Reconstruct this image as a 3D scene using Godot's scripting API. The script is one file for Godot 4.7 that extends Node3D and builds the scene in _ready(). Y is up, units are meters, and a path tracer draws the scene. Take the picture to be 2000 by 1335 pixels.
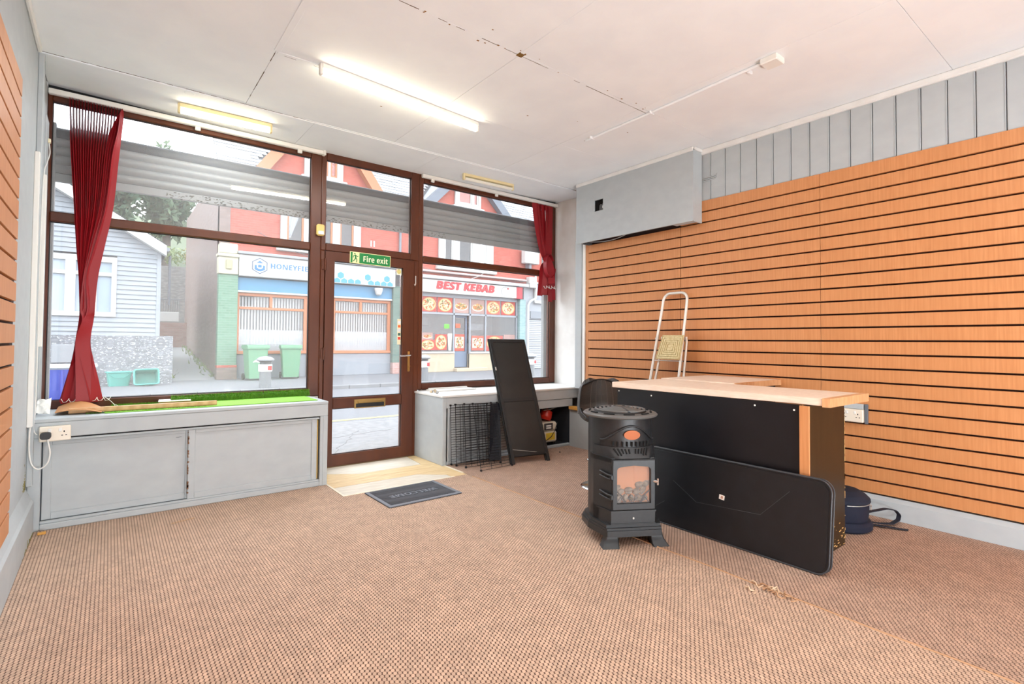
extends Node3D
# A small empty shop seen from its back towards the street. Metres, y up. The camera stands at x = 0, z = 0; the shop front is at z = -5.1.

const FRONT := -5.10          # inner face of the window frames
const TOP := 3.085            # ceiling
const SLAT := 4.425           # face of the slat panelling on the right
const LEFT := -0.40           # left wall
const FACADE := -18.3         # shops across the street

var rng := RandomNumberGenerator.new()
var mats := {}
var counts := {}

const SKY_POWER := 6.0
const EXPOSURE := 1.0
const TUBE_GLOW := 22.0
const TUBE_POWER := 2.4
const FILL_POWER := 6.8  # strength of the added bowl lamps that fill the ceiling
var LAMP_COLOR := Color(0.92, 0.96, 0.99)
var tone := 1.0               # outdoor colours are darkened by this to offset the strong sky


# ---------------------------------------------------------------- geometry
class Geo:
	var v := PackedVector3Array()
	var n := PackedVector3Array()
	var uv := PackedVector2Array()
	var off := Vector3.ZERO
	var xf := Transform3D()

	func _init(offset := Vector3.ZERO) -> void:
		off = offset

	func put(p: Vector3, m: Vector3, t := Vector2.ZERO) -> void:
		v.append(xf * p + off)
		n.append((xf.basis * m).normalized())
		uv.append(t)

	# corners counter-clockwise as seen from outside
	func tri3(a: Vector3, b: Vector3, c: Vector3, na: Vector3, nb: Vector3, nc: Vector3) -> void:
		put(a, na); put(c, nc); put(b, nb)

	func tri(a: Vector3, b: Vector3, c: Vector3) -> void:
		var m := (b - a).cross(c - a)
		if m.length_squared() < 1e-18:
			return
		m = m.normalized()
		tri3(a, b, c, m, m, m)

	func quad(a: Vector3, b: Vector3, c: Vector3, d: Vector3) -> void:
		tri(a, b, c)
		tri(a, c, d)

	func quad4(a: Vector3, b: Vector3, c: Vector3, d: Vector3, na: Vector3, nb: Vector3, nc: Vector3, nd: Vector3) -> void:
		tri3(a, b, c, na, nb, nc)
		tri3(a, c, d, na, nc, nd)

	func quad_uv(a: Vector3, b: Vector3, c: Vector3, d: Vector3) -> void: # a is bottom left
		var m := (b - a).cross(c - a).normalized()
		put(a, m, Vector2(0, 1)); put(c, m, Vector2(1, 0)); put(b, m, Vector2(1, 1))
		put(a, m, Vector2(0, 1)); put(d, m, Vector2(0, 0)); put(c, m, Vector2(1, 0))

	# box between two corners with chamfered edges
	func box(a: Vector3, b: Vector3, c := 0.0) -> Geo:
		var lo := Vector3(minf(a.x, b.x), minf(a.y, b.y), minf(a.z, b.z))
		var hi := Vector3(maxf(a.x, b.x), maxf(a.y, b.y), maxf(a.z, b.z))
		var mid := (lo + hi) / 2.0
		var h := (hi - lo) / 2.0
		c = minf(c, minf(h.x, minf(h.y, h.z)) * 0.9)
		for ax in 3:
			var u := (ax + 1) % 3
			var w := (ax + 2) % 3
			for s in [-1.0, 1.0]:
				var p: Array[Vector3] = []
				for k in [[-1, -1], [1, -1], [1, 1], [-1, 1]]:
					var q := Vector3.ZERO
					q[ax] = s * h[ax]
					q[u] = k[0] * (h[u] - c)
					q[w] = k[1] * (h[w] - c)
					p.append(mid + q)
				if s > 0:
					quad(p[0], p[1], p[2], p[3])
				else:
					quad(p[3], p[2], p[1], p[0])
		if c > 0.0:
			for ax in 3:
				var u := (ax + 1) % 3
				var w := (ax + 2) % 3
				for su in [-1.0, 1.0]:
					for sw in [-1.0, 1.0]:
						var p: Array[Vector3] = []
						for k in [[0, -1], [0, 1], [1, 1], [1, -1]]:
							var q := Vector3.ZERO
							q[ax] = k[1] * (h[ax] - c)
							q[u] = su * (h[u] - (0.0 if k[0] == 0 else c))
							q[w] = sw * (h[w] - (c if k[0] == 0 else 0.0))
							p.append(mid + q)
						if su * sw < 0:
							quad(p[0], p[1], p[2], p[3])
						else:
							quad(p[3], p[2], p[1], p[0])
			for sx in [-1.0, 1.0]:
				for sy in [-1.0, 1.0]:
					for sz in [-1.0, 1.0]:
						var px := mid + Vector3(sx * h.x, sy * (h.y - c), sz * (h.z - c))
						var py := mid + Vector3(sx * (h.x - c), sy * h.y, sz * (h.z - c))
						var pz := mid + Vector3(sx * (h.x - c), sy * (h.y - c), sz * h.z)
						if sx * sy * sz > 0:
							tri(px, py, pz)
						else:
							tri(pz, py, px)
		return self

	# round bar along a path
	func tube(path: Array, r: float, sides := 8, caps := true, closed := false) -> Geo:
		var rings: Array = []
		var nn := path.size()
		var up := Vector3.UP
		var t0: Vector3 = (path[1] - path[0]).normalized()
		if absf(t0.dot(up)) > 0.9:
			up = Vector3.RIGHT
		for i in nn:
			var t: Vector3
			if closed:
				t = (path[(i + 1) % nn] - path[(i + nn - 1) % nn]).normalized()
			else:
				t = (path[mini(i + 1, nn - 1)] - path[maxi(i - 1, 0)]).normalized()
			var sx := t.cross(up).normalized()
			up = sx.cross(t).normalized()
			var ring: Array = []
			for k in sides:
				var a := TAU * k / sides
				ring.append([path[i] + (sx * cos(a) + up * sin(a)) * r, sx * cos(a) + up * sin(a)])
			rings.append(ring)
		for i in (nn if closed else nn - 1):
			for k in sides:
				var k2 := (k + 1) % sides
				var A = rings[i][k]
				var B = rings[i][k2]
				var C = rings[(i + 1) % nn][k2]
				var D = rings[(i + 1) % nn][k]
				quad4(B[0], A[0], D[0], C[0], B[1], A[1], D[1], C[1])
		if caps and not closed:
			for k in range(1, sides - 1):
				tri(rings[0][0][0], rings[0][k][0], rings[0][k + 1][0])
				tri(rings[nn - 1][0][0], rings[nn - 1][k + 1][0], rings[nn - 1][k][0])
		return self

	func bar(a: Vector3, b: Vector3, r: float, sides := 8) -> Geo:
		return tube([a, b], r, sides)

	# turned shape about the y axis: points are (radius, height), from bottom to top
	func lathe(p: Array, at: Vector3, sides := 24, smooth := true, sx := 1.0, sz := 1.0) -> Geo:
		for i in p.size() - 1:
			var a: Vector2 = p[i]
			var b: Vector2 = p[i + 1]
			var d := (b - a)
			if d.length() < 1e-6:
				continue
			var m := Vector2(d.y, -d.x).normalized()
			for k in sides:
				var t0 := TAU * k / sides
				var t1 := TAU * (k + 1) / sides
				var c0 := Vector3(cos(t0) * sx, 0, sin(t0) * sz)
				var c1 := Vector3(cos(t1) * sx, 0, sin(t1) * sz)
				var q0 := at + c0 * a.x + Vector3.UP * a.y
				var q1 := at + c1 * a.x + Vector3.UP * a.y
				var q2 := at + c1 * b.x + Vector3.UP * b.y
				var q3 := at + c0 * b.x + Vector3.UP * b.y
				var n0 := Vector3(cos(t0) / sx, 0, sin(t0) / sz).normalized() * m.x + Vector3.UP * m.y
				var n1 := Vector3(cos(t1) / sx, 0, sin(t1) / sz).normalized() * m.x + Vector3.UP * m.y
				if not smooth:
					n0 = (n0 + n1).normalized()
					n1 = n0
				if a.x > 1e-6:
					tri3(q1, q0, q3, n1, n0, n0)
				if b.x > 1e-6:
					tri3(q1, q3, q2, n1, n0, n1)
		return self

	# flat outline (counter-clockwise in x, y) given depth along z
	func prism(poly: PackedVector2Array, z0: float, z1: float) -> Geo:
		if Geometry2D.is_polygon_clockwise(poly):
			poly = poly.duplicate()
			poly.reverse()
		var idx := Geometry2D.triangulate_polygon(poly)
		for i in range(0, idx.size(), 3):
			var a := poly[idx[i]]
			var b := poly[idx[i + 1]]
			var c := poly[idx[i + 2]]
			if (b - a).cross(c - a) < 0:
				var s := b
				b = c
				c = s
			tri(Vector3(a.x, a.y, z1), Vector3(b.x, b.y, z1), Vector3(c.x, c.y, z1))
			tri(Vector3(a.x, a.y, z0), Vector3(c.x, c.y, z0), Vector3(b.x, b.y, z0))
		for i in poly.size():
			var a := poly[i]
			var b := poly[(i + 1) % poly.size()]
			quad(Vector3(a.x, a.y, z0), Vector3(b.x, b.y, z0), Vector3(b.x, b.y, z1), Vector3(a.x, a.y, z1))
		return self

	# a sheet through rows of points, with thickness
	func sheet(rows: Array, thick := 0.0) -> Geo:
		var R := rows.size()
		var C: int = rows[0].size()
		var nor: Array = []
		for i in R:
			var line: Array = []
			for j in C:
				var du: Vector3 = rows[i][mini(j + 1, C - 1)] - rows[i][maxi(j - 1, 0)]
				var dv: Vector3 = rows[mini(i + 1, R - 1)][j] - rows[maxi(i - 1, 0)][j]
				line.append(du.cross(dv).normalized())
			nor.append(line)
		for i in R - 1:
			for j in C - 1:
				var q := [[i, j], [i, j + 1], [i + 1, j + 1], [i + 1, j]]
				var p: Array[Vector3] = []
				var m: Array[Vector3] = []
				for k in q:
					p.append(rows[k[0]][k[1]])
					m.append(nor[k[0]][k[1]])
				quad4(p[0], p[1], p[2], p[3], m[0], m[1], m[2], m[3])
				if thick > 0.0:
					quad4(p[3] - m[3] * thick, p[2] - m[2] * thick, p[1] - m[1] * thick, p[0] - m[0] * thick, -m[3], -m[2], -m[1], -m[0])
		if thick > 0.0:
			for j in C - 1:
				quad(rows[0][j] - nor[0][j] * thick, rows[0][j + 1] - nor[0][j + 1] * thick, rows[0][j + 1], rows[0][j])
				quad(rows[R - 1][j], rows[R - 1][j + 1], rows[R - 1][j + 1] - nor[R - 1][j + 1] * thick, rows[R - 1][j] - nor[R - 1][j] * thick)
			for i in R - 1:
				quad(rows[i][0], rows[i + 1][0], rows[i + 1][0] - nor[i + 1][0] * thick, rows[i][0] - nor[i][0] * thick)
				quad(rows[i][C - 1] - nor[i][C - 1] * thick, rows[i + 1][C - 1] - nor[i + 1][C - 1] * thick, rows[i + 1][C - 1], rows[i][C - 1])
		return self

	func mesh() -> ArrayMesh:
		var a := []
		a.resize(Mesh.ARRAY_MAX)
		a[Mesh.ARRAY_VERTEX] = v
		a[Mesh.ARRAY_NORMAL] = n
		a[Mesh.ARRAY_TEX_UV] = uv
		var m := ArrayMesh.new()
		m.add_surface_from_arrays(Mesh.PRIMITIVE_TRIANGLES, a)
		return m


func rounded(w: float, h: float, r: float, k := 5) -> PackedVector2Array:
	var p := PackedVector2Array()
	var cs := [Vector2(w / 2 - r, -h / 2 + r), Vector2(w / 2 - r, h / 2 - r), Vector2(-w / 2 + r, h / 2 - r), Vector2(-w / 2 + r, -h / 2 + r)]
	for i in 4:
		for j in k + 1:
			var a := -PI / 2 + i * PI / 2 + PI / 2 * j / k
			p.append(cs[i] + Vector2(cos(a), sin(a)) * r)
	return p


func circle2(r: float, k := 20, c := Vector2.ZERO, sx := 1.0) -> PackedVector2Array:
	var p := PackedVector2Array()
	for i in k:
		p.append(c + Vector2(cos(TAU * i / k) * r * sx, sin(TAU * i / k) * r))
	return p


# ---------------------------------------------------------------- objects
func numbered(called: String) -> String:
	counts[called] = counts.get(called, -1) + 1
	return called if counts[called] == 0 else "%s_%03d" % [called, counts[called]]


func tag(o: Node3D, label: String, category: String, group := "", kind := "") -> Node3D:
	o.set_meta("label", label)
	o.set_meta("category", category)
	if group:
		o.set_meta("group", group)
	if kind:
		o.set_meta("kind", kind)
	return o


func thing(called: String, label: String, category: String, at := Vector3.ZERO, turn := 0.0, group := "") -> Node3D:
	var o := Node3D.new()
	o.name = numbered(called)
	add_child(o)
	o.position = at
	o.rotation.y = turn
	tag(o, label, category, group)
	return o


# geometry given in the room's own coordinates becomes a part of thing t (which is not turned)
func w(t: Node3D) -> Geo:
	return Geo.new(-t.position)


func part(parent: Node3D, called: String, shape, m: Material, label := "") -> MeshInstance3D:
	var o := MeshInstance3D.new()
	o.name = called
	o.mesh = shape.mesh() if shape is Geo else shape
	o.material_override = m
	parent.add_child(o, true)
	if label:
		o.set_meta("label", label)
	return o


func solo(called: String, label: String, category: String, shape, m: Material, at := Vector3.ZERO, group := "") -> MeshInstance3D:
	var o := MeshInstance3D.new()
	o.name = numbered(called)
	o.mesh = shape.mesh() if shape is Geo else shape
	o.material_override = m
	add_child(o)
	o.position = at
	tag(o, label, category, group)
	return o


func struct(called: String, shape, m: Material) -> MeshInstance3D:
	var o := MeshInstance3D.new()
	o.name = called
	o.mesh = shape.mesh() if shape is Geo else shape
	o.material_override = m
	add_child(o, true)
	o.set_meta("kind", "structure")
	return o


func holder(called: String, at := Vector3.ZERO) -> Node3D:
	var o := Node3D.new()
	o.name = called
	add_child(o, true)
	o.position = at
	o.set_meta("kind", "structure")
	return o


func copy(o: Node3D, at: Vector3, turn: float, label: String) -> Node3D:
	var c: Node3D = o.duplicate()
	var base := String(o.name).rstrip("0123456789").rstrip("_")
	c.name = numbered(base)
	add_child(c)
	c.position = at
	c.rotation.y = turn
	c.set_meta("label", label)
	return c


# ---------------------------------------------------------------- materials
func mat(called: String, c := Color.WHITE, rough := 0.6, metal := 0.0) -> StandardMaterial3D:
	if mats.has(called):
		return mats[called]
	var m := StandardMaterial3D.new()
	m.resource_name = called
	m.albedo_color = Color(c.r * tone, c.g * tone, c.b * tone, c.a)
	m.roughness = rough
	m.metallic = metal
	mats[called] = m
	return m


func C(r: int, g: int, b: int, a := 255) -> Color:
	return Color(r / 255.0, g / 255.0, b / 255.0, a / 255.0)


func noise_tex(size: Vector2i, freq: float, lo: Color, hi: Color, stretch := Vector2.ONE, seed_ := 1, oct := 4, bump := 0.0) -> Texture2D:
	var f := FastNoiseLite.new()
	f.seed = seed_
	f.frequency = freq
	f.fractal_octaves = oct
	f.noise_type = FastNoiseLite.TYPE_SIMPLEX
	var im := Image.create(size.x, size.y, false, Image.FORMAT_RGB8)
	var data := PackedByteArray()
	data.resize(size.x * size.y * 3)
	var i := 0
	for y in size.y:
		for x in size.x:
			# tiles: sampled on a torus in 3D by blending the opposite edges
			var fx := float(x) / size.x
			var fy := float(y) / size.y
			var a := f.get_noise_2d(x * stretch.x, y * stretch.y)
			var b := f.get_noise_2d((x - size.x) * stretch.x, y * stretch.y)
			var c := f.get_noise_2d(x * stretch.x, (y - size.y) * stretch.y)
			var d := f.get_noise_2d((x - size.x) * stretch.x, (y - size.y) * stretch.y)
			var t := lerpf(lerpf(a, b, fx), lerpf(c, d, fx), fy)
			t = clampf(0.5 + t * 0.9, 0, 1)
			var col := lo.lerp(hi, t)
			data[i] = int(col.r * 255); data[i + 1] = int(col.g * 255); data[i + 2] = int(col.b * 255)
			i += 3
	im.set_data(size.x, size.y, false, Image.FORMAT_RGB8, data)
	if bump > 0.0:
		im.convert(Image.FORMAT_RGBA8)
		im.bump_map_to_normal_map(bump)
	return ImageTexture.create_from_image(im)


func tri_map(m: StandardMaterial3D, scale: float, world := true) -> StandardMaterial3D:
	m.uv1_triplanar = true
	m.uv1_world_triplanar = world
	m.uv1_scale = Vector3.ONE * scale
	return m


func glow(called: String, c: Color, e: float) -> StandardMaterial3D:
	var m := mat(called, C(240, 238, 230), 0.5)
	m.emission_enabled = true
	m.emission = c
	m.emission_energy_multiplier = e
	return m


func glass(called: String, alpha: float, tint := Color.WHITE) -> StandardMaterial3D:
	var m := mat(called, Color(tint.r, tint.g, tint.b, alpha), 0.02)
	m.transparency = BaseMaterial3D.TRANSPARENCY_ALPHA
	m.metallic_specular = 0.4
	return m


func smooth_path(p: Array, k := 6) -> Array:
	var out: Array = []
	for i in p.size() - 1:
		for s in k:
			out.append((p[i] as Vector3).cubic_interpolate(p[i + 1], p[maxi(i - 1, 0)], p[mini(i + 2, p.size() - 1)], float(s) / k))
	out.append(p[-1])
	return out


# ---------------------------------------------------------------- the scene
func _ready() -> void:
	rng.seed = 7
	# camera
	var cam := Camera3D.new()
	cam.name = "camera"
	add_child(cam)
	cam.transform = Transform3D(Basis(Vector3.UP, -0.660434) * Basis(Vector3.RIGHT, 0.024004) * Basis(Vector3.BACK, 0.0080112), Vector3(0, 1.24, 0))
	cam.projection = Camera3D.PROJECTION_FRUSTUM
	cam.near = 0.05
	cam.far = 400.0
	cam.size = 0.05 * 1335.0 / 1010.268
	cam.frustum_offset = Vector2(0, -0.05 * 24.74 / 1010.268)
	cam.current = true
	# sky: bright even overcast
	var we := WorldEnvironment.new()
	we.name = "surroundings"
	var env := Environment.new()
	var sm := ProceduralSkyMaterial.new()
	sm.sky_top_color = C(238, 246, 255)
	sm.sky_horizon_color = C(252, 253, 255)
	sm.ground_horizon_color = C(200, 200, 200)
	sm.ground_bottom_color = C(150, 150, 150)
	sm.sun_angle_max = 0.0
	var sky := Sky.new()
	sky.sky_material = sm
	env.background_mode = Environment.BG_SKY
	env.sky = sky
	env.background_energy_multiplier = SKY_POWER
	env.tonemap_mode = Environment.TONE_MAPPER_LINEAR
	env.tonemap_exposure = EXPOSURE
	env.sdfgi_enabled = true
	env.ssao_enabled = true
	env.ssil_enabled = true
	we.environment = env
	add_child(we)

	make_materials()
	build_shell()
	build_front()
	build_slats()
	build_ceiling_things()
	tone = 0.75
	build_street()
	build_honeyfield()
	build_kebab()
	build_clad_house()
	build_far_edge()
	tone = 1.0
	build_plinths()
	build_blinds()
	build_counter()
	build_heater()
	build_folding_table()
	build_ladder()
	build_stool()
	build_board_and_cage()
	build_small_things()


func make_materials() -> void:
	# carpet: loops in rows along z, one metre of it
	var S := 1024
	var N := 64
	var fn := FastNoiseLite.new()
	fn.seed = 3
	fn.frequency = 0.004
	fn.fractal_octaves = 4
	var r := RandomNumberGenerator.new()
	r.seed = 11
	var jit := PackedFloat32Array()
	for i in N * 64:
		jit.append(r.randf())
	var img := PackedByteArray()
	img.resize(S * S * 3)
	var hgt := PackedByteArray()
	hgt.resize(S * S)
	var cw := S / N           # 16 px
	var rows := 48
	var rh := float(S) / rows
	for y in S:
		var wy := y
		for x in S:
			var c := x / cw
			var fx := (x % cw + 0.5) / cw - 0.5
			var yy := y / rh + (0.5 if c % 2 == 1 else 0.0) + 0.18 * (jit[c * 5 % 3000] - 0.5)
			var k := int(floorf(yy)) % rows
			var fy: float = yy - floorf(yy) - 0.5
			var j := jit[(c * 64 + k) % (N * 64)]
			# slanting loop
			var d := pow(absf(fx + fy * 0.30) * 1.85, 2.0) + pow(absf(fy) * 1.72, 2.4)
			var loop := clampf(1.62 - d * 1.25, 0.0, 1.0)
			var fine := 0.88 + 0.24 * r.randf()
			var h := loop * fine
			var big := 0.5 + 0.5 * fn.get_noise_2d(absf(wy - S / 2.0) * 1.0, absf(x - S / 2.0))
			var tone := 0.90 + 0.09 * (j - 0.5) + 0.12 * (big - 0.5)
			var t := clampf(h, 0, 1)
			var i := (y * S + x) * 3
			img[i] = int(clampf(lerpf(78, 231, t) * tone, 0, 255))
			img[i + 1] = int(clampf(lerpf(51, 197, t) * tone, 0, 255))
			img[i + 2] = int(clampf(lerpf(39, 171, t) * tone, 0, 255))
			hgt[y * S + x] = int(255 * t)
	var carpet := mat("carpet", Color.WHITE, 0.95)
	carpet.albedo_texture = ImageTexture.create_from_image(Image.create_from_data(S, S, false, Image.FORMAT_RGB8, img))
	var hi := Image.create_from_data(S, S, false, Image.FORMAT_L8, hgt)
	hi.convert(Image.FORMAT_RGBA8)
	hi.bump_map_to_normal_map(3.0)
	carpet.normal_enabled = true
	carpet.normal_texture = ImageTexture.create_from_image(hi)
	carpet.normal_scale = 0.9
	tri_map(carpet, 1.0)
	var carpet2 := carpet.duplicate() as StandardMaterial3D
	carpet2.resource_name = "greyer carpet"
	carpet2.albedo_color = C(240, 236, 238)
	carpet2.uv1_offset = Vector3(0.37, 0.1, 0.21)
	mats["carpet2"] = carpet2

	# orange beech panelling with upright grain
	var beech := mat("beech", Color.WHITE, 0.5)
	beech.albedo_texture = noise_tex(Vector2i(512, 512), 0.02, C(195, 129, 78), C(207, 143, 92), Vector2(3.0, 0.12), 5, 4)
	tri_map(beech, 1.6)
	var beech2 := mat("pale beech", Color.WHITE, 0.45)
	beech2.albedo_texture = noise_tex(Vector2i(512, 512), 0.02, C(236, 212, 190), C(245, 226, 208), Vector2(0.5, 3.0), 9, 4)
	tri_map(beech2, 1.4)
	mat("groove", C(46, 22, 12), 0.8)
	var grey := mat("grey paint", Color.WHITE, 0.55)
	grey.albedo_texture = noise_tex(Vector2i(512, 512), 0.012, C(178, 184, 187), C(184, 190, 192), Vector2(1.0, 1.6), 21, 3)
	tri_map(grey, 0.8)
	mat("grey dark joint", C(98, 104, 112), 0.8)
	var white := mat("white wall paint", Color.WHITE, 0.7)
	white.albedo_texture = noise_tex(Vector2i(256, 256), 0.02, C(226, 224, 220), C(236, 235, 232), Vector2.ONE, 4, 3)
	tri_map(white, 0.7)
	var ceil := mat("ceiling paint", Color.WHITE, 0.8)
	ceil.albedo_texture = noise_tex(Vector2i(512, 512), 0.008, C(238, 241, 244), C(244, 247, 249), Vector2.ONE, 8, 4)
	tri_map(ceil, 0.45)
	mat("white plastic", C(236, 234, 228), 0.4)
	mat("cream plastic", C(238, 226, 190), 0.4)
	mat("yellowed metal", C(232, 216, 168), 0.45)
	mat("socket ivory", C(238, 226, 208), 0.35)
	var brown := mat("brown frame", Color.WHITE, 0.35)
	brown.albedo_texture = noise_tex(Vector2i(256, 512), 0.02, C(80, 37, 16), C(93, 45, 21), Vector2(1.0, 0.1), 31, 3)
	tri_map(brown, 1.2)
	mat("rubber seal", C(34, 30, 28), 0.7)
	mat("black plastic", C(24, 24, 26), 0.45)
	mat("dark hole", C(14, 14, 15), 0.9)
	mat("brass", C(214, 176, 110), 0.28, 1.0)
	mat("chrome", C(220, 220, 222), 0.12, 1.0)
	mat("alu", C(214, 210, 204), 0.38, 0.75)
	glass("window glass", 0.065, C(250, 252, 255))  # trace of white in the pane hazes the overexposed view out
	var cast := mat("cast black", Color.WHITE, 0.42)
	cast.albedo_texture = noise_tex(Vector2i(256, 256), 0.05, C(32, 33, 35), C(40, 41, 43), Vector2.ONE, 13, 3)
	tri_map(cast, 2.0)


# ---------------------------------------------------------------- room
func build_shell() -> void:
	var g := Geo.new()
	# floor slab below, carpet in two widths, joined along a seam
	var fl := holder("floor")
	part(fl, "joint_backing", Geo.new().box(Vector3(1.49, -0.0135, -5.2), Vector3(2.665, -0.0115, -4.08)), mat("joint_backing", C(96, 74, 52), 0.9))  # dark sheet put under the lobby boards so their joints show dark
	part(fl, "slab", Geo.new().box(Vector3(-0.55, -0.30, -5.3), Vector3(4.9, -0.0125, 3.6)), mat("concrete", C(150, 148, 144), 0.9))
	# carpet goes round the boarded lobby at the door
	g = Geo.new()
	g.box(Vector3(LEFT, -0.012, -4.52), Vector3(1.495, 0.0, -4.09))
	g.box(Vector3(LEFT, -0.012, -4.09), Vector3(2.66, 0.0, 3.4))
	part(fl, "carpet", g, mats.carpet)
	g = Geo.new()
	g.box(Vector3(2.66, -0.012, -4.52), Vector3(4.47, 0.0005, 3.4))
	part(fl, "carpet", g, mats.carpet2)
	var sm := Geo.new()
	var pts: Array = []
	for i in 50:
		pts.append(Vector3(2.66 + 0.004 * sin(i * 1.7), 0.0, -4.0 + i * 0.15))
	sm.tube(pts, 0.005, 6)
	part(fl, "carpet_seam", sm, mat("carpet edge", C(190, 148, 112), 0.95))
	# boards of the lobby
	var sheet := mat("lobby board", Color.WHITE, 0.5)
	sheet.albedo_texture = noise_tex(Vector2i(512, 512), 0.02, C(222, 190, 138), C(240, 216, 170), Vector2(0.25, 2.4), 17, 4)
	tri_map(sheet, 1.1)
	var sheet2 := mat("worn lobby board", Color.WHITE, 0.5)
	sheet2.albedo_texture = noise_tex(Vector2i(512, 512), 0.02, C(214, 204, 186), C(236, 228, 212), Vector2(0.3, 2.0), 18, 4)
	tri_map(sheet2, 1.1)
	var y0 := -0.012
	var polys := [
		[[Vector2(1.50, -5.2), Vector2(2.55, -5.2), Vector2(2.50, -4.70), Vector2(1.86, -4.70), Vector2(1.50, -4.93)], 1],
		[[Vector2(2.556, -5.2), Vector2(2.66, -5.2), Vector2(2.66, -4.52), Vector2(2.505, -4.70)], 0],
		[[Vector2(1.50, -4.925), Vector2(1.855, -4.697), Vector2(2.50, -4.697), Vector2(2.655, -4.53), Vector2(1.50, -4.53)], 0],
		[[Vector2(1.50, -4.526), Vector2(2.66, -4.526), Vector2(2.66, -4.37), Vector2(1.50, -4.37)], 0],
		[[Vector2(1.50, -4.366), Vector2(2.28, -4.366), Vector2(2.50, -4.19), Vector2(2.50, -4.10), Vector2(1.50, -4.10)], 1],
		[[Vector2(2.287, -4.366), Vector2(2.66, -4.366), Vector2(2.66, -4.10), Vector2(2.505, -4.10), Vector2(2.505, -4.19)], 0],
	]
	for p in polys:
		var q := PackedVector2Array()
		for a in p[0]:
			q.append(Vector2(a.x, -a.y))
		g = Geo.new()
		g.xf = Transform3D(Basis(Vector3.RIGHT, -PI / 2), Vector3(0, y0, 0))
		g.prism(q, 0.0, 0.011)
		part(fl, "plank", g, sheet if p[1] == 0 else sheet2)
	g = Geo.new()
	g.box(Vector3(1.487, 0.0, -4.52), Vector3(1.505, 0.004, -4.085), 0.001)
	g.box(Vector3(1.487, 0.0, -4.10), Vector3(2.52, 0.004, -4.082), 0.001)
	g.box(Vector3(2.645, 0.0, -4.52), Vector3(2.67, 0.004, -4.16), 0.001)
	part(fl, "edging_strip", g, mat("pale strip", C(244, 232, 208), 0.35))

	# walls
	var wl := holder("wall_left")
	part(wl, "plaster", Geo.new().box(Vector3(LEFT - 0.15, -0.012, -5.25), Vector3(LEFT, TOP, 3.5)), mats["grey paint"])
	var wr := holder("wall_right")
	part(wr, "backing", Geo.new().box(Vector3(4.455, -0.012, -4.40), Vector3(4.85, TOP, 3.5)), mat("groove"))
	part(wr, "return", Geo.new().box(Vector3(4.69, -0.3, -5.2), Vector3(4.85, TOP + 0.02, -4.40)), mats["white wall paint"])
	part(wr, "corner_post", Geo.new().box(Vector3(4.405, 0.69, -4.44), Vector3(4.50, 2.46, -4.335), 0.004), mats["grey paint"])
	part(wr, "edge_strip", Geo.new().box(Vector3(4.41, 0.69, -4.325), Vector3(4.44, 2.40, -4.285), 0.003), mats["white plastic"])
	struct("wall_back", Geo.new().box(Vector3(LEFT - 0.15, -0.012, 3.4), Vector3(4.85, TOP, 3.55)), mats["white wall paint"])
	# the shop front below and above its frames, and the rest of the house front
	var wf := holder("wall_front")
	var stone := mat("own render", C(205, 203, 198), 0.9)
	part(wf, "plinth", Geo.new().box(Vector3(-0.55, -0.3, -5.22), Vector3(1.60, 0.70, -5.11)), stone)
	part(wf, "plinth", Geo.new().box(Vector3(2.70, -0.3, -5.22), Vector3(4.85, 0.70, -5.11)), stone)
	part(wf, "upper_front", Geo.new().box(Vector3(-1.5, 3.09, -5.34), Vector3(6.2, 6.0, -5.11)), stone)
	part(wf, "pier", Geo.new().box(Vector3(-0.55, -0.3, -5.34), Vector3(LEFT - 0.005, 3.1, -5.09)), stone)
	part(wf, "pier", Geo.new().box(Vector3(4.70, -0.3, -5.34), Vector3(4.85, 3.1, -5.09)), stone)

	# ceiling: boards with joints
	var ce := holder("ceiling")
	var cm: Material = mats["ceiling paint"]
	part(ce, "slab", Geo.new().box(Vector3(-0.55, TOP + 0.055, -5.3), Vector3(4.9, TOP + 0.35, 3.6)), mat("concrete"))
	var xs := [LEFT, 0.80, 2.045, 3.27, 4.455]
	var zs := [3.4, 1.3, -0.9, -2.565, -3.52, -4.46]
	for i in 4:
		for k in 5:
			if i == 0 and k == 4:
				continue
			var z0: float = zs[k]
			var z1: float = zs[k + 1]
			if i == 0 and k == 3:
				z1 = -4.46
			if i == 0 and k == 2:
				z0 = zs[k]
			part(ce, "board", Geo.new().box(Vector3(xs[i] + 0.0012, TOP, z1 + 0.0012), Vector3(xs[i + 1] - 0.0012, TOP + 0.012, z0 - 0.0012), 0.0008), cm)
	for i in 4:
		# the strip next to the windows, lifting a little at both ends
		var xa: float = [LEFT, 1.33, 2.55, 3.6][i] + 0.001
		var xb: float = [1.33, 2.55, 3.6, 4.69][i] - 0.001
		var la := 0.042 if i == 0 else 0.004
		var lb := 0.036 if i == 3 else 0.004
		part(ce, "board", Geo.new().sheet([[Vector3(xa, TOP + 0.001, -4.464), Vector3(xb, TOP + 0.001, -4.464)], [Vector3(xa, TOP + la, -5.11), Vector3(xb, TOP + lb, -5.11)]], 0.010), cm)
	part(ce, "head_gap_shade", Geo.new().box(Vector3(LEFT, 3.088, -5.13), Vector3(4.69, 3.138, -5.108)), mats["dark hole"])  # dark strip painted in for the shade above the frame head
	# raised strips over some joints
	var strips := Geo.new()
	strips.box(Vector3(0.785, TOP - 0.005, -3.5), Vector3(0.825, TOP, 0.6), 0.002)
	strips.box(Vector3(0.81, TOP - 0.004, -3.535), Vector3(1.12, TOP, -3.505), 0.002)
	strips.box(Vector3(1.25, TOP - 0.004, -4.475), Vector3(3.9, TOP, -4.445), 0.002)
	strips.box(Vector3(2.03, TOP - 0.004, -2.55), Vector3(2.06, TOP, 0.4), 0.002)
	part(ce, "joint_strip", strips, cm)
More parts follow.
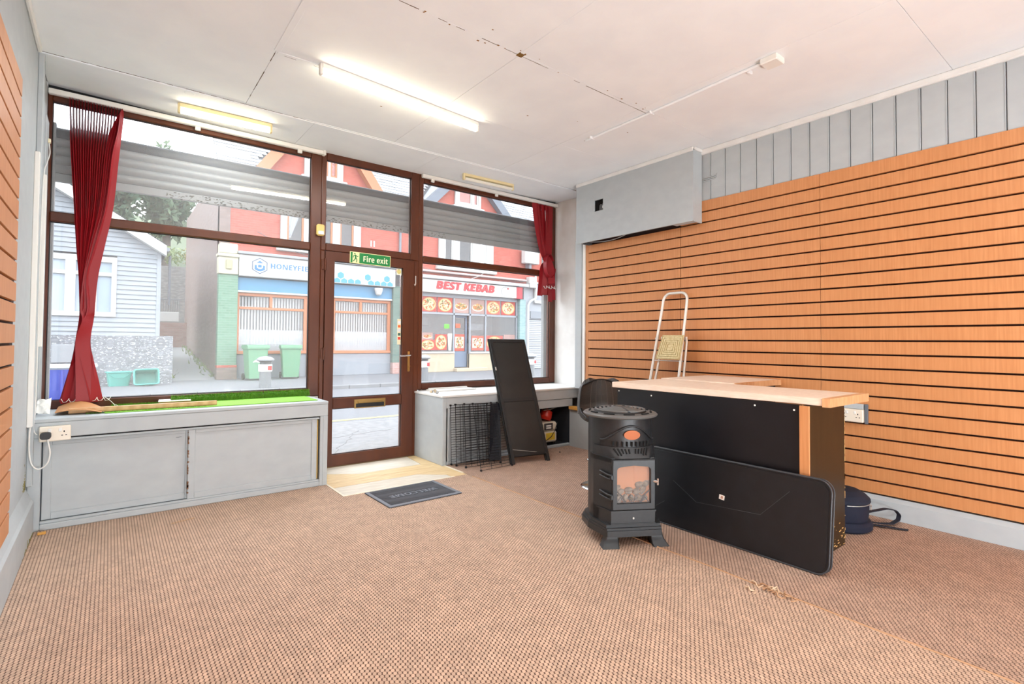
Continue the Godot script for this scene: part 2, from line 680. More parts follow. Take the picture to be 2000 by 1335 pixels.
	var crack := Geo.new()
	for s in [[Vector2(-0.39, -4.464), Vector2(1.2, -4.464), 40], [Vector2(0.80, -3.54), Vector2(0.80, -4.30), 18], [Vector2(1.2, -2.565), Vector2(3.4, -2.60), 36], [Vector2(1.33, -4.48), Vector2(1.33, -4.9), 10], [Vector2(0.82, -3.54), Vector2(1.12, -3.54), 8]]:
		var n: int = s[2]
		for i in n:
			if rng.randf() < 0.22:
				continue
			var a: Vector2 = s[0].lerp(s[1], float(i) / n)
			var b: Vector2 = s[0].lerp(s[1], (i + 0.95) / n)
			var hw := rng.randf_range(0.0008, 0.0028)
			if absf(a.x - b.x) > absf(a.y - b.y):
				crack.box(Vector3(a.x, TOP - 0.0008, a.y - hw), Vector3(b.x, TOP + 0.002, b.y + hw + 0.0005))
			else:
				crack.box(Vector3(a.x - hw, TOP - 0.0008, a.y), Vector3(b.x + hw, TOP + 0.002, b.y))
	part(ce, "crack", crack, mat("crack", C(92, 74, 58), 0.9))
	var rust := Geo.new()
	for i in 26:
		var p := Vector2(rng.randf_range(1.3, 3.3), -2.57 + rng.randf_range(-0.04, 0.04))
		if i > 18:
			p = Vector2(rng.randf_range(0.9, 3.6), rng.randf_range(-4.0, -2.3))
		if i < 5:
			p = Vector2(2.045, -2.56) + Vector2(rng.randf_range(-0.03, 0.03), rng.randf_range(-0.03, 0.03))
		var rr := rng.randf_range(0.003, 0.008)
		rust.box(Vector3(p.x - rr, TOP - 0.001, p.y - rr * 0.7), Vector3(p.x + rr, TOP + 0.001, p.y + rr * 0.7))
	part(ce, "rust_spot", rust, mat("rust", C(140, 98, 44), 0.9))
	part(ce, "rust_patch", Geo.new().box(Vector3(2.025, TOP - 0.004, -2.59), Vector3(2.07, TOP, -2.545), 0.002), mat("rust brown", C(120, 88, 30), 0.8))

	# trims and skirtings
	struct("trim_right", Geo.new().box(Vector3(4.41, 3.035, -2.80), Vector3(4.456, TOP, 3.4), 0.008), mats["white wall paint"])
	struct("trim_left", Geo.new().box(Vector3(LEFT, 3.045, -4.40), Vector3(LEFT + 0.022, TOP, 3.4), 0.006), mats["white wall paint"])
	var bl := Geo.new()
	bl.prism(PackedVector2Array([Vector2(LEFT, 0), Vector2(-0.36, 0), Vector2(-0.36, 0.205), Vector2(-0.372, 0.22), Vector2(LEFT, 0.285)]), -4.47, 3.4)
	struct("baseboard_left", bl, mats["grey paint"])
	var br := Geo.new()
	br.prism(PackedVector2Array([Vector2(4.456, 0), Vector2(4.40, 0), Vector2(4.40, 0.122), Vector2(4.404, 0.126), Vector2(4.43, 0.148), Vector2(4.456, 0.148)]), -3.6, 3.4)
	struct("baseboard_right", br, mats["grey paint"])
	var mo := Geo.new()
	for i in 90:
		var a := absf(rng.randfn()) * 0.05
		var b := absf(rng.randfn()) * 0.05
		var r := rng.randf_range(0.002, 0.006)
		mo.box(Vector3(LEFT - 0.001, 0.290 + a - r, -4.44 + b - r), Vector3(LEFT + 0.0008, 0.290 + a + r, -4.44 + b + r))
		if i < 45:
			mo.box(Vector3(-0.361, 0.002, -4.465 + b * 4.0), Vector3(-0.3592, 0.004 + a * 0.25, -4.465 + b * 4.0 + r * 3.0))
	part(wl, "mould_stain", mo, mat("mould", C(150, 140, 74), 0.9)).set_meta("kind", "stuff")
	# boards and trunking in the left corner
	var tl := holder("trim_1")
	part(tl, "board", Geo.new().box(Vector3(LEFT, 0.72, -4.62), Vector3(LEFT + 0.022, TOP - 0.001, -4.505), 0.003), mats["grey paint"])
	part(tl, "board", Geo.new().box(Vector3(LEFT, 0.72, -4.80), Vector3(LEFT + 0.014, 2.86, -4.63), 0.003), mats["grey paint"])
	part(tl, "board", Geo.new().box(Vector3(LEFT, 0.72, -5.0), Vector3(LEFT + 0.02, 2.80, -4.82), 0.003), mats["grey paint"])
	part(tl, "corner_bead", Geo.new().box(Vector3(LEFT, 0.30, -4.50), Vector3(LEFT + 0.03, TOP - 0.01, -4.46), 0.004), mats["grey paint"])
	var tr := thing("cable_trunking", "tall white plastic cable trunking up the left corner beside the window", "trunking", Vector3(LEFT + 0.02, 0.68, -4.42))
	part(tr, "duct", w(tr).box(Vector3(LEFT, 0.68, -4.45), Vector3(LEFT + 0.026, 2.42, -4.405), 0.003), mats["white plastic"])
	part(tr, "duct", w(tr).box(Vector3(LEFT + 0.014, 1.18, -4.78), Vector3(LEFT + 0.034, 2.36, -4.745), 0.003), mats["white plastic"])


func build_slats() -> void:
	var wr: Node3D = get_node("wall_right")
	# upright grey boards above the panelling, tongue and groove
	var bm := Geo.new()
	bm.box(Vector3(-0.02, 2.5, -0.0705), Vector3(0, TOP, 0.0705), 0.004)
	var bmesh := bm.mesh()
	for i in 42:
		var p := part(wr, "plank", bmesh, mats["grey paint"])
		p.position = Vector3(4.455, 0, -2.752 + i * 0.1455)
		p.position.x -= 0.0
	var bead := Geo.new().box(Vector3(-0.017, 2.5, -0.006), Vector3(0, TOP, 0.006), 0.002).mesh()
	for i in 41:
		var p := part(wr, "bead", bead, mats["grey paint"])
		p.position = Vector3(4.452, 0, -2.752 + i * 0.1455 + 0.0642)
	# slat panelling: boards between dark slots
	slat_wall(wr, 1.0, [[-4.24, -3.004]], 0.16, 0.2485, 0.1018, 24, SLAT, 4.456, 2.380)
	slat_wall(wr, 1.0, [[-2.998, -1.729], [-1.726, -0.46], [-0.457, 0.76], [0.763, 1.98], [1.983, 3.2]], 0.16, 0.2485, 0.1018, 24, SLAT, 4.456, 2.592)
	part(wr, "end_strip", Geo.new().box(Vector3(SLAT, 0.16, -4.283), Vector3(4.456, 2.42, -4.241), 0.002), mats.beech)
	var wl: Node3D = get_node("wall_left")
	slat_wall(wl, -1.0, [[-3.51, -2.40], [-2.397, -1.18], [-1.177, 0.04], [0.043, 1.26], [1.263, 2.48]], 0.29, 0.395, 0.1018, 22, LEFT + 0.03, LEFT, 2.525)
	part(wl, "slot_backing", Geo.new().box(Vector3(LEFT, 0.3, -3.60), Vector3(LEFT + 0.012, 2.55, 2.5)), mats["groove"])


func slat_wall(parent: Node3D, side: float, spans: Array, y_low: float, y0: float, pitch: float, count: int, face: float, back: float, y_top: float) -> void:
	for s in spans:
		var full: Mesh = null
		for k in count + 1:
			var a := y0 + (k - 1) * pitch + 0.0065
			var b := y0 + k * pitch - 0.0065
			if k == 0:
				a = y_low
			if b > y_top - 0.03:
				b = y_top
			if a >= y_top - 0.02:
				continue
			var h := b - a
			var m: Mesh
			if absf(h - (pitch - 0.013)) < 0.0005 and full:
				m = full
			else:
				var lo := Vector3(minf(face, back) - face, 0, s[0])
				var hi := Vector3(maxf(face, back) - face, h, s[1])
				m = Geo.new().box(lo, hi, 0.0012).mesh()
				if absf(h - (pitch - 0.013)) < 0.0005:
					full = m
			var p := part(parent, "slat", m, mats.beech)
			p.position = Vector3(face, a, 0)
			if b == y_top:
				break


# ---------------------------------------------------------------- shop front
# a row of glazing: frame members round an opening, each a part
func frame(o: Node3D, x0: float, x1: float, y0: float, y1: float, wl: float, wr: float, wb: float, wt: float, z0 := -5.17, z1 := FRONT) -> void:
	var m: Material = mats["brown frame"]
	var c := 0.006
	part(o, "stile", Geo.new().box(Vector3(x0, y0, z0), Vector3(x0 + wl, y1, z1), c), m)
	part(o, "stile", Geo.new().box(Vector3(x1 - wr, y0, z0), Vector3(x1, y1, z1), c), m)
	part(o, "rail", Geo.new().box(Vector3(x0 + wl, y0, z0), Vector3(x1 - wr, y0 + wb, z1), c), m)
	part(o, "rail", Geo.new().box(Vector3(x0 + wl, y1 - wt, z0), Vector3(x1 - wr, y1, z1), c), m)


func pane(o: Node3D, x0: float, x1: float, y0: float, y1: float, z := -5.135) -> void:
	part(o, "pane", Geo.new().box(Vector3(x0 - 0.004, y0 - 0.004, z - 0.003), Vector3(x1 + 0.004, y1 + 0.004, z + 0.003)), mats["window glass"])
	var s := Geo.new()
	var t := 0.006
	s.box(Vector3(x0 - 0.002, y0 - 0.002, z + 0.003), Vector3(x0 + t, y1 + 0.002, z + 0.012), 0.002)
	s.box(Vector3(x1 - t, y0 - 0.002, z + 0.003), Vector3(x1 + 0.002, y1 + 0.002, z + 0.012), 0.002)
	s.box(Vector3(x0 + t, y0 - 0.002, z + 0.003), Vector3(x1 - t, y0 + t, z + 0.012), 0.002)
	s.box(Vector3(x0 + t, y1 - t, z + 0.003), Vector3(x1 - t, y1 + 0.002, z + 0.012), 0.002)
	part(o, "bead", s, mats["rubber seal"])


func build_front() -> void:
	var m: Material = mats["brown frame"]
	var w1 := holder("window_1")
	frame(w1, LEFT, 1.60, 0.705, 3.088, 0.028, 0.10, 0.072, 0.085)
	part(w1, "transom", Geo.new().box(Vector3(LEFT + 0.028, 2.105, -5.165), Vector3(1.50, 2.178, -5.095), 0.008), m)
	pane(w1, LEFT + 0.028, 1.50, 0.777, 2.105)
	pane(w1, LEFT + 0.028, 1.50, 2.178, 3.003)
	var w2 := holder("window_2")
	frame(w2, 1.60, 2.66, 2.118, 3.088, 0.048, 0.098, 0.072, 0.075)
	pane(w2, 1.648, 2.562, 2.19, 3.013)
	var w3 := holder("window_3")
	frame(w3, 2.66, 4.69, 0.705, 3.088, 0.052, 0.095, 0.068, 0.092)
	part(w3, "transom", Geo.new().box(Vector3(2.712, 2.105, -5.165), Vector3(4.595, 2.178, -5.095), 0.008), m)
	pane(w3, 2.712, 4.595, 0.773, 2.105)
	pane(w3, 2.712, 4.595, 2.178, 2.996)
	# sill nosing under the windows
	part(w1, "threshold", Geo.new().box(Vector3(1.60, 0.69, -5.17), Vector3(1.604, 0.70, -5.11)), m)

	var d := holder("door_1")
	part(d, "jamb", Geo.new().box(Vector3(1.60, -0.01, -5.17), Vector3(1.642, 2.118, FRONT), 0.006), m)
	part(d, "jamb", Geo.new().box(Vector3(2.602, -0.01, -5.17), Vector3(2.66, 2.118, FRONT), 0.006), m)
	var z0 := -5.16
	var z1 := -5.092
	var c := 0.007
	# mitred sash members
	for s in [
		[Vector2(1.645, 0.008), Vector2(1.735, 0.117), Vector2(1.735, 2.022), Vector2(1.645, 2.112)],
		[Vector2(2.600, 0.008), Vector2(2.600, 2.112), Vector2(2.470, 2.022), Vector2(2.470, 0.117)],
		[Vector2(1.645, 2.112), Vector2(1.735, 2.022), Vector2(2.470, 2.022), Vector2(2.600, 2.112)],
		[Vector2(1.645, 0.008), Vector2(2.600, 0.008), Vector2(2.470, 0.117), Vector2(1.735, 0.117)]]:
		part(d, "sash_rail", Geo.new().prism(PackedVector2Array(s), z0, z1), m)
	part(d, "middle_rail", Geo.new().box(Vector3(1.735, 0.566, z0), Vector3(2.470, 0.672, z1), c), m)
	pane(d, 1.735, 2.470, 0.672, 2.022, -5.125)
	pane(d, 1.735, 2.470, 0.117, 0.566, -5.125)
	part(d, "door_sill", Geo.new().box(Vector3(1.60, -0.02, -5.2), Vector3(2.66, 0.006, -5.085), 0.004), mat("sill metal", C(120, 96, 66), 0.5, 0.4))
	# letter plate
	var l := part(d, "letter_plate", Geo.new().box(Vector3(1.952, 0.556, z1), Vector3(2.286, 0.646, z1 + 0.006), 0.002), mats.brass, "brass letter plate")
	part(l, "flap", Geo.new().box(Vector3(1.985, 0.606, z1 + 0.006), Vector3(2.255, 0.634, z1 + 0.016), 0.005), mats.brass)
	part(l, "slot", Geo.new().box(Vector3(1.970, 0.566, z1 + 0.005), Vector3(2.268, 0.606, z1 + 0.0085)), mats["black plastic"])
	# handle
	var h := part(d, "handle", Geo.new().box(Vector3(2.532, 0.912, z1), Vector3(2.560, 1.128, z1 + 0.010), 0.006), mats.brass, "brass lever handle on a long plate")
	var lv := Geo.new()
	lv.tube([Vector3(2.546, 1.088, z1 + 0.008), Vector3(2.546, 1.088, z1 + 0.05), Vector3(2.538, 1.087, z1 + 0.058), Vector3(2.47, 1.083, z1 + 0.058), Vector3(2.425, 1.082, z1 + 0.055)], 0.0095, 10)
	part(h, "lever", lv, mats.chrome)
	var ky := Geo.new()
	ky.xf = Transform3D(Basis(Vector3.RIGHT, PI / 2), Vector3(2.546, 0.968, z1 + 0.008))
	ky.lathe([Vector2(0, 0.0), Vector2(0.011, 0.0), Vector2(0.011, 0.012), Vector2(0, 0.012)], Vector3.ZERO, 16)
	ky.lathe([Vector2(0, 0.0), Vector2(0.009, 0.0), Vector2(0.009, 0.010), Vector2(0, 0.010)], Vector3(0, 0, 0.028), 16)
	part(h, "cylinder", ky, mats.brass)
	for y in [1.98, 1.11, 0.30]:
		var hg := Geo.new()
		hg.tube([Vector3(1.640, y - 0.06, z1 + 0.008), Vector3(1.640, y + 0.06, z1 + 0.008)], 0.010, 10)
		hg.box(Vector3(1.612, y - 0.05, z1 - 0.006), Vector3(1.64, y + 0.05, z1 + 0.002), 0.002)
		part(d, "hinge", hg, m)
	part(d, "notice_strip", Geo.new().box(Vector3(2.425, 1.20, -5.1215), Vector3(2.466, 1.475, -5.119)), mat("notice cream", C(244, 226, 190), 0.6), "tall narrow cream notice stuck inside the door glass")
	var cards := [C(236, 236, 240), C(240, 116, 58), C(230, 230, 236), C(70, 110, 96), C(226, 74, 52)]
	for i in 5:
		part(d, "notice_mark", Geo.new().box(Vector3(2.430, 1.425 - i * 0.043, -5.119), Vector3(2.461, 1.452 - i * 0.043, -5.1185)), mat("card%d" % i, cards[i], 0.6))
	part(d, "disc_sticker", Geo.new().box(Vector3(2.405, 1.945, -5.1215), Vector3(2.465, 2.018, -5.119)), mat("sticker paper", C(240, 240, 226), 0.6))
	var disc := Geo.new()
	disc.xf = Transform3D(Basis(), Vector3(2.434, 1.982, 0))
	disc.prism(circle2(0.025), -5.119, -5.118)
	part(d, "disc_sticker", disc, mat("sticker yellow", C(222, 208, 132), 0.6))

	part(d, "latch", Geo.new().tube([Vector3(2.622, 1.95, FRONT + 0.004), Vector3(2.622, 1.86, FRONT + 0.004), Vector3(2.612, 1.84, FRONT + 0.006), Vector3(2.606, 1.86, FRONT + 0.006)], 0.004, 6), mats["white plastic"])
	# fire exit sign
	var sg := thing("fire_exit_sign", "green and cream fire exit sign over the door glass", "sign", Vector3(2.103, 2.075, z1 + 0.001))
	sg.rotation.z = -0.012
	var hw := 0.219
	var hh := 0.0585
	part(sg, "plate", Geo.new().box(Vector3(-hw, -hh, 0), Vector3(hw, hh, 0.003), 0.001), mat("glow cream", C(240, 232, 176), 0.5))
	part(sg, "green_field", Geo.new().box(Vector3(-hw + 0.007, -hh + 0.006, 0.003), Vector3(hw - 0.006, hh - 0.006, 0.0036)), mat("sign green", C(12, 128, 62), 0.5))
	part(sg, "pictogram_field", Geo.new().box(Vector3(-hw + 0.028, -hh + 0.006, 0.0036), Vector3(-hw + 0.098, hh - 0.006, 0.0042)), mats["glow cream"])
	var fig := Geo.new()
	fig.xf = Transform3D(Basis(), Vector3(-hw + 0.06, 0, 0))
	fig.prism(circle2(0.0075, 12, Vector2(-0.010, 0.040)), 0.0042, 0.0048)
	for s in [[Vector2(-0.006, 0.03), Vector2(0.001, -0.004), 0.0075], [Vector2(-0.004, 0.026), Vector2(-0.024, 0.016), 0.0035], [Vector2(-0.024, 0.016), Vector2(-0.026, -0.002), 0.0035], [Vector2(-0.002, 0.026), Vector2(0.016, 0.012), 0.0035], [Vector2(0.016, 0.012), Vector2(0.027, 0.018), 0.003], [Vector2(0.000, -0.002), Vector2(0.013, -0.018), 0.005], [Vector2(0.013, -0.018), Vector2(0.008, -0.046), 0.0042], [Vector2(-0.001, -0.002), Vector2(-0.010, -0.022), 0.005], [Vector2(-0.010, -0.022), Vector2(-0.029, -0.040), 0.0042]]:
		var a: Vector2 = s[0]
		var b: Vector2 = s[1]
		var n: Vector2 = (b - a).normalized().orthogonal() * float(s[2])
		fig.prism(PackedVector2Array([a - n, b - n, b + n, a + n]), 0.0042, 0.0047)
	part(sg, "running_figure", fig, mats["sign green"])
	var t := part(sg, "lettering", text_mesh("Fire exit", 0.055, 0.001, true), mat("sign letters", C(246, 240, 206), 0.5))
	t.scale = Vector3(0.9, 1, 1)
	t.position = Vector3(0.052, -0.004, 0.0042)

	# movement sensor on the post
	var se := thing("motion_sensor", "small cream movement sensor on the brown post left of the door", "sensor", Vector3(1.586, 2.305, FRONT))
	part(se, "case", Geo.new().box(Vector3(-0.037, -0.055, 0), Vector3(0.037, 0.055, 0.045), 0.012), mat("sensor yellow", C(226, 192, 116), 0.45))
	part(se, "lens", Geo.new().box(Vector3(-0.026, -0.046, 0.04), Vector3(0.026, -0.012, 0.05), 0.008), mats["white plastic"])

	# roller shutter rolled up outside
	var sh := thing("roller_shutter", "grey metal roller shutter rolled up outside above the shop windows", "shutter", Vector3(2.13, 2.45, -5.30))
	var sm := mat("shutter grey", Color.WHITE, 0.55, 0.1)
	sm.albedo_color = C(138, 140, 139)
	var x0 := -0.41
	var x1 := 4.69
	var hood := Geo.new()
	hood.xf = Transform3D(Basis(Vector3.UP, PI / 2), Vector3(x0, 0, -5.30)) # profile x -> -z, extruded along x
	hood.prism(PackedVector2Array([Vector2(-0.06, 2.775), Vector2(-0.035, 2.772), Vector2(-0.03, 2.80), Vector2(-0.045, 2.86), Vector2(0.0, 2.895), Vector2(0.12, 2.895), Vector2(0.12, 2.86), Vector2(0.0, 2.845), Vector2(-0.02, 2.82)]), 0, x1 - x0)
	hood.off = -sh.position
	hood = Geo.new(-sh.position)
	hood.tube([Vector3(x0, 2.825, -5.33), Vector3(x1, 2.825, -5.33)], 0.052, 20)
	part(sh, "roller", hood, mat("shutter dark", C(34, 37, 41), 0.6, 0.0))
	for k in 4:
		var rows: Array = []
		var top := 2.79 - k * 0.0685
		for i in 9:
			var f := i / 8.0
			var zz := -5.306 + 0.026 * sin(PI * pow(f, 0.75))
			rows.append([Vector3(x0, top - f * 0.064, zz), Vector3(x1, top - f * 0.064, zz)])
		for i in rows.size():
			rows[i].reverse()
		rows.reverse()
		var g := Geo.new(-sh.position)
		g.sheet(rows, 0.004)
		part(sh, "slat", g, sm)
	for k in 5:
		part(sh, "joint", w(sh).bar(Vector3(x0, 2.791 - k * 0.0685, -5.306), Vector3(x1, 2.791 - k * 0.0685, -5.306), 0.0045, 6), mats["shutter dark"])
	part(sh, "bottom_bar", w(sh).box(Vector3(x0, 2.447, -5.315), Vector3(x1, 2.514, -5.288), 0.006), sm)
	var dirt := w(sh)
	for i in 420:
		var xx := rng.randf_range(0.35, 3.1)
		var yy := 2.452 + 0.052 * pow(rng.randf(), 1.4)
		var rr := rng.randf_range(0.0015, 0.005)
		dirt.box(Vector3(xx - rr * 1.8, yy - rr, -5.2885), Vector3(xx + rr * 1.8, yy + rr * 0.6, -5.2868))
	part(sh, "grime", dirt, mat("grime", C(60, 56, 44), 0.9)).set_meta("kind", "stuff")
	for x in [x0 - 0.0, x1 - 0.05]:
		part(sh, "guide_rail", w(sh).box(Vector3(x, -0.02, -5.33), Vector3(x + 0.05, 2.9, -5.275), 0.004), sm)


func text_mesh(text: String, cap: float, depth := 0.002, bold := true, font := "Droid Sans") -> TextMesh:
	var f := SystemFont.new()
	f.font_names = [font]
	f.font_weight = 700 if bold else 400
	var tm := TextMesh.new()
	tm.text = text
	tm.font = f
	tm.font_size = 64
	tm.depth = depth
	tm.pixel_size = cap / 46.0
	tm.curve_step = 2.0
	return tm


func build_ceiling_things() -> void:
	var tube_m := glow("lit tube", C(255, 243, 214), TUBE_GLOW)
	batten("ceiling_light", "long lit fluorescent tube in the middle of the ceiling", Vector3(1.742, TOP, -3.545), 1.34, 0.094, tube_m, true, mats["white plastic"])
	batten("ceiling_light", "short lit fluorescent tube above the left window", Vector3(0.72, TOP, -4.755), 0.66, -0.04, tube_m, true, mats["yellowed metal"], 0.5)
	batten("ceiling_light", "short unlit yellowed fluorescent fitting above the right window", Vector3(3.355, TOP, -4.765), 0.66, -0.03, mat("dead tube", C(238, 234, 222), 0.3), false, mats["yellowed metal"])
	# two unseen tubes overhead and two added fill lamps aimed at the ceiling
	batten("ceiling_light", "unseen long lit fluorescent tube out of view overhead near the left wall", Vector3(0.75, TOP, -0.2), 1.5, 0.0, tube_m, true, mats["white plastic"], 1.0, "unseen tubes overhead")
	batten("ceiling_light", "unseen long lit fluorescent tube out of view overhead in the middle of the shop", Vector3(2.35, TOP, -0.2), 1.5, 0.0, tube_m, true, mats["white plastic"], 0.6, "unseen tubes overhead")
	var bulb_m := glow("uplighter bulb", LAMP_COLOR, 4.0)
	fill_uplighter("added white bowl fill lamp out of view at the back by the left wall", Vector3(0.5, 0, 2.0), bulb_m)
	fill_uplighter("added white bowl fill lamp out of view at the back in the middle of the shop", Vector3(2.0, 0, 2.2), bulb_m)
	var cd := thing("ceiling_conduit", "white cable conduit with a small box running along the ceiling", "conduit", Vector3(3.37, TOP, -2.4))
	var g := w(cd)
	g.tube([Vector3(3.387, TOP - 0.010, -3.27), Vector3(3.365, TOP - 0.010, -2.4), Vector3(3.335, TOP - 0.010, -1.64)], 0.011, 8)
	part(cd, "pipe", g, mats["ceiling paint"])
	for z in [-3.2, -2.55, -1.75]:
		part(cd, "clip", w(cd).box(Vector3(3.35, TOP - 0.024, z - 0.008), Vector3(3.40, TOP, z + 0.008), 0.003), mats["ceiling paint"])
	part(cd, "box", w(cd).box(Vector3(3.29, TOP - 0.04, -1.64), Vector3(3.40, TOP, -1.53), 0.005), mats["white plastic"])
	var rose := Geo.new()
	rose.lathe([Vector2(0, -0.010), Vector2(0.030, -0.010), Vector2(0.042, -0.004), Vector2(0.045, 0)], Vector3.ZERO, 28)
	solo("ceiling_plate", "small round white blanking plate on the ceiling by the short lit tube", "ceiling plate", rose, mats["ceiling paint"], Vector3(0.433, TOP, -4.51))
	var dome := Geo.new()

	# boxed-in meter cupboard on the right wall
	var bx := thing("boxed_cupboard", "grey boxed in cupboard high on the right wall with a square hole", "cupboard", Vector3(4.36, 2.39, -3.5))
	var m: Material = mats["grey paint"]
	var X := 4.28
	var za := -4.30
	var zb := -2.762
	var yb := 2.385
	var yt := TOP - 0.04
	var hz0 := -4.02
	var hz1 := -3.885
	var hy0 := 2.71
	var hy1 := 2.837
	# front board in four pieces round the hole
	var f := w(bx)
	f.box(Vector3(X, yb, za), Vector3(X + 0.018, hy0, zb))
	f.box(Vector3(X, hy1, za), Vector3(X + 0.018, yt + 0.02, zb))
	f.box(Vector3(X, hy0, za), Vector3(X + 0.018, hy1, hz0))
	f.box(Vector3(X, hy0, hz1), Vector3(X + 0.018, hy1, zb))
	part(bx, "front_board", f, m)
	part(bx, "side_board", w(bx).box(Vector3(X + 0.018, yb - 0.005, zb - 0.018), Vector3(4.424, TOP - 0.03, zb), 0.002), m)
	part(bx, "batten", w(bx).box(Vector3(X + 0.02, yb, zb - 0.24), Vector3(X + 0.09, yb + 0.03, zb - 0.02), 0.002), m)
	part(bx, "back_board", w(bx).box(Vector3(4.40, yb + 0.03, za + 0.02), Vector3(4.424, yt, zb - 0.02)), mat("dark board", C(70, 72, 74), 0.9))
	part(bx, "trim", w(bx).box(Vector3(X - 0.012, yt, za), Vector3(X + 0.02, TOP - 0.001, zb), 0.006), mats["white wall paint"])
	part(bx, "trim", w(bx).box(Vector3(X + 0.02, yt + 0.01, zb - 0.01), Vector3(4.424, TOP - 0.001, zb + 0.012), 0.005), mats["white wall paint"])
	part(bx, "meter", w(bx).box(Vector3(X + 0.05, 2.70, -3.99), Vector3(4.39, 2.79, -3.90), 0.006), mat("meter grey", C(96, 98, 100), 0.5))
	part(bx, "meter_dial", w(bx).box(Vector3(X + 0.045, 2.745, -3.94), Vector3(X + 0.05, 2.775, -3.91), 0.002), mats["white plastic"])
	for k in 3:
		var cb := w(bx)
		cb.tube([Vector3(X + 0.06, 2.62, -3.99 + k * 0.03), Vector3(X + 0.058, 2.72, -3.985 + k * 0.03), Vector3(X + 0.07, 2.80, -3.98 + k * 0.03)], 0.005, 6)
		part(bx, "cable", cb, mat("cable grey", C(170, 172, 174), 0.5))
	var lc := w(bx)
	var pts: Array = []
	for i in 30:
		var t := i / 29.0
		pts.append(Vector3(X + 0.07 + 0.02 * sin(t * 5.0), yb + 0.012 - 0.03 * sin(PI * clampf(t * 1.6, 0, 1)) + 0.03 * t, lerpf(-4.15, -3.2, t)))
	lc.tube(pts, 0.005, 6)
	part(bx, "loose_cable", lc, mats["cable grey"])
	part(bx, "dark_block", w(bx).box(Vector3(X + 0.03, yb - 0.012, -4.22), Vector3(4.41, yb + 0.02, -4.17), 0.003), mat("dark board"))  # solid dark block stands in for a dark gap under the cupboard
	var cp := thing("wall_cables", "three thin grey painted cables running out of the boxed cupboard", "cable", Vector3(4.435, 2.80, -2.70))
	for k in 3:
		var cg := w(cp)
		cg.tube([Vector3(4.43, 2.775 + k * 0.016, -2.76), Vector3(4.43, 2.78 + k * 0.016, -2.63), Vector3(4.44, 2.80 + k * 0.014, -2.612)], 0.0055, 6)
		part(cp, "cable", cg, m)


func batten(called: String, label: String, at: Vector3, length: float, turn: float, tube_m: Material, lit: bool, body_m: Material, power := 1.0, group := "") -> void:
	var t := thing(called, label, "ceiling light", at, turn, group)
	part(t, "body", Geo.new().box(Vector3(-length / 2, -0.034, -0.024), Vector3(length / 2, 0, 0.024), 0.004), body_m)
	for s in [-1.0, 1.0]:
		part(t, "end_cap", Geo.new().box(Vector3(s * length / 2 - 0.011, -0.078, -0.018), Vector3(s * length / 2 + 0.011, -0.0, 0.018), 0.005), body_m)
	var g := Geo.new()
	g.tube([Vector3(-length / 2 + 0.012, -0.060, 0), Vector3(length / 2 - 0.012, -0.060, 0)], 0.017, 16)
	part(t, "tube", g, tube_m)
	if lit:
		var l := AreaLight3D.new()
		l.name = "tube_light"
		l.area_size = Vector2(length - 0.04, 0.034)
		l.light_color = LAMP_COLOR
		l.light_energy = TUBE_POWER * power
		l.area_range = 14.0
		l.area_attenuation = 2.0
		l.shadow_enabled = true
		t.add_child(l)
		l.position = Vector3(0, -0.0785, 0)
		l.rotation.x = -PI / 2


func fill_uplighter(label: String, at: Vector3, bulb: Material) -> void:  # added lamp out of view, brightens the ceiling from behind
	var t := thing("added_fill_lamp", label, "fill lamp", at, 0.0, "added fill lamps out of view at the back of the shop")
	part(t, "bowl", Geo.new().lathe([Vector2(0, 0), Vector2(0.10, 0.0), Vector2(0.16, 0.015), Vector2(0.19, 0.035), Vector2(0.182, 0.036), Vector2(0.15, 0.022), Vector2(0, 0.016)], Vector3.ZERO, 32), mats["white plastic"])
	var prof: Array = []
	for i in 13:
		var a := PI * i / 12.0 - PI / 2
		prof.append(Vector2(cos(a) * 0.09, 0.075 + sin(a) * 0.055))
	part(t, "bulb", Geo.new().lathe(prof, Vector3.ZERO, 24), bulb)
	var l := OmniLight3D.new()
	l.name = "fill_light"
	l.light_color = LAMP_COLOR
	l.light_energy = FILL_POWER
	l.light_size = 0.05
	l.omni_range = 14.0
	l.omni_attenuation = 2.0
	l.shadow_enabled = true
	t.add_child(l)
	l.position = Vector3(0, 0.078, 0)


func ribbon(centres: Array, dirs: Array, width: float) -> Geo:
	var rows: Array = []
	for i in centres.size():
		rows.append([centres[i] - dirs[i] * width / 2, centres[i] + dirs[i] * width / 2])
	return Geo.new().sheet(rows, 0.0008)


func smooth_rows(rows: Array, k: int) -> Array:
	# Catmull-Rom between rows of equal length
	var out: Array = []
	for i in rows.size() - 1:
		var p0: Array = rows[maxi(i - 1, 0)]
		var p1: Array = rows[i]
		var p2: Array = rows[i + 1]
		var p3: Array = rows[mini(i + 2, rows.size() - 1)]
		for s in k:
			var t := float(s) / k
			var r: Array = []
			for j in p1.size():
				r.append(cubic_interpolate(p1[j], p2[j], p0[j], p3[j], t))
			out.append(r)
	out.append(rows[-1])
	return out


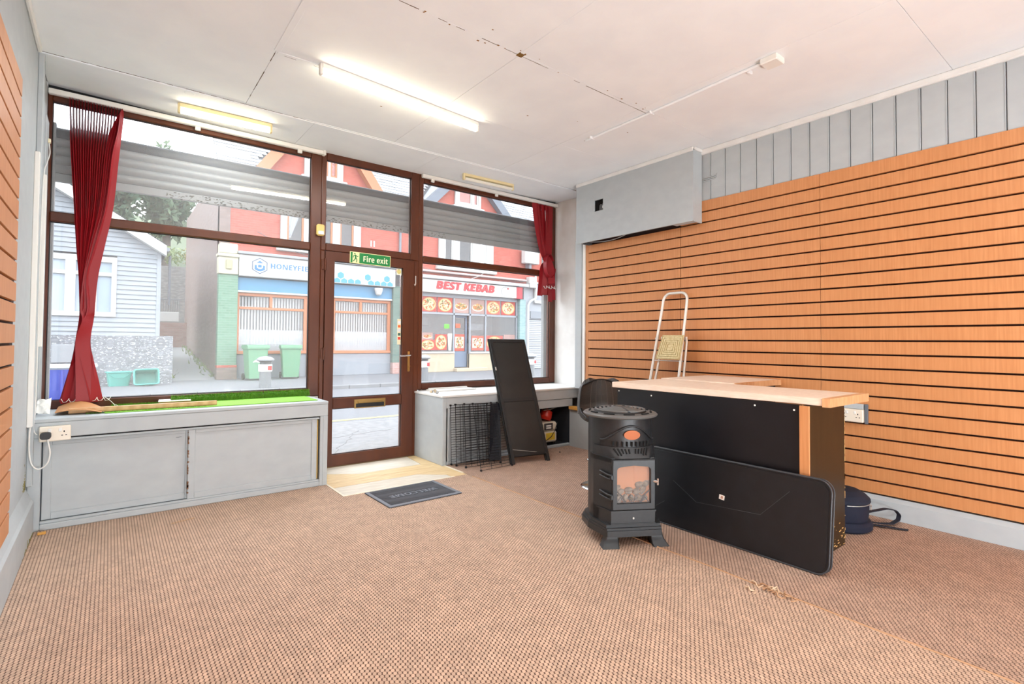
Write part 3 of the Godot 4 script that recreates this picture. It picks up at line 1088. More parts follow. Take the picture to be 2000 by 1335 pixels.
func build_blinds() -> void:
	var red := mat("blind red", C(146, 12, 24), 0.5)
	red.backlight_enabled = true
	red.backlight = C(84, 8, 14)
	var wp: Material = mats["white plastic"]
	# left bundle, gathered and twisted
	var b := thing("vertical_blind", "dark red vertical blind gathered and twisted at the left window", "blind", Vector3(0.6, 3.05, -5.06))
	part(b, "head_rail", w(b).box(Vector3(LEFT + 0.004, 3.036, -5.088), Vector3(1.595, 3.076, -5.045), 0.006), wp)
	part(b, "end_cap", w(b).box(Vector3(1.59, 3.032, -5.092), Vector3(1.62, 3.08, -5.04), 0.006), wp)
	for x in [0.55, 1.38]:
		part(b, "clip", w(b).box(Vector3(x - 0.02, 3.005, -5.075), Vector3(x + 0.02, 3.04, -5.055), 0.003), wp)
	# height, left, right of the bundle
	var sil := [[3.03, -0.275, 0.050], [2.85, -0.270, 0.040], [2.648, -0.262, 0.027], [2.255, -0.236, 0.001], [1.940, -0.216, -0.046], [1.706, -0.197, -0.080], [1.473, -0.186, -0.094], [1.377, -0.190, -0.098], [1.241, -0.196, -0.122], [1.087, -0.222, -0.088], [0.933, -0.253, -0.045], [0.765, -0.288, -0.005]]
	var N := 19
	for i in N:
		var t := float(i) / (N - 1)
		var face := i == N - 1
		var rows: Array = []
		var ph := rng.randf_range(-0.3, 0.3)
		for k in sil.size():
			var s: Array = sil[k]
			var f := float(k) / (sil.size() - 1)
			# edge-on at the top, wound half round at the tie, fanned at the foot
			var a := 1.49
			if f > 0.06:
				a = lerpf(1.49, 1.18, smoothstep(0.06, 0.22, f))
			if f > 0.22:
				a = lerpf(1.18, 0.62, smoothstep(0.22, 0.5, f)) + ph * (f - 0.2)
			if f > 0.52:
				a = lerpf(0.9 + ph, 0.15 + 0.5 * sin(i * 2.3), smoothstep(0.52, 0.9, f))
			if face:
				a = lerpf(1.45, 0.15, smoothstep(0.0, 0.16, f)) if f < 0.55 else lerpf(0.9, 0.1, smoothstep(0.55, 0.85, f))
			var mirror := t if f < 0.55 else lerpf(t, fposmod(t * 7.3 + 0.2, 1.0), smoothstep(0.55, 0.8, f))
			var half := 0.0445 * absf(cos(a))
			var l: float = s[1] + half
			var r: float = s[2] - half
			if r < l:
				var mid := (l + r) / 2
				l = mid; r = mid
			var x := lerpf(l, r, mirror)
			var z := -5.062 + (0.012 * sin(i * 1.9) + 0.030 * (t - 0.5)) * smoothstep(0.1, 0.5, f)
			if face:
				z += 0.02 * smoothstep(0.0, 0.3, f)
			if f > 0.6:
				z += 0.075 * smoothstep(0.6, 1.0, f) * (1.0 if i % 2 == 0 else 0.35)
			var y: float = s[0]
			if k == sil.size() - 1:
				y += rng.randf_range(-0.004, 0.012)
			rows.append([x, y, z, a])
		rows = smooth_rows(rows, 4)
		var cs: Array = []
		var ds: Array = []
		for q in rows:
			cs.append(Vector3(q[0], q[1], q[2]))
			ds.append(Vector3(cos(q[3]), 0, -sin(q[3])))
		# narrow hanger at the head
		var sh := ribbon(cs, ds, 0.087)
		sh.off = Vector3.ZERO
		var o := part(b, "vane", sh, red)
		o.position = -b.position
	for i in 7:
		var g := w(b)
		var x0 := -0.27 + i * 0.04
		g.tube([Vector3(x0, 0.80, -4.965), Vector3(x0 + 0.012, 0.775, -4.955), Vector3(x0 + 0.03, 0.778, -4.955), Vector3(x0 + 0.045, 0.80, -4.962)], 0.0022, 5)
		part(b, "chain", g, wp)
	for s in [[Vector3(-0.02, 0.80, -4.96), Vector3(0.02, 0.765, -4.93), Vector3(0.05, 0.722, -4.90)], [Vector3(-0.005, 0.79, -4.97), Vector3(0.03, 0.75, -4.94), Vector3(0.075, 0.722, -4.92)], [Vector3(-0.17, 0.90, -4.975), Vector3(-0.19, 0.82, -4.965), Vector3(-0.15, 0.80, -4.96)]]:
		part(b, "chain", w(b).tube(s, 0.002, 5), wp)

	# right bundle, knotted half-way down
	var c := thing("vertical_blind", "short dark red vertical blind knotted at the right window", "blind", Vector3(3.6, 3.05, -5.06))
	part(c, "head_rail", w(c).box(Vector3(2.67, 3.036, -5.088), Vector3(4.665, 3.076, -5.045), 0.006), wp)
	part(c, "end_cap", w(c).box(Vector3(4.655, 3.032, -5.092), Vector3(4.682, 3.08, -5.04), 0.006), wp)
	for x in [2.80, 3.68]:
		part(c, "clip", w(c).box(Vector3(x - 0.02, 3.005, -5.075), Vector3(x + 0.02, 3.04, -5.055), 0.003), wp)
	var sil2 := [[3.03, 4.245, 4.605], [2.759, 4.290, 4.60], [2.493, 4.352, 4.59], [2.329, 4.405, 4.585], [2.227, 4.385, 4.610], [2.059, 4.355, 4.625], [1.87, 4.325, 4.635]]
	for i in 5:
		var t := i / 4.0
		var rows: Array = []
		for k in sil2.size():
			var s: Array = sil2[k]
			var f := float(k) / (sil2.size() - 1)
			var a := lerpf([-0.25, 0.30, 0.22, 0.30, 0.10][i], -0.25 + 0.3 * sin(i * 2.0), smoothstep(0.15, 0.5, f))
			if f > 0.55:
				a = -0.2 + 0.35 * sin(i * 1.7)
			var half := 0.044 * absf(cos(a))
			var mir := t if f < 0.45 else lerpf(t, 1.0 - t, smoothstep(0.45, 0.62, f))
			var x := lerpf(s[1] + half, s[2] - half, mir)
			rows.append([x, s[0] - (rng.randf_range(0.0, 0.05) + (0.07 if i < 2 else 0.0) if k == 6 else 0.0), -5.062 + 0.02 * sin(i * 2.4) * f + 0.018 * f, a])
		rows = smooth_rows(rows, 4)
		var cs: Array = []
		var ds: Array = []
		for q in rows:
			cs.append(Vector3(q[0], q[1], q[2]))
			ds.append(Vector3(cos(q[3]), 0, -sin(q[3])))
		part(c, "vane", ribbon(cs, ds, 0.087), red).position = -c.position
	# the loop of the knot
	var lr: Array = []
	for k in 25:
		var a := lerpf(-0.6, 5.0, k / 24.0)
		var p := Vector3(4.47 + 0.085 * cos(a + 1.1), 2.22 + 0.15 * sin(a + 1.1), -5.0 + 0.035 * sin(a * 0.5))
		lr.append([p + Vector3(0, 0, -0.03), p + Vector3(0, 0, 0.035)])
	part(c, "knot", Geo.new(-c.position).sheet(lr, 0.001), red)
	var lr2: Array = []
	for k in 12:
		var t := k / 11.0
		var cpt := Vector3(lerpf(4.40, 4.52, t), 2.33 - 0.33 * t + 0.06 * sin(t * PI), -4.985 + 0.03 * sin(t * PI))
		var dd := Vector3(0.75, 0.5 - 0.4 * t, 0.2).normalized() * 0.05
		lr2.append([cpt - dd, cpt + dd])
	part(c, "knot_loop", Geo.new(-c.position).sheet(lr2, 0.001), red)
	for i in 5:
		var x0 := 4.39 + i * 0.045
		part(c, "chain", w(c).tube([Vector3(x0, 1.96, -4.995), Vector3(x0 + 0.015, 1.93 + 0.02 * (i % 2), -4.985), Vector3(x0 + 0.04, 1.935, -4.985), Vector3(x0 + 0.05, 1.97, -4.995)], 0.004, 5), wp)


# ---------------------------------------------------------------- across the street
func build_street() -> void:
	var asphalt := mat("asphalt", Color.WHITE, 0.85)
	asphalt.albedo_texture = noise_tex(Vector2i(512, 512), 0.06, C(132, 134, 139), C(152, 154, 158), Vector2.ONE, 51, 4)
	tri_map(asphalt, 0.25)
	var paving := mat("paving", Color.WHITE, 0.85)
	paving.albedo_texture = noise_tex(Vector2i(512, 512), 0.03, C(146, 146, 148), C(172, 172, 172), Vector2.ONE, 52, 4)
	tri_map(paving, 0.4)
	var kerb := mat("kerb stone", C(160, 161, 162), 0.85)
	struct("pavement", Geo.new().box(Vector3(-30, -0.4, -8.2), Vector3(45, -0.065, -5.2)), paving)
	struct("road", Geo.new().box(Vector3(-30, -0.5, -14.2), Vector3(45, -0.10, -8.0)), asphalt)
	struct("road_marking", Geo.new().box(Vector3(-30, -0.102, -8.68), Vector3(45, -0.095, -8.56)), mat("yellow line", C(236, 222, 140), 0.7))
	var k1 := holder("kerb")
	for i in 40:
		var x := -6.0 + i * 0.91
		part(k1, "kerb_stone", Geo.new().box(Vector3(x, -0.35, -8.2), Vector3(x + 0.9, -0.063, -8.06), 0.008), kerb)
	var k2 := holder("kerb")
	for i in 44:
		var x := -12.0 + i * 0.91
		part(k2, "kerb_stone", Geo.new().box(Vector3(x, -0.35, -14.30), Vector3(x + 0.9, 0.004, -14.15), 0.012), kerb)
	struct("pavement", Geo.new().box(Vector3(-30, -0.4, -18.6), Vector3(45, 0.0, -14.2)), asphalt)
	# cracks across our pavement
	var ck := Geo.new()
	for s in [[Vector2(1.2, -6.6), Vector2(3.4, -7.2)], [Vector2(2.0, -5.9), Vector2(2.9, -7.4)], [Vector2(0.4, -7.3), Vector2(2.1, -7.0)]]:
		var last: Vector2 = s[0]
		for i in range(1, 13):
			var p: Vector2 = s[0].lerp(s[1], i / 12.0) + Vector2(rng.randf_range(-0.04, 0.04), rng.randf_range(-0.04, 0.04))
			ck.tube([Vector3(last.x, -0.066, last.y), Vector3(p.x, -0.066, p.y)], 0.004, 4)
			last = p
	part(get_node("pavement"), "crack", ck, mat("pavement crack", C(110, 110, 110), 0.9))
	# bollards along the far kerb
	var b := bollard("black and white bollard with red reflector in front of the two green bins", Vector3(3.19, 0, -14.5))
	copy(b, Vector3(7.75, 0, -14.45), 0.0, "bollard with red reflector seen just right of the shop door")
	copy(b, Vector3(12.1, 0, -14.45), 0.0, "bollard before the grey roller shutter, far right")
	# wheelie bins
	var w1 := wheelie("pale green wheelie bin with a white mark, nearer the green tiled pillar", Vector3(3.55, 0, -17.45))
	copy(w1, Vector3(4.62, 0, -17.62), -0.15, "pale green wheelie bin under the orange framed window, right of two").get_node("emblem").queue_free()
	# recycling crates by the house wall
	var teal := mat("teal plastic", C(92, 196, 182), 0.5)
	var c1 := thing("recycling_crate", "upright turquoise recycling box at the foot of the stone wall", "crate", Vector3(0.20, 0, -17.1), 0.1, "turquoise recycling boxes")
	crate(c1, teal)
	var c2: Node3D = c1.duplicate()
	c2.name = numbered("recycling_crate")
	add_child(c2)
	c2.position = Vector3(0.78, 0.17, -16.95)
	c2.rotation = Vector3(1.35, 0.12, 0.12)
	tag(c2, "turquoise recycling box tipped on its side by the stone wall", "crate", "turquoise recycling boxes")
	part(c2, "white_mark", Geo.new().prism(circle2(0.06, 3), 0.191, 0.194), mats["white plastic"]).position = Vector3(0.0, 0.16, 0)
	# blue container by the road
	var bl := thing("blue_container", "blue plastic container with a pale lid behind the left window's red blind", "container", Vector3(-1.0, -0.1, -12.4))
	var shell := Geo.new()
	var prof: Array = []
	for i in 9:
		var t := i / 8.0
		var hw := lerpf(0.70, 0.80, t)
		var hd := lerpf(0.36, 0.44, t)
		var ring: Array = []
		for q in rounded(hw * 2, hd * 2, 0.12, 4):
			ring.append(Vector3(q.x, t * 0.80, -q.y))
		ring.append(ring[0])
		prof.append(ring)
	shell.sheet(prof, 0.02)
	part(bl, "tub", shell, mat("bin blue", C(58, 84, 206), 0.45))
	part(bl, "lid", Geo.new().box(Vector3(-0.83, 0.79, -0.47), Vector3(0.83, 0.86, 0.47), 0.03), mat("lid pale", C(206, 214, 222), 0.5))
	for s in [-1.0, 1.0]:
		part(bl, "rib", Geo.new().box(Vector3(s * 0.35 - 0.02, 0.05, 0.36), Vector3(s * 0.35 + 0.02, 0.78, 0.45), 0.01), mats["bin blue"])


func crate(t: Node3D, m: Material) -> void:
	var rows: Array = []
	for i in 5:
		var f := i / 4.0
		var ring: Array = []
		for q in rounded(lerpf(0.42, 0.52, f), lerpf(0.32, 0.38, f), 0.05, 3):
			ring.append(Vector3(q.x, f * 0.36, -q.y))
		ring.append(ring[0])
		rows.append(ring)
	part(t, "box", Geo.new().sheet(rows, 0.012), m)
	var rim: Array = []
	for q in rounded(0.54, 0.40, 0.05, 3):
		rim.append(Vector3(q.x, 0.36, -q.y))
	part(t, "rim", Geo.new().tube(rim, 0.015, 6, false, true), m)
	part(t, "base", Geo.new().box(Vector3(-0.20, 0.0, -0.15), Vector3(0.20, 0.015, 0.15), 0.004), m)
	part(t, "handle", Geo.new().tube([Vector3(-0.25, 0.34, 0.19), Vector3(-0.1, 0.22, 0.21), Vector3(0.1, 0.22, 0.21), Vector3(0.25, 0.34, 0.19)], 0.008, 6), m)


func bollard(label: String, at: Vector3) -> Node3D:
	var t := thing("bollard", label, "bollard", at, 0.0, "bollards on the far pavement")
	var dark := mat("bollard speckle", Color.WHITE, 0.6)
	dark.albedo_texture = noise_tex(Vector2i(128, 128), 0.12, C(112, 116, 120), C(176, 178, 180), Vector2.ONE, 61, 2)
	tri_map(dark, 2.0)
	part(t, "post", Geo.new().lathe([Vector2(0.0, 0), Vector2(0.145, 0), Vector2(0.135, 0.42), Vector2(0.0, 0.42)], Vector3.ZERO, 20), dark)
	part(t, "band", Geo.new().lathe([Vector2(0.15, 0.42), Vector2(0.165, 0.43), Vector2(0.165, 0.60), Vector2(0.15, 0.61)], Vector3.ZERO, 20), mats["white plastic"])
	part(t, "reflector", Geo.new().box(Vector3(0.02, 0.46, 0.12), Vector3(0.125, 0.575, 0.163), 0.006), mat("reflector red", C(214, 40, 44), 0.4))
	part(t, "neck", Geo.new().lathe([Vector2(0.13, 0.61), Vector2(0.13, 0.66), Vector2(0.20, 0.70)], Vector3.ZERO, 20), mat("bollard dark", C(92, 96, 100), 0.5))
	part(t, "cap", Geo.new().lathe([Vector2(0.20, 0.70), Vector2(0.215, 0.725), Vector2(0.205, 0.75), Vector2(0.13, 0.80), Vector2(0, 0.82)], Vector3.ZERO, 20), mat("bollard cap", C(176, 180, 184), 0.4))
	return t


func wheelie(label: String, at: Vector3) -> Node3D:
	var m := mat("wheelie green", C(128, 186, 146), 0.5)
	var t := thing("wheelie_bin", label, "bin", at, 0.06, "pale green wheelie bins across the street")
	var rows: Array = []
	for i in 7:
		var f := i / 6.0
		var ring: Array = []
		for q in rounded(lerpf(0.47, 0.575, f), lerpf(0.50, 0.66, f), 0.04, 3):
			ring.append(Vector3(q.x, 0.06 + f * 0.92, -q.y))
		ring.append(ring[0])
		rows.append(ring)
	part(t, "body", Geo.new().sheet(rows, 0.008), m)
	part(t, "rim", Geo.new().box(Vector3(-0.31, 0.95, -0.36), Vector3(0.31, 0.995, 0.36), 0.012), m)
	var lid := Geo.new()
	lid.xf = Transform3D(Basis(Vector3.UP, PI / 2), Vector3.ZERO)
	lid.prism(PackedVector2Array([Vector2(-0.37, 0.99), Vector2(0.37, 0.99), Vector2(0.38, 1.02), Vector2(0.30, 1.07), Vector2(-0.2, 1.085), Vector2(-0.36, 1.06)]), -0.315, 0.315)
	part(t, "lid", lid, m)
	for s in [-1.0, 1.0]:
		var wh := Geo.new()
		wh.xf = Transform3D(Basis(Vector3.BACK, PI / 2), Vector3(s * 0.27, 0.10, -0.27))
		wh.lathe([Vector2(0, -0.025), Vector2(0.10, -0.025), Vector2(0.10, 0.025), Vector2(0, 0.025)], Vector3.ZERO, 16)
		part(t, "wheel", wh, mats["black plastic"])
	part(t, "axle", Geo.new().bar(Vector3(-0.28, 0.10, -0.27), Vector3(0.28, 0.10, -0.27), 0.012), mats["black plastic"])
	part(t, "handle", Geo.new().bar(Vector3(-0.26, 1.02, -0.40), Vector3(0.26, 1.02, -0.40), 0.018), m)
	var em := Geo.new()
	em.xf = Transform3D(Basis(Vector3.RIGHT, -0.08), Vector3(0, 0.58, 0.296))
	em.prism(PackedVector2Array([Vector2(-0.15, -0.03), Vector2(-0.07, 0.05), Vector2(-0.02, 0.05), Vector2(-0.04, 0.01), Vector2(0.14, 0.02), Vector2(0.15, -0.03), Vector2(0.0, -0.03), Vector2(-0.06, -0.01)]), 0, 0.006)
	part(t, "emblem", em, mats["white plastic"])
	return t


func brick(called: String, a: Color, b: Color, joint: Color) -> StandardMaterial3D:
	var m := mat(called, Color.WHITE, 0.85)
	if m.albedo_texture:
		return m
	# 8 bricks by 24 courses: 1.8 m square
	var S := 768
	var im := Image.create(S, S, false, Image.FORMAT_RGB8)
	im.fill(joint)
	var bw := S / 8
	var bh := S / 24
	var r := RandomNumberGenerator.new()
	r.seed = called.hash()
	for y in 24:
		for x in 9:
			var c := a.lerp(b, r.randf())
			var px := x * bw - (bw / 2 if y % 2 == 1 else 0)
			var rect := Rect2i(px + 3, y * bh + 3, bw - 5, bh - 5)
			im.fill_rect(rect, c)
			if px < 0:
				im.fill_rect(Rect2i(px + S + 3, y * bh + 3, bw - 5, bh - 5), c)
	m.albedo_texture = ImageTexture.create_from_image(im)
	var h := Image.create(S, S, false, Image.FORMAT_RGBA8)
	h.fill(Color(0.2, 0.2, 0.2))
	for y in 24:
		for x in 10:
			var px := (x - 1) * bw + (bw / 2 if y % 2 == 1 else 0)
			h.fill_rect(Rect2i(px + 3, y * bh + 3, bw - 5, bh - 5), Color.WHITE)
	h.bump_map_to_normal_map(2.0)
	tri_map(m, 1.0 / 1.8)
	return m


func sash_window(t: Node3D, x0: float, x1: float, y0: float, y1: float, lights: Array, z: float, surround: Material, framem: Material, sill := true) -> void:
	# surround with a hole for each light: lights are [x0, x1, y0, y1]
	var wn := part(t, "window", w2(t).box(Vector3(x0, y1 - 0.22, z), Vector3(x1, y1, z + 0.10), 0.01), surround)
	wn.name = "window"
	var xs := x0
	for l in lights:
		part(wn, "mullion", Geo.new(-t.position).box(Vector3(xs, y0, z), Vector3(l[0], y1 - 0.22, z + 0.10), 0.01), surround)
		part(wn, "sash", sash(t, l, z + 0.03, 0.06), framem)
		part(wn, "pane", Geo.new(-t.position).box(Vector3(l[0], l[2], z + 0.015), Vector3(l[1], l[3], z + 0.022)), mats["street glass"])
		part(wn, "sill", Geo.new(-t.position).box(Vector3(l[0], y0, z), Vector3(l[1], l[2], z + 0.09), 0.01), surround)
		xs = l[1]
	part(wn, "mullion", Geo.new(-t.position).box(Vector3(xs, y0, z), Vector3(x1, y1 - 0.22, z + 0.10), 0.01), surround)
	if sill:
		part(wn, "ledge", Geo.new(-t.position).box(Vector3(x0 - 0.12, y0 - 0.16, z), Vector3(x1 + 0.12, y0 + 0.003, z + 0.20), 0.02), surround)


func sash(t: Node3D, l: Array, z: float, b: float) -> Geo:
	var g := Geo.new(-t.position)
	g.box(Vector3(l[0], l[2], z - 0.02), Vector3(l[0] + b, l[3], z + 0.03), 0.006)
	g.box(Vector3(l[1] - b, l[2], z - 0.02), Vector3(l[1], l[3], z + 0.03), 0.006)
	g.box(Vector3(l[0] + b, l[2], z - 0.02), Vector3(l[1] - b, l[2] + b, z + 0.03), 0.006)
	g.box(Vector3(l[0] + b, l[3] - b, z - 0.02), Vector3(l[1] - b, l[3], z + 0.03), 0.006)
	return g


func w2(t: Node3D) -> Geo:
	return Geo.new(-t.position)


# slates in courses on a slope from (y0, z0) up to (y1, z1)
func slates(t: Node3D, x0: float, x1: float, y0: float, z0: float, y1: float, z1: float, m: Material, skip := func(_x, _y): return false) -> void:
	var g := w2(t)
	var slope := Vector2(z1 - z0, y1 - y0)
	var n := int(slope.length() / 0.22)
	var up := Vector3(0, slope.y, slope.x).normalized()
	var nor := Vector3(0, -slope.x, slope.y).normalized()
	var one := Geo.new().box(Vector3(-0.157, 0, 0), Vector3(0.157, 0.26, 0.009)).mesh()
	for i in n:
		var x := x0 - (0.16 if i % 2 == 1 else 0.0)
		while x < x1:
			var base := Vector3(0, y0, z0) + up * (i * 0.22)
			var a := maxf(x, x0)
			var b := minf(x + 0.316, x1)
			if b - a > 0.03 and not skip.call((a + b) / 2, base.y):
				var lift := nor * (0.022 + rng.randf_range(0, 0.008))
				if base.y < 8.0:
					# the courses that the street front shows: each slate by itself, tail lifted over the one below
					var dir := (up * 0.26 - lift + nor * 0.006).normalized()
					var s := part(t, "slate", one, m)
					s.transform = Transform3D(Basis(Vector3.RIGHT * (b - a) / 0.316, dir, Vector3.RIGHT.cross(dir)), Vector3((a + b) / 2, 0, 0) + base + lift - t.position)
				else:
					var p0 := Vector3(a, 0, 0) + base + lift
					var p1 := Vector3(b, 0, 0) + base + lift
					var p2 := Vector3(b, 0, 0) + base + up * 0.26 + nor * 0.006
					var p3 := Vector3(a, 0, 0) + base + up * 0.26 + nor * 0.006
					g.quad(p0, p1, p2, p3)
					g.quad(p0 - lift, p1 - lift, p1, p0)
			x += 0.32
	part(t, "slates", g, m).set_meta("kind", "stuff")
	part(t, "roof_deck", w2(t).box(Vector3(x0, y0 - 0.1, z1), Vector3(x1, y0 - 0.02, z0)), mats["street dark"])
	var dk := w2(t)
	var th := nor * 0.06
	dk.quad(Vector3(x0, y0, z0), Vector3(x1, y0, z0), Vector3(x1, y1, z1), Vector3(x0, y1, z1))
	dk.quad(Vector3(x0, y1, z1) - th, Vector3(x1, y1, z1) - th, Vector3(x1, y0, z0) - th, Vector3(x0, y0, z0) - th)
	part(t, "roof_boards", dk, mats["street dark"])


func gable(t: Node3D, cx: float, apex: float, y0: float, slope: float, z: float, wallm: Material, boardm: Material, win: Array) -> void:
	var hw := (apex - y0) / slope
	# brick triangle with a square hole for its window
	var zw := z
	var poly := PackedVector2Array([Vector2(cx - hw, y0), Vector2(cx + hw, y0), Vector2(cx, apex)])
	part(t, "gable_wall", w2(t).prism(poly, zw - 0.2, zw), wallm)
	for s in [-1.0, 1.0]:
		var n := Vector2(s * slope, 1).normalized()
		var a := Vector2(cx + s * (hw + 0.25), y0 - 0.25 * slope) + n * 0.08
		var b := Vector2(cx, apex) + Vector2(0, 0.08 / n.y)
		var d := Vector2(0, -0.34 / n.y * 1.0)
		var pl := PackedVector2Array([a, b, b + d, a + d])
		part(t, "bargeboard", w2(t).prism(pl, zw + 0.02, zw + 0.30), boardm)
		# roof behind each slope of the gable
		var r := w2(t)
		var p0 := Vector3(a.x, a.y, zw + 0.25)
		var p1 := Vector3(b.x, b.y, zw + 0.25)
		var p2 := Vector3(b.x, b.y, zw - 3.4)
		var p3 := Vector3(a.x, a.y, zw - 3.4)
		if s < 0:
			r.quad(p0, p1, p2, p3)
		else:
			r.quad(p3, p2, p1, p0)
		part(t, "gable_roof", r, mats["slate"])
	sash_window(t, win[0], win[1], win[2], win[3], win[4], zw, mats["street white"], mats[win[5]])


func build_honeyfield() -> void:
	glass("street glass", 0.05, C(230, 238, 245))
	mat("street white", C(238, 238, 234), 0.7)
	mat("street dark", C(84, 86, 90), 0.9)
	mat("room grey", C(104, 106, 110), 0.9)
	var red := brick("red brick", C(208, 98, 82), C(222, 116, 98), C(204, 134, 120))
	var side := brick("grey pink brick", C(152, 132, 124), C(172, 152, 144), C(146, 136, 132))
	var green := brick("green glazed brick", C(120, 164, 136), C(134, 178, 150), C(158, 186, 168))
	var slate := mat("slate", Color.WHITE, 0.32)
	slate.albedo_texture = noise_tex(Vector2i(256, 256), 0.05, C(178, 184, 192), C(206, 210, 216), Vector2.ONE, 71, 3)  # paled to carry the sheen of wet slates
	tri_map(slate, 0.8)
	var orange := mat("orange wood", C(222, 138, 92), 0.55)
	var t := thing("shop_building", "red brick shop with a white sign, orange window frames and a gable", "building", Vector3(5.7, 0, FACADE))
	var Z := FACADE
	# upper brick wall, with the window opening left out
	var u := w2(t)
	u.box(Vector3(2.62, 3.9, Z - 0.3), Vector3(4.40, 6.4, Z))
	u.box(Vector3(7.14, 3.9, Z - 0.3), Vector3(8.86, 6.4, Z))
	u.box(Vector3(4.40, 3.9, Z - 0.3), Vector3(7.14, 4.36, Z))
	u.box(Vector3(4.40, 5.9, Z - 0.3), Vector3(7.14, 6.4, Z))
	part(t, "upper_wall", u, red)
	part(t, "side_wall", w2(t).box(Vector3(2.62, 0, Z - 9.0), Vector3(2.92, 6.6, Z + 0.02)), side)
	var gp := w2(t)
	gp.prism(PackedVector2Array([Vector2(0, 0), Vector2(1, 0), Vector2(1, 1)]), 0, 0.01)
	part(t, "room_wall", w2(t).box(Vector3(2.92, 0, Z - 1.3), Vector3(8.8, 3.9, Z - 1.2)), mats["room grey"])
	part(t, "room_wall", w2(t).box(Vector3(8.40, 0, Z - 1.2), Vector3(8.8, 3.9, Z - 0.1)), mats["room grey"])
	part(t, "room_floor", w2(t).box(Vector3(2.92, 0.0, Z - 1.2), Vector3(8.8, 0.1, Z)), mats["room grey"])
	part(t, "upper_room", w2(t).box(Vector3(4.3, 3.9, Z - 1.5), Vector3(7.3, 6.2, Z - 1.2)), mat("upper room", C(100, 106, 112), 0.9))
	sash_window(t, 4.40, 7.14, 4.36, 5.95, [[4.60, 5.14, 4.50, 5.62], [5.46, 6.12, 4.50, 5.62], [6.38, 6.88, 4.50, 5.62]], Z, mats["street white"], orange)
	for s in [[4.66, 5.08, -1.0], [5.54, 6.04, 1.0]]:
		var rows: Array = []
		for i in 6:
			var f := i / 5.0
			var row: Array = []
			for k in 9:
				var q := k / 8.0
				row.append(Vector3(lerpf(s[0], lerpf(s[1], lerpf(s[0], s[1], 0.25), f), q), lerpf(5.58, 4.7, f), Z - 0.12 + 0.03 * sin(q * 18.0)))
			rows.append(row)
		part(t, "net_curtain", w2(t).sheet(rows, 0.004), mat("net", C(206, 216, 226), 0.9))
	# green tiled pillar with a brick foot and a cream cap
	part(t, "tiled_pillar", w2(t).box(Vector3(2.60, 0.44, Z - 0.05), Vector3(3.14, 3.27, Z + 0.22), 0.008), green)
	part(t, "pillar_foot", w2(t).box(Vector3(2.59, 0.0, Z - 0.05), Vector3(3.15, 0.37, Z + 0.25), 0.01), side)
	part(t, "pillar_band", w2(t).box(Vector3(2.59, 0.37, Z - 0.05), Vector3(3.15, 0.44, Z + 0.25), 0.01), red)
	var cap := mat("cream stone", C(232, 226, 196), 0.8)
	var cp := part(t, "pillar_cap", w2(t).box(Vector3(2.58, 3.27, Z - 0.05), Vector3(3.13, 3.80, Z + 0.28), 0.015), cap)
	part(cp, "moulding", Geo.new(-t.position).box(Vector3(2.55, 3.80, Z - 0.05), Vector3(3.16, 3.90, Z + 0.34), 0.02), cap)
	part(cp, "block", Geo.new(-t.position).box(Vector3(2.60, 3.90, Z - 0.05), Vector3(3.11, 4.22, Z + 0.30), 0.03), cap)
	part(cp, "console", Geo.new(-t.position).box(Vector3(2.78, 3.42, Z + 0.27), Vector3(2.95, 3.72, Z + 0.33), 0.02), mat("console darker cream", C(206, 198, 160), 0.8))  # darker cream than the cap around it
	part(t, "tiled_pillar", w2(t).box(Vector3(8.38, 0.42, Z - 0.05), Vector3(8.86, 3.30, Z + 0.22), 0.008), brick("dark green brick", C(104, 134, 122), C(120, 150, 138), C(140, 160, 150)))
	part(t, "pillar_foot", w2(t).box(Vector3(8.38, 0.0, Z - 0.05), Vector3(8.86, 0.42, Z + 0.24), 0.01), brick("pink foot", C(214, 164, 152), C(226, 186, 176), C(224, 210, 204)))
	# fascia: white sign, pattern to the right, blue band below
	var fs := part(t, "fascia", w2(t).box(Vector3(3.15, 3.25, Z), Vector3(8.42, 3.92, Z + 0.30), 0.01), mats["street white"])
	var cor := w2(t)
	cor.box(Vector3(3.10, 3.93, Z), Vector3(8.48, 4.02, Z + 0.38), 0.015)
	part(t, "cornice", cor, mat("lead", C(178, 182, 186), 0.6))
	part(t, "blue_band", w2(t).box(Vector3(3.13, 2.80, Z), Vector3(8.40, 3.22, Z + 0.10), 0.01), mat("band blue", C(92, 164, 206), 0.6))
	part(t, "band_trim", w2(t).box(Vector3(3.13, 2.74, Z), Vector3(8.40, 2.80, Z + 0.14), 0.01), mats["street white"])
	var blue := mat("sign blue", C(48, 134, 206), 0.6)
	var zt := Z + 0.301
	var tx := part(fs, "lettering", text_mesh("HONEYFIELD", 0.150, 0.006, true), blue)
	tx.position = Vector3(4.80, 3.625, zt) - t.position
	tx.scale = Vector3(1.18, 1.1, 1)
	var tx2 := part(fs, "lettering", text_mesh("PROPERTY", 0.075, 0.004, false), mat("sign pale", C(206, 214, 222), 0.6))
	tx2.position = Vector3(4.40, 3.45, zt) - t.position
	# hexagon logo with a small house
	var lg := Geo.new(-t.position)
	var cx := 3.74
	var cy := 3.60
	for i in 6:
		var a := Vector2.from_angle(PI / 2 + i * PI / 3) * 0.26
		var b := Vector2.from_angle(PI / 2 + (i + 1) * PI / 3) * 0.26
		var mid := Vector2(cx, cy)
		lg.prism(PackedVector2Array([mid + a, mid + b, mid + b * 0.90, mid + a * 0.90]), zt, zt + 0.006)
	part(fs, "logo", lg, mat("logo navy", C(70, 96, 132), 0.6))
	var hs := Geo.new(-t.position)
	hs.prism(PackedVector2Array([Vector2(cx - 0.10, cy + 0.09), Vector2(cx + 0.10, cy + 0.09), Vector2(cx, cy + 0.17)]), zt, zt + 0.006)
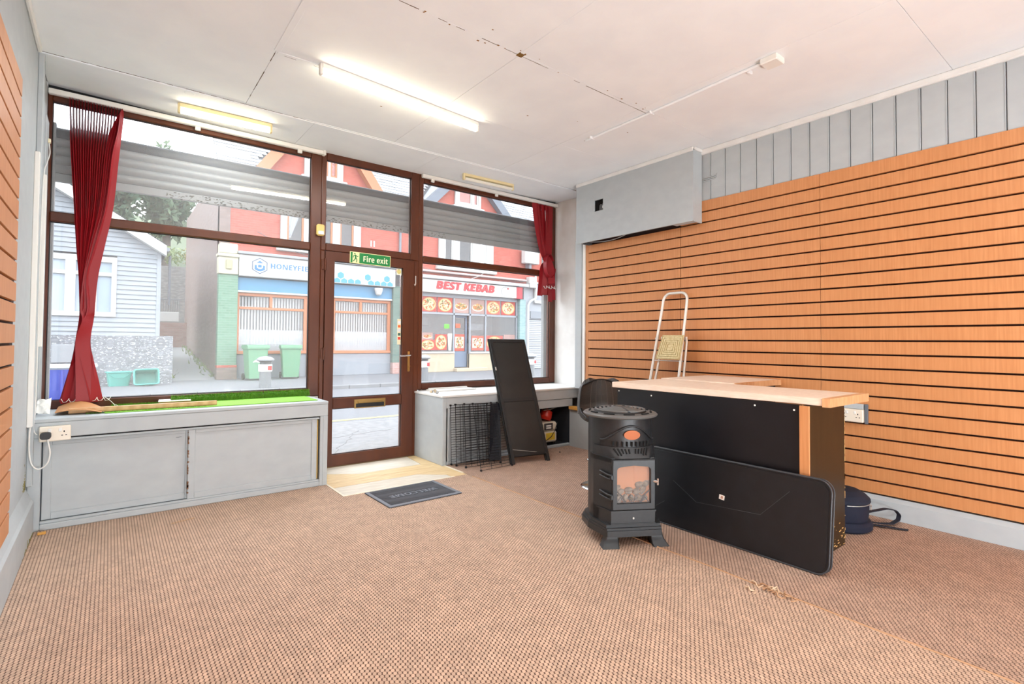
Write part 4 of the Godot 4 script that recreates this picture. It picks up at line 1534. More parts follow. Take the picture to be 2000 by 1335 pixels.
	hs.prism(PackedVector2Array([Vector2(cx - 0.15, cy + 0.02), Vector2(cx - 0.09, cy + 0.02), Vector2(cx - 0.09, cy - 0.06), Vector2(cx - 0.03, cy - 0.10), Vector2(cx + 0.03, cy - 0.10), Vector2(cx + 0.09, cy - 0.06), Vector2(cx + 0.09, cy + 0.02), Vector2(cx + 0.15, cy + 0.02), Vector2(cx + 0.15, cy - 0.12), Vector2(cx + 0.04, cy - 0.17), Vector2(cx - 0.04, cy - 0.17), Vector2(cx - 0.15, cy - 0.12)]), zt, zt + 0.006)
	hs.box(Vector3(cx - 0.05, cy - 0.05, zt), Vector3(cx + 0.05, cy + 0.03, zt + 0.006))
	part(fs, "logo_house", hs, blue)
	# honeycomb pattern
	var hx := Geo.new(-t.position)
	var out := Geo.new(-t.position)
	var R := 0.135
	for row in 4:
		for col in 12:
			var c := Vector2(5.98 + col * R * 1.83 + (R * 0.915 if row % 2 == 1 else 0.0), 3.31 + row * R * 1.58)
			if c.x > 8.32:
				continue
			var poly := PackedVector2Array()
			for i in 6:
				var q := c + Vector2.from_angle(PI / 6 + i * PI / 3) * R * 0.93
				poly.append(Vector2(minf(q.x, 8.40), clampf(q.y, 3.27, 3.90)))
			var solid := row == 0 and col != 5 or row == 1 and col in [1, 5, 8]
			if solid:
				hx.prism(poly, zt, zt + 0.005)
			else:
				for i in 6:
					var a := poly[i]
					var b := poly[(i + 1) % 6]
					var d := b - a
					if d.length() > 0.02:
						var n := d.orthogonal().normalized() * 0.005
						out.prism(PackedVector2Array([a - n, b - n, b + n, a + n]), zt, zt + 0.003)
	part(fs, "honeycomb", hx, mat("hex blue", C(70, 172, 230), 0.6))
	part(fs, "honeycomb_outline", out, mat("hex pale", C(214, 224, 230), 0.6))
	part(t, "lamp", w2(t).lathe([Vector2(0.05, 2.90), Vector2(0.10, 2.94), Vector2(0.15, 3.10), Vector2(0.15, 3.17), Vector2(0.05, 3.18)], Vector3(7.78, 0, Z + 0.25), 16), mats["street white"])
	# two shop windows with orange frames, upright blinds, frosted lower half
	shop_window(t, 3.12, 5.32, orange, Z)
	shop_window(t, 6.16, 8.36, orange, Z)
	part(t, "stall_riser", w2(t).box(Vector3(3.15, 0, Z - 0.1), Vector3(5.30, 0.78, Z + 0.04), 0.01), mat("riser grey", C(172, 178, 186), 0.7))
	part(t, "stall_riser", w2(t).box(Vector3(6.16, 0, Z - 0.1), Vector3(8.38, 0.78, Z + 0.04), 0.01), mats["riser grey"])
	var dr := part(t, "shop_door", w2(t).box(Vector3(5.34, 0.02, Z - 0.06), Vector3(6.14, 2.74, Z), 0.01), orange)
	part(dr, "pane", Geo.new(-t.position).box(Vector3(5.46, 0.9, Z), Vector3(6.02, 2.5, Z + 0.01)), mat("door pane", C(170, 182, 192), 0.2))
	part(dr, "door_post", Geo.new(-t.position).box(Vector3(5.30, 0, Z - 0.05), Vector3(5.36, 2.74, Z + 0.08), 0.008), orange)
	# downpipe, vents, roof and gable
	part(t, "downpipe", w2(t).bar(Vector3(8.70, 3.95, Z + 0.08), Vector3(8.70, 6.2, Z + 0.08), 0.05, 10), mat("pipe grey", C(140, 146, 156), 0.5))
	var vt := w2(t)
	vt.box(Vector3(7.54, 4.72, Z), Vector3(7.59, 4.94, Z + 0.02), 0.004)
	vt.box(Vector3(7.66, 4.72, Z), Vector3(7.71, 4.94, Z + 0.02), 0.004)
	part(t, "vent", vt, mats["street white"])
	part(t, "gutter", w2(t).bar(Vector3(2.6, 6.42, Z + 0.1), Vector3(8.86, 6.42, Z + 0.1), 0.06, 8), mats["pipe grey"])
	slates(t, 2.60, 8.86, 6.42, Z + 0.10, 10.6, Z - 4.1, slate, func(x, y): return y < 9.75 - 1.4 * absf(x - 5.72))
	gable(t, 5.72, 9.65, 6.40, 1.40, Z + 0.02, red, orange, [5.12, 6.45, 6.86, 8.1, [[5.36, 5.92, 6.98, 7.9], [6.0, 6.24, 6.98, 7.9]], "orange wood"])


func shop_window(t: Node3D, x0: float, x1: float, orange: Material, Z: float) -> void:
	var wn := part(t, "shop_window", w2(t).box(Vector3(x0, 2.64, Z - 0.04), Vector3(x1, 2.74, Z + 0.05), 0.008), orange, "orange painted window frame")
	var mx := x0 + (x1 - x0) * 0.47
	for s in [[x0, x0 + 0.10], [x1 - 0.12, x1]]:
		part(wn, "frame_post", Geo.new(-t.position).box(Vector3(s[0], 0.78, Z - 0.04), Vector3(s[1], 2.64, Z + 0.05), 0.008), orange)
	part(wn, "frame_post", Geo.new(-t.position).box(Vector3(mx - 0.045, 2.29, Z - 0.04), Vector3(mx + 0.045, 2.64, Z + 0.05), 0.008), orange)
	part(wn, "transom", Geo.new(-t.position).box(Vector3(x0 + 0.10, 2.21, Z - 0.04), Vector3(x1 - 0.12, 2.29, Z + 0.05), 0.008), orange)
	part(wn, "sill", Geo.new(-t.position).box(Vector3(x0, 0.78, Z - 0.04), Vector3(x1, 0.88, Z + 0.09), 0.008), orange)
	part(wn, "pane", Geo.new(-t.position).box(Vector3(x0 + 0.1, 0.88, Z - 0.012), Vector3(x1 - 0.12, 2.64, Z - 0.006)), mats["street glass"])
	var fr := mat("frost film", C(232, 236, 240, 150), 0.6)
	fr.transparency = BaseMaterial3D.TRANSPARENCY_ALPHA
	var fq := Geo.new(-t.position)
	fq.quad(Vector3(x0 + 0.1, 0.88, Z - 0.02), Vector3(x1 - 0.12, 0.88, Z - 0.02), Vector3(x1 - 0.12, 1.56, Z - 0.02), Vector3(x0 + 0.1, 1.56, Z - 0.02))
	part(wn, "frosting", fq, fr)
	var bl := Geo.new(-t.position)
	var n := 22
	for i in n:
		var x := lerpf(x0 + 0.14, x1 - 0.14, i / float(n - 1))
		bl.xf = Transform3D(Basis(Vector3.UP, 0.5 + 0.1 * sin(i * 3.1)), Vector3(x, 0, Z - 0.16))
		bl.box(Vector3(-0.030, 0.92, -0.0015), Vector3(0.030, 2.62, 0.0015))
	part(wn, "upright_blind", bl, mat("blind white", C(232, 236, 238), 0.8))


func food_tex(seed_: int, kind: int) -> Texture2D:
	var S := 192
	var im := Image.create(S, S, false, Image.FORMAT_RGB8)
	var r := RandomNumberGenerator.new()
	r.seed = seed_
	var bases := [C(206, 60, 48), C(214, 70, 56), C(190, 150, 140), C(222, 84, 62)]
	im.fill(bases[kind % 4].lerp(C(232, 200, 190), 0.25 * r.randf()))
	var blob := func(cx: float, cy: float, rx: float, ry: float, c: Color) -> void:
		for y in range(maxi(0, int(cy - ry)), mini(S, int(cy + ry) + 1)):
			for x in range(maxi(0, int(cx - rx)), mini(S, int(cx + rx) + 1)):
				if pow((x - cx) / rx, 2) + pow((y - cy) / ry, 2) < 1.0:
					im.set_pixel(x, y, c)
	if kind == 2:
		blob.call(96, 110, 84, 50, C(236, 232, 222))
		blob.call(96, 104, 76, 42, C(206, 150, 84))
	elif kind == 3:
		im.fill_rect(Rect2i(14, 30, 164, 130), C(246, 232, 214))
	else:
		blob.call(96, 96, 86, 86, C(232, 190, 112))
		blob.call(96, 96, 76, 76, C(246, 226, 176))
	for i in 60:
		var a := r.randf() * TAU
		var d := sqrt(r.randf()) * 66.0
		var p := Vector2(96 + cos(a) * d, 96 + sin(a) * d * (0.55 if kind == 2 else 1.0))
		var cols := [C(196, 72, 44), C(226, 120, 52), C(238, 190, 90), C(120, 140, 60), C(250, 236, 200), C(150, 60, 36)]
		blob.call(p.x, p.y, r.randf_range(4, 13), r.randf_range(4, 12), cols[r.randi() % 6])
	return ImageTexture.create_from_image(im)


func poster(parent: Node3D, t: Node3D, x0: float, x1: float, y0: float, y1: float, z: float, seed_: int, kind: int) -> void:
	var m := mat("poster%d" % seed_, Color.WHITE, 0.6)
	m.albedo_texture = food_tex(seed_, kind)
	var g := Geo.new(-t.position)
	g.quad_uv(Vector3(x0, y0, z), Vector3(x1, y0, z), Vector3(x1, y1, z), Vector3(x0, y1, z))
	g.box(Vector3(x0, y0, z - 0.004), Vector3(x1, y1, z - 0.0005))
	part(parent, "food_poster", g, m)


func build_kebab() -> void:
	var red := mats["red brick"] as Material
	var Z := FACADE
	var t := thing("shop_building", "red brick takeaway shop with BEST KEBAB sign and food posters", "building", Vector3(11.9, 0, FACADE))
	var u := w2(t)
	u.box(Vector3(8.86, 3.8, Z - 0.3), Vector3(10.40, 6.4, Z))
	u.box(Vector3(13.10, 3.8, Z - 0.3), Vector3(16.4, 6.4, Z))
	u.box(Vector3(10.40, 3.8, Z - 0.3), Vector3(13.10, 4.30, Z))
	u.box(Vector3(10.40, 5.9, Z - 0.3), Vector3(13.10, 6.4, Z))
	part(t, "upper_wall", u, red)
	part(t, "upper_room", w2(t).box(Vector3(10.3, 3.9, Z - 1.5), Vector3(13.2, 6.2, Z - 1.2)), mats["upper room"])
	sash_window(t, 10.40, 13.10, 4.30, 5.95, [[10.66, 11.06, 4.42, 5.6], [11.34, 12.0, 4.42, 5.6], [12.34, 12.71, 4.42, 5.6]], Z, mats["street white"], mats["street white"])
	# fascia
	var fs := part(t, "fascia", w2(t).box(Vector3(8.95, 3.17, Z), Vector3(14.24, 3.68, Z + 0.28), 0.01), mats["street white"])
	part(fs, "red_end", Geo.new(-t.position).box(Vector3(14.24, 3.15, Z), Vector3(14.58, 3.68, Z + 0.29), 0.01), mat("fascia red", C(206, 44, 60), 0.5))
	part(t, "cornice", w2(t).box(Vector3(8.9, 3.70, Z), Vector3(14.9, 3.84, Z + 0.36), 0.02), mat("cornice grey", C(206, 204, 206), 0.7))
	part(t, "ledge", w2(t).box(Vector3(8.9, 3.98, Z), Vector3(14.9, 4.06, Z + 0.22), 0.015), mat("ledge pink", C(222, 196, 192), 0.7))
	var zt := Z + 0.281
	var letters := mat("sign red", C(206, 30, 46), 0.5)
	var tx := part(fs, "lettering", text_mesh("BEST KEBAB", 0.27, 0.02, true), letters)
	tx.position = Vector3(11.60, 3.475, zt + 0.01) - t.position
	tx.transform = Transform3D(Basis(Vector3(1.34, 0, 0), Vector3(0.22, 1.08, 0), Vector3(0, 0, 1)), tx.position)
	for k in 4:
		var bold := part(fs, "lettering", tx.mesh, letters)
		bold.transform = Transform3D(tx.transform.basis, tx.position + Vector3([-0.022, 0.022, 0.0, 0.0][k], [0.0, 0.0, -0.014, 0.014][k], -0.002 * (k + 1)))
	part(fs, "small_print", small_marks(11.0, 12.15, 3.235, zt, t), mat("sign small grey", C(150, 148, 150), 0.6))
	var rg := Geo.new(-t.position)
	for i in 26:
		var a := Vector2.from_angle(TAU * i / 32.0 + 0.8)
		var b := Vector2.from_angle(TAU * (i + 1) / 32.0 + 0.8)
		var c := Vector2(13.60, 3.43)
		rg.prism(PackedVector2Array([c + a * 0.21, c + b * 0.21, c + b * 0.19, c + a * 0.19]), zt, zt + 0.004)
	part(fs, "round_emblem", rg, mat("emblem line", C(160, 160, 164), 0.6))
	part(fs, "emblem_mark", Geo.new(-t.position).box(Vector3(13.72, 3.52, zt), Vector3(13.80, 3.60, zt + 0.004)), letters)
	# glazing
	var frm := mat("kebab frame", C(176, 182, 190), 0.5)
	part(t, "room_wall", w2(t).box(Vector3(8.9, 0, Z - 2.0), Vector3(14.8, 3.2, Z - 1.9)), mats["room grey"])
	part(t, "room_wall", w2(t).box(Vector3(14.5, 0, Z - 1.9), Vector3(14.6, 3.2, Z - 0.05)), mats["room grey"])
	part(t, "room_wall", w2(t).box(Vector3(8.9, 0, Z - 1.9), Vector3(9.0, 3.2, Z - 0.05)), mats["room grey"])
	part(t, "room_ceiling", w2(t).box(Vector3(8.9, 3.2, Z - 2.0), Vector3(14.6, 3.3, Z - 0.05)), mats["room grey"])
	part(t, "room_floor", w2(t).box(Vector3(8.9, 0, Z - 1.9), Vector3(14.8, 0.12, Z)), mats["room grey"])
	part(t, "serving_counter", w2(t).box(Vector3(12.2, 0.1, Z - 1.3), Vector3(14.5, 1.15, Z - 0.8), 0.02), mat("counter grey", C(150, 152, 156), 0.6))
	part(t, "menu_board", w2(t).box(Vector3(9.1, 1.9, Z - 1.88), Vector3(11.0, 2.3, Z - 1.8), 0.02), mats["counter grey"])
	part(t, "oven_hood", w2(t).box(Vector3(12.6, 1.75, Z - 1.6), Vector3(13.4, 2.05, Z - 1.1), 0.02), mat("hood steel", C(120, 132, 148), 0.4))
	part(t, "transom", w2(t).box(Vector3(8.95, 2.32, Z - 0.04), Vector3(14.48, 2.40, Z + 0.04), 0.006), frm)
	part(t, "head_frame", w2(t).box(Vector3(8.95, 3.02, Z - 0.04), Vector3(14.48, 3.17, Z + 0.04), 0.006), frm)
	for x in [8.92, 11.13, 11.92, 12.72, 14.42]:
		part(t, "frame_post", w2(t).box(Vector3(x, 0.1, Z - 0.04), Vector3(x + 0.07, 3.05, Z + 0.04), 0.006), frm)
	part(t, "pane", w2(t).box(Vector3(8.95, 0.78, Z - 0.012), Vector3(11.15, 2.34, Z - 0.006)), mats["street glass"])
	part(t, "pane", w2(t).box(Vector3(11.97, 0.78, Z - 0.012), Vector3(14.45, 2.34, Z - 0.006)), mats["street glass"])
	part(t, "pane", w2(t).box(Vector3(8.95, 2.40, Z - 0.012), Vector3(14.45, 3.04, Z - 0.006)), mats["street glass"])
	var riser := mat("riser cream", C(230, 210, 180), 0.8)
	part(t, "stall_riser", w2(t).box(Vector3(8.9, 0, Z - 0.1), Vector3(11.20, 0.75, Z + 0.05), 0.01), riser)
	part(t, "stall_riser", w2(t).box(Vector3(11.92, 0, Z - 0.1), Vector3(14.48, 0.73, Z + 0.05), 0.01), riser)
	part(t, "window_ledge", w2(t).box(Vector3(8.9, 0.75, Z - 0.05), Vector3(11.18, 0.82, Z + 0.10), 0.01), mats["street white"])
	part(t, "window_ledge", w2(t).box(Vector3(11.94, 0.73, Z - 0.05), Vector3(14.48, 0.80, Z + 0.10), 0.01), mats["street white"])
	var dr := part(t, "shop_door", w2(t).box(Vector3(11.20, 0.16, Z - 0.20), Vector3(11.92, 0.82, Z - 0.14), 0.01), mat("door blue grey", C(134, 150, 174), 0.5))
	part(dr, "door_post", Geo.new(-t.position).box(Vector3(11.20, 0.82, Z - 0.20), Vector3(11.29, 2.32, Z - 0.14), 0.006), mats["door blue grey"])
	part(dr, "door_post", Geo.new(-t.position).box(Vector3(11.83, 0.82, Z - 0.20), Vector3(11.92, 2.32, Z - 0.14), 0.006), mats["door blue grey"])
	part(dr, "door_rail", Geo.new(-t.position).box(Vector3(11.29, 2.22, Z - 0.20), Vector3(11.83, 2.32, Z - 0.14), 0.006), mats["door blue grey"])
	part(dr, "pane", Geo.new(-t.position).box(Vector3(11.29, 0.82, Z - 0.175), Vector3(11.83, 2.22, Z - 0.168)), mats["street glass"])
	part(dr, "notice", Geo.new(-t.position).box(Vector3(11.36, 1.80, Z - 0.165), Vector3(11.60, 1.98, Z - 0.162)), mat("notice orange", C(238, 112, 70), 0.6))
	part(t, "notice", w2(t).box(Vector3(10.72, 1.76, Z - 0.004), Vector3(10.96, 1.94, Z)), mat("notice green", C(110, 224, 60), 0.6))
	part(t, "step", w2(t).box(Vector3(11.16, 0, Z - 0.3), Vector3(12.7, 0.14, Z + 0.30), 0.015), riser)
	var px := [[9.68, 10.36, 0], [10.40, 11.10, 1], [11.16, 11.90, 2], [12.02, 12.70, 2], [12.80, 13.54, 1], [13.60, 14.38, 0]]
	for i in 6:
		poster(t, t, px[i][0], px[i][1], 2.42, 3.02, Z + 0.002, 100 + i, px[i][2])
	poster(t, t, 9.0, 9.65, 2.42, 3.02, Z + 0.002, 99, 1)
	poster(t, t, 9.66, 10.30, 0.88, 1.30, Z + 0.002, 111, 1)
	poster(t, t, 9.72, 10.20, 1.30, 1.58, Z + 0.002, 115, 2)
	poster(t, t, 10.30, 10.86, 0.88, 1.52, Z + 0.002, 112, 0)
	poster(t, t, 11.31, 11.81, 0.84, 1.54, Z - 0.160, 113, 3)
	poster(t, t, 12.05, 12.68, 0.86, 1.48, Z + 0.002, 114, 3)
	poster(t, t, 12.80, 13.70, 0.84, 1.50, Z + 0.002, 116, 0)
	poster(t, t, 13.75, 14.38, 0.84, 1.55, Z + 0.002, 117, 2)
	part(t, "cup_picture", w2(t).prism(PackedVector2Array([Vector2(10.93, 0.86), Vector2(11.06, 0.86), Vector2(11.11, 1.56), Vector2(10.88, 1.56)]), Z + 0.001, Z + 0.004), mat("cup cream", C(236, 226, 208), 0.6))
	# tiled edge pier and white drainpipe
	part(t, "tiled_pillar", w2(t).box(Vector3(14.52, 0.0, Z - 0.05), Vector3(14.86, 3.15, Z + 0.18), 0.008), brick("teal tile", C(150, 190, 190), C(172, 206, 204), C(200, 216, 214)))
	var dp := w2(t)
	dp.tube([Vector3(14.98, 0.0, Z + 0.2), Vector3(14.98, 2.9, Z + 0.2), Vector3(15.1, 3.1, Z + 0.22), Vector3(15.42, 3.25, Z + 0.22), Vector3(15.45, 3.6, Z + 0.2), Vector3(15.45, 4.4, Z + 0.15)], 0.05, 10)
	part(t, "drainpipe", dp, mats["street white"])
	part(t, "hopper", w2(t).box(Vector3(15.0, 3.7, Z), Vector3(15.4, 4.2, Z + 0.3), 0.03), mats["street white"])
	slates(t, 8.86, 16.4, 6.42, Z + 0.10, 10.6, Z - 4.1, mats["slate"], func(x, y): return y < 8.9 - 1.02 * absf(x - 11.78))
	gable(t, 11.78, 8.80, 6.40, 1.02, Z + 0.02, red, mat("slate board", C(128, 138, 152), 0.6), [11.12, 12.40, 6.86, 7.9, [[11.30, 11.95, 6.98, 7.6], [12.02, 12.28, 6.98, 7.6]], "street white"])
	part(t, "gutter", w2(t).bar(Vector3(8.9, 6.42, Z + 0.1), Vector3(16.4, 6.42, Z + 0.1), 0.06, 8), mats["pipe grey"])
	# hanging lamp box on the wall
	var ls := thing("box_sign", "white box sign sticking out from the brick wall, upper right", "sign", Vector3(15.0, 5.1, Z + 0.02))
	part(ls, "box", w2(ls).box(Vector3(14.62, 4.78, Z + 0.12), Vector3(15.46, 5.44, Z + 0.42), 0.02), mats["street white"])
	part(ls, "bracket", w2(ls).box(Vector3(14.95, 4.55, Z), Vector3(15.10, 4.80, Z + 0.3), 0.02), mats["pipe grey"])
	part(ls, "bracket", w2(ls).box(Vector3(15.0, 5.44, Z), Vector3(15.06, 5.50, Z + 0.3), 0.01), mats["pipe grey"])
	# cables over the shop fronts
	for i in 5:
		var cb := thing("overhead_cable", ["thin dark cable sagging along the ledge over the takeaway sign", "thin pale cable slanting over the takeaway sign", "thin dark cable looping beside the white drainpipe hopper", "thin dark cable hanging above the house agent's sign", "thin cable running down the brick beside the takeaway's upper window"][i], "cable", [Vector3(11, 4.0, Z + 0.4), Vector3(12, 4.1, Z + 0.4), Vector3(14.5, 4.0, Z + 0.3), Vector3(4.6, 4.2, Z + 0.3), Vector3(10, 5, Z + 0.05)][i])
		var a: Vector3 = [Vector3(8.9, 4.3, Z + 0.05), Vector3(11.8, 3.85, Z + 0.36), Vector3(13.6, 3.9, Z + 0.1), Vector3(3.7, 4.75, Z + 0.03), Vector3(9.4, 4.1, Z + 0.03)][i]
		var b: Vector3 = [Vector3(14.8, 3.95, Z + 0.25), Vector3(13.0, 4.5, Z + 0.03), Vector3(15.2, 4.0, Z + 0.3), Vector3(6.4, 3.98, Z + 0.38), Vector3(9.5, 6.3, Z + 0.03)][i]
		var pts: Array = []
		for k in 17:
			var f := k / 16.0
			pts.append(a.lerp(b, f) - Vector3(0, sin(PI * f) * [0.28, 0.1, 0.25, 0.22, 0.0][i], 0))
		part(cb, "wire", w2(cb).tube(pts, 0.012, 5), mats["street white"] if i == 1 else mat("wire grey", C(120, 116, 118), 0.7))
	# shuttered shop at the right
	var s := thing("shuttered_shop", "pale grey shop with a closed grey roller shutter right of the takeaway", "building", Vector3(16.0, 0, Z))
	var gw := mat("pale grey render", C(196, 200, 206), 0.8)
	var ww := w2(s)
	ww.box(Vector3(14.86, 0, Z - 0.3), Vector3(15.12, 3.9, Z + 0.02))
	ww.box(Vector3(15.12, 2.28, Z - 0.3), Vector3(20, 3.9, Z + 0.02))
	ww.box(Vector3(16.6, 0, Z - 0.3), Vector3(20, 2.28, Z + 0.02))
	part(s, "wall", ww, gw)
	for i in 27:
		var y := 0.02 + i * 0.083
		part(s, "shutter_slat", w2(s).box(Vector3(15.12, y, Z - 0.06), Vector3(16.6, y + 0.076, Z - 0.02 + 0.012), 0.012), mat("slat grey", C(206, 210, 216), 0.5))
	part(s, "shutter_backing", w2(s).box(Vector3(15.10, 0, Z - 0.12), Vector3(16.62, 2.28, Z - 0.06)), mats["street dark"])
	part(s, "sign_board", w2(s).box(Vector3(15.25, 2.32, Z + 0.02), Vector3(16.4, 2.66, Z + 0.06), 0.01), mat("board grey", C(160, 166, 174), 0.6))
	var wn := part(s, "window", w2(s).box(Vector3(15.42, 3.02, Z + 0.02), Vector3(16.5, 3.10, Z + 0.16), 0.01), mats["street white"])
	part(wn, "sash", sash(s, [15.45, 16.5, 3.10, 4.0], Z + 0.06, 0.07), mats["street white"])
	part(wn, "pane", Geo.new(-s.position).box(Vector3(15.5, 3.14, Z + 0.025), Vector3(16.46, 3.96, Z + 0.035)), mat("pane grey", C(168, 176, 186), 0.2))


func small_marks(x0: float, x1: float, y: float, z: float, t: Node3D) -> Geo:
	var g := Geo.new(-t.position)
	for i in 15:
		var x := lerpf(x0, x1, i / 15.0)
		g.box(Vector3(x, y - 0.025, z), Vector3(x + 0.012, y + 0.03, z + 0.003))
		g.box(Vector3(x, y + 0.02 - 0.02 * (i % 3), z), Vector3(x + 0.035, y + 0.03 - 0.02 * (i % 3), z + 0.003))
	return g


func build_clad_house() -> void:
	var Z := -17.6
	var t := thing("clad_house", "grey weatherboarded house with white gable board on a painted stone base", "house", Vector3(-1.0, 0, Z))
	var pale := mat("weatherboard", Color.WHITE, 0.7)
	pale.albedo_texture = noise_tex(Vector2i(256, 256), 0.03, C(176, 184, 192), C(190, 197, 204), Vector2(0.4, 2.0), 81, 3)
	tri_map(pale, 0.5)
	var rake := func(x: float) -> float: return 3.84 + 0.63 * (1.14 - x)
	# boards are cut round the window
	var wx0 := -2.15
	var wx1 := 0.11
	var wy0 := 1.82
	var wy1 := 3.42
	var y := 1.30
	var left := -4.6
	while y < 6.0:
		var y2 := y + 0.128
		var xr := minf(1.08, 1.14 + (3.84 - 0.10 - y) / 0.63)
		if xr < left + 0.2:
			break
		var runs := [[left, xr]]
		if y2 > wy0 + 0.03 and y < wy1 - 0.03:
			runs = [[left, wx0], [wx1, xr]]
		for r in runs:
			if r[1] - r[0] < 0.05:
				continue
			var g := w2(t)
			var zz := Z
			g.quad(Vector3(r[0], y, zz + 0.034), Vector3(r[1], y, zz + 0.034), Vector3(r[1], y2 + 0.012, zz + 0.004), Vector3(r[0], y2 + 0.012, zz + 0.004))
			g.quad(Vector3(r[0], y, zz), Vector3(r[1], y, zz), Vector3(r[1], y, zz + 0.034), Vector3(r[0], y, zz + 0.034))
			g.quad(Vector3(r[1], y, zz + 0.034), Vector3(r[1], y, zz), Vector3(r[1], y2 + 0.012, zz), Vector3(r[1], y2 + 0.012, zz + 0.004))
			g.quad(Vector3(r[0], y, zz), Vector3(r[0], y, zz + 0.034), Vector3(r[0], y2 + 0.012, zz + 0.004), Vector3(r[0], y2 + 0.012, zz))
			part(t, "weatherboard", g, pale)
		y = y2
	var ww := w2(t)
	ww.box(Vector3(left, 1.3, Z - 0.25), Vector3(wx0, 3.6, Z))
	ww.box(Vector3(wx1, 1.3, Z - 0.25), Vector3(1.06, 3.6, Z))
	ww.box(Vector3(wx0, 1.3, Z - 0.25), Vector3(wx1, wy0, Z))
	ww.box(Vector3(wx0, wy1, Z - 0.25), Vector3(wx1, 3.6, Z))
	ww.prism(PackedVector2Array([Vector2(left, 3.6), Vector2(1.06, 3.6), Vector2(1.06, 3.75), Vector2(-2.2, 5.85), Vector2(left, 4.3)]), Z - 0.25, Z)
	part(t, "gable_wall", ww, mats["street dark"])
	part(t, "side_wall", w2(t).box(Vector3(0.86, 0, Z - 6), Vector3(1.06, 3.75, Z)), mat("house grey", C(150, 156, 164), 0.85))
	part(t, "corner_board", w2(t).box(Vector3(1.0, 1.3, Z - 0.02), Vector3(1.10, 3.72, Z + 0.04), 0.006), mats["weatherboard"])
	var bb := w2(t)
	bb.prism(PackedVector2Array([Vector2(1.20, 3.56), Vector2(1.20, 3.84), Vector2(-2.2, 5.98), Vector2(-2.2, 5.68)]), Z + 0.03, Z + 0.34)
	part(t, "bargeboard", bb, mats["street white"])
	var bb2 := w2(t)
	bb2.prism(PackedVector2Array([Vector2(-2.2, 5.68), Vector2(-2.2, 5.98), Vector2(-5.2, 4.09), Vector2(-5.2, 3.81)]), Z + 0.03, Z + 0.34)
	part(t, "bargeboard", bb2, mats["street white"])
	var rf := w2(t)
	rf.quad(Vector3(1.22, 3.86, Z + 0.3), Vector3(1.22, 3.86, Z - 6), Vector3(-2.2, 6.02, Z - 6), Vector3(-2.2, 6.02, Z + 0.3))
	rf.quad(Vector3(-2.2, 6.02, Z + 0.3), Vector3(-2.2, 6.02, Z - 6), Vector3(-5.2, 4.12, Z - 6), Vector3(-5.2, 4.12, Z + 0.3))
	part(t, "roof", rf, mats["slate"])
	part(t, "gutter", w2(t).bar(Vector3(1.22, 3.74, Z + 0.3), Vector3(1.22, 3.74, Z - 6), 0.06, 8), mats["pipe grey"])
	var hose := w2(t)
	var hp: Array = []
	for i in 80:
		var f := i / 79.0
		hp.append(Vector3(1.30 + 0.008 * sin(f * 160.0), lerpf(3.6, 2.2, f), Z + 0.02))
	hose.tube(hp, 0.035, 6)
	part(t, "ribbed_pipe", hose, mat("ribbed grey", C(96, 100, 106), 0.6))
	# windows
	var wn := part(t, "window", w2(t).box(Vector3(wx0, wy0, Z - 0.05), Vector3(wx1, wy0 + 0.12, Z + 0.07), 0.008), mats["street white"])
	part(wn, "head", Geo.new(-t.position).box(Vector3(wx0, 3.27, Z - 0.05), Vector3(wx1, wy1, Z + 0.06), 0.008), mats["street white"])
	for s in [[wx0, wx0 + 0.12], [-0.95, -0.74], [-0.46, -0.30], [0.0, wx1]]:
		part(wn, "mullion", Geo.new(-t.position).box(Vector3(s[0], wy0 + 0.12, Z - 0.05), Vector3(s[1], 3.27, Z + 0.06), 0.008), mats["street white"])
	part(wn, "transom", Geo.new(-t.position).box(Vector3(wx0 + 0.1, 2.90, Z - 0.04), Vector3(wx1 - 0.05, 3.00, Z + 0.055), 0.008), mats["street white"])
	for s in [[wx0 + 0.12, -0.95], [-0.74, -0.46], [-0.30, 0.0]]:
		part(wn, "pane", Geo.new(-t.position).box(Vector3(s[0], wy0 + 0.1, Z - 0.02), Vector3(s[1], 3.3, Z - 0.012)), mat("house pane", C(188, 206, 222), 0.08))
	# painted stone base
	var stone := mat("painted stone", Color.WHITE, 0.8)
	var f := FastNoiseLite.new()
	f.seed = 5
	f.frequency = 0.018
	f.fractal_octaves = 4
	var S := 512
	var im := Image.create(S, S, false, Image.FORMAT_RGB8)
	for yy in S:
		for xx in S:
			var a := f.get_noise_2d(absf(xx - 256.0) * 1.0, absf(yy - 256.0) * 2.4)
			var b := f.get_noise_2d(absf(xx - 256.0) * 2.5 + 700, absf(yy - 256.0) * 5.0)
			var v := lerpf(0.52, 0.64, clampf(0.5 + a, 0, 1))
			var c := Color(v * 0.98, v, v * 1.04)
			if b > 0.27:
				c = c.lerp(C(236, 238, 240), clampf((b - 0.27) * 9.0, 0, 1))
			im.set_pixel(xx, yy, c)
	stone.albedo_texture = ImageTexture.create_from_image(im)
	tri_map(stone, 0.45)
	var rows: Array = []
	for i in 9:
		var row: Array = []
		for k in 40:
			row.append(Vector3(lerpf(left, 1.40, k / 39.0), lerpf(1.32, 0.0, i / 8.0), Z + 0.25 + 0.05 * f.get_noise_2d(k * 14.0, i * 20.0)))
		rows.append(row)
	rows.reverse()
	part(t, "stone_base", w2(t).sheet(rows, 0.05), stone)
	part(t, "base_core", w2(t).box(Vector3(left, 0, Z - 6), Vector3(1.38, 1.31, Z + 0.18)), stone)
	var mb := part(t, "meter_box", w2(t).box(Vector3(-1.15, 0.62, Z + 0.25), Vector3(-0.70, 1.08, Z + 0.42), 0.012), mat("meter box grey", C(178, 182, 186), 0.6))
	mb.set_meta("label", "grey meter box")


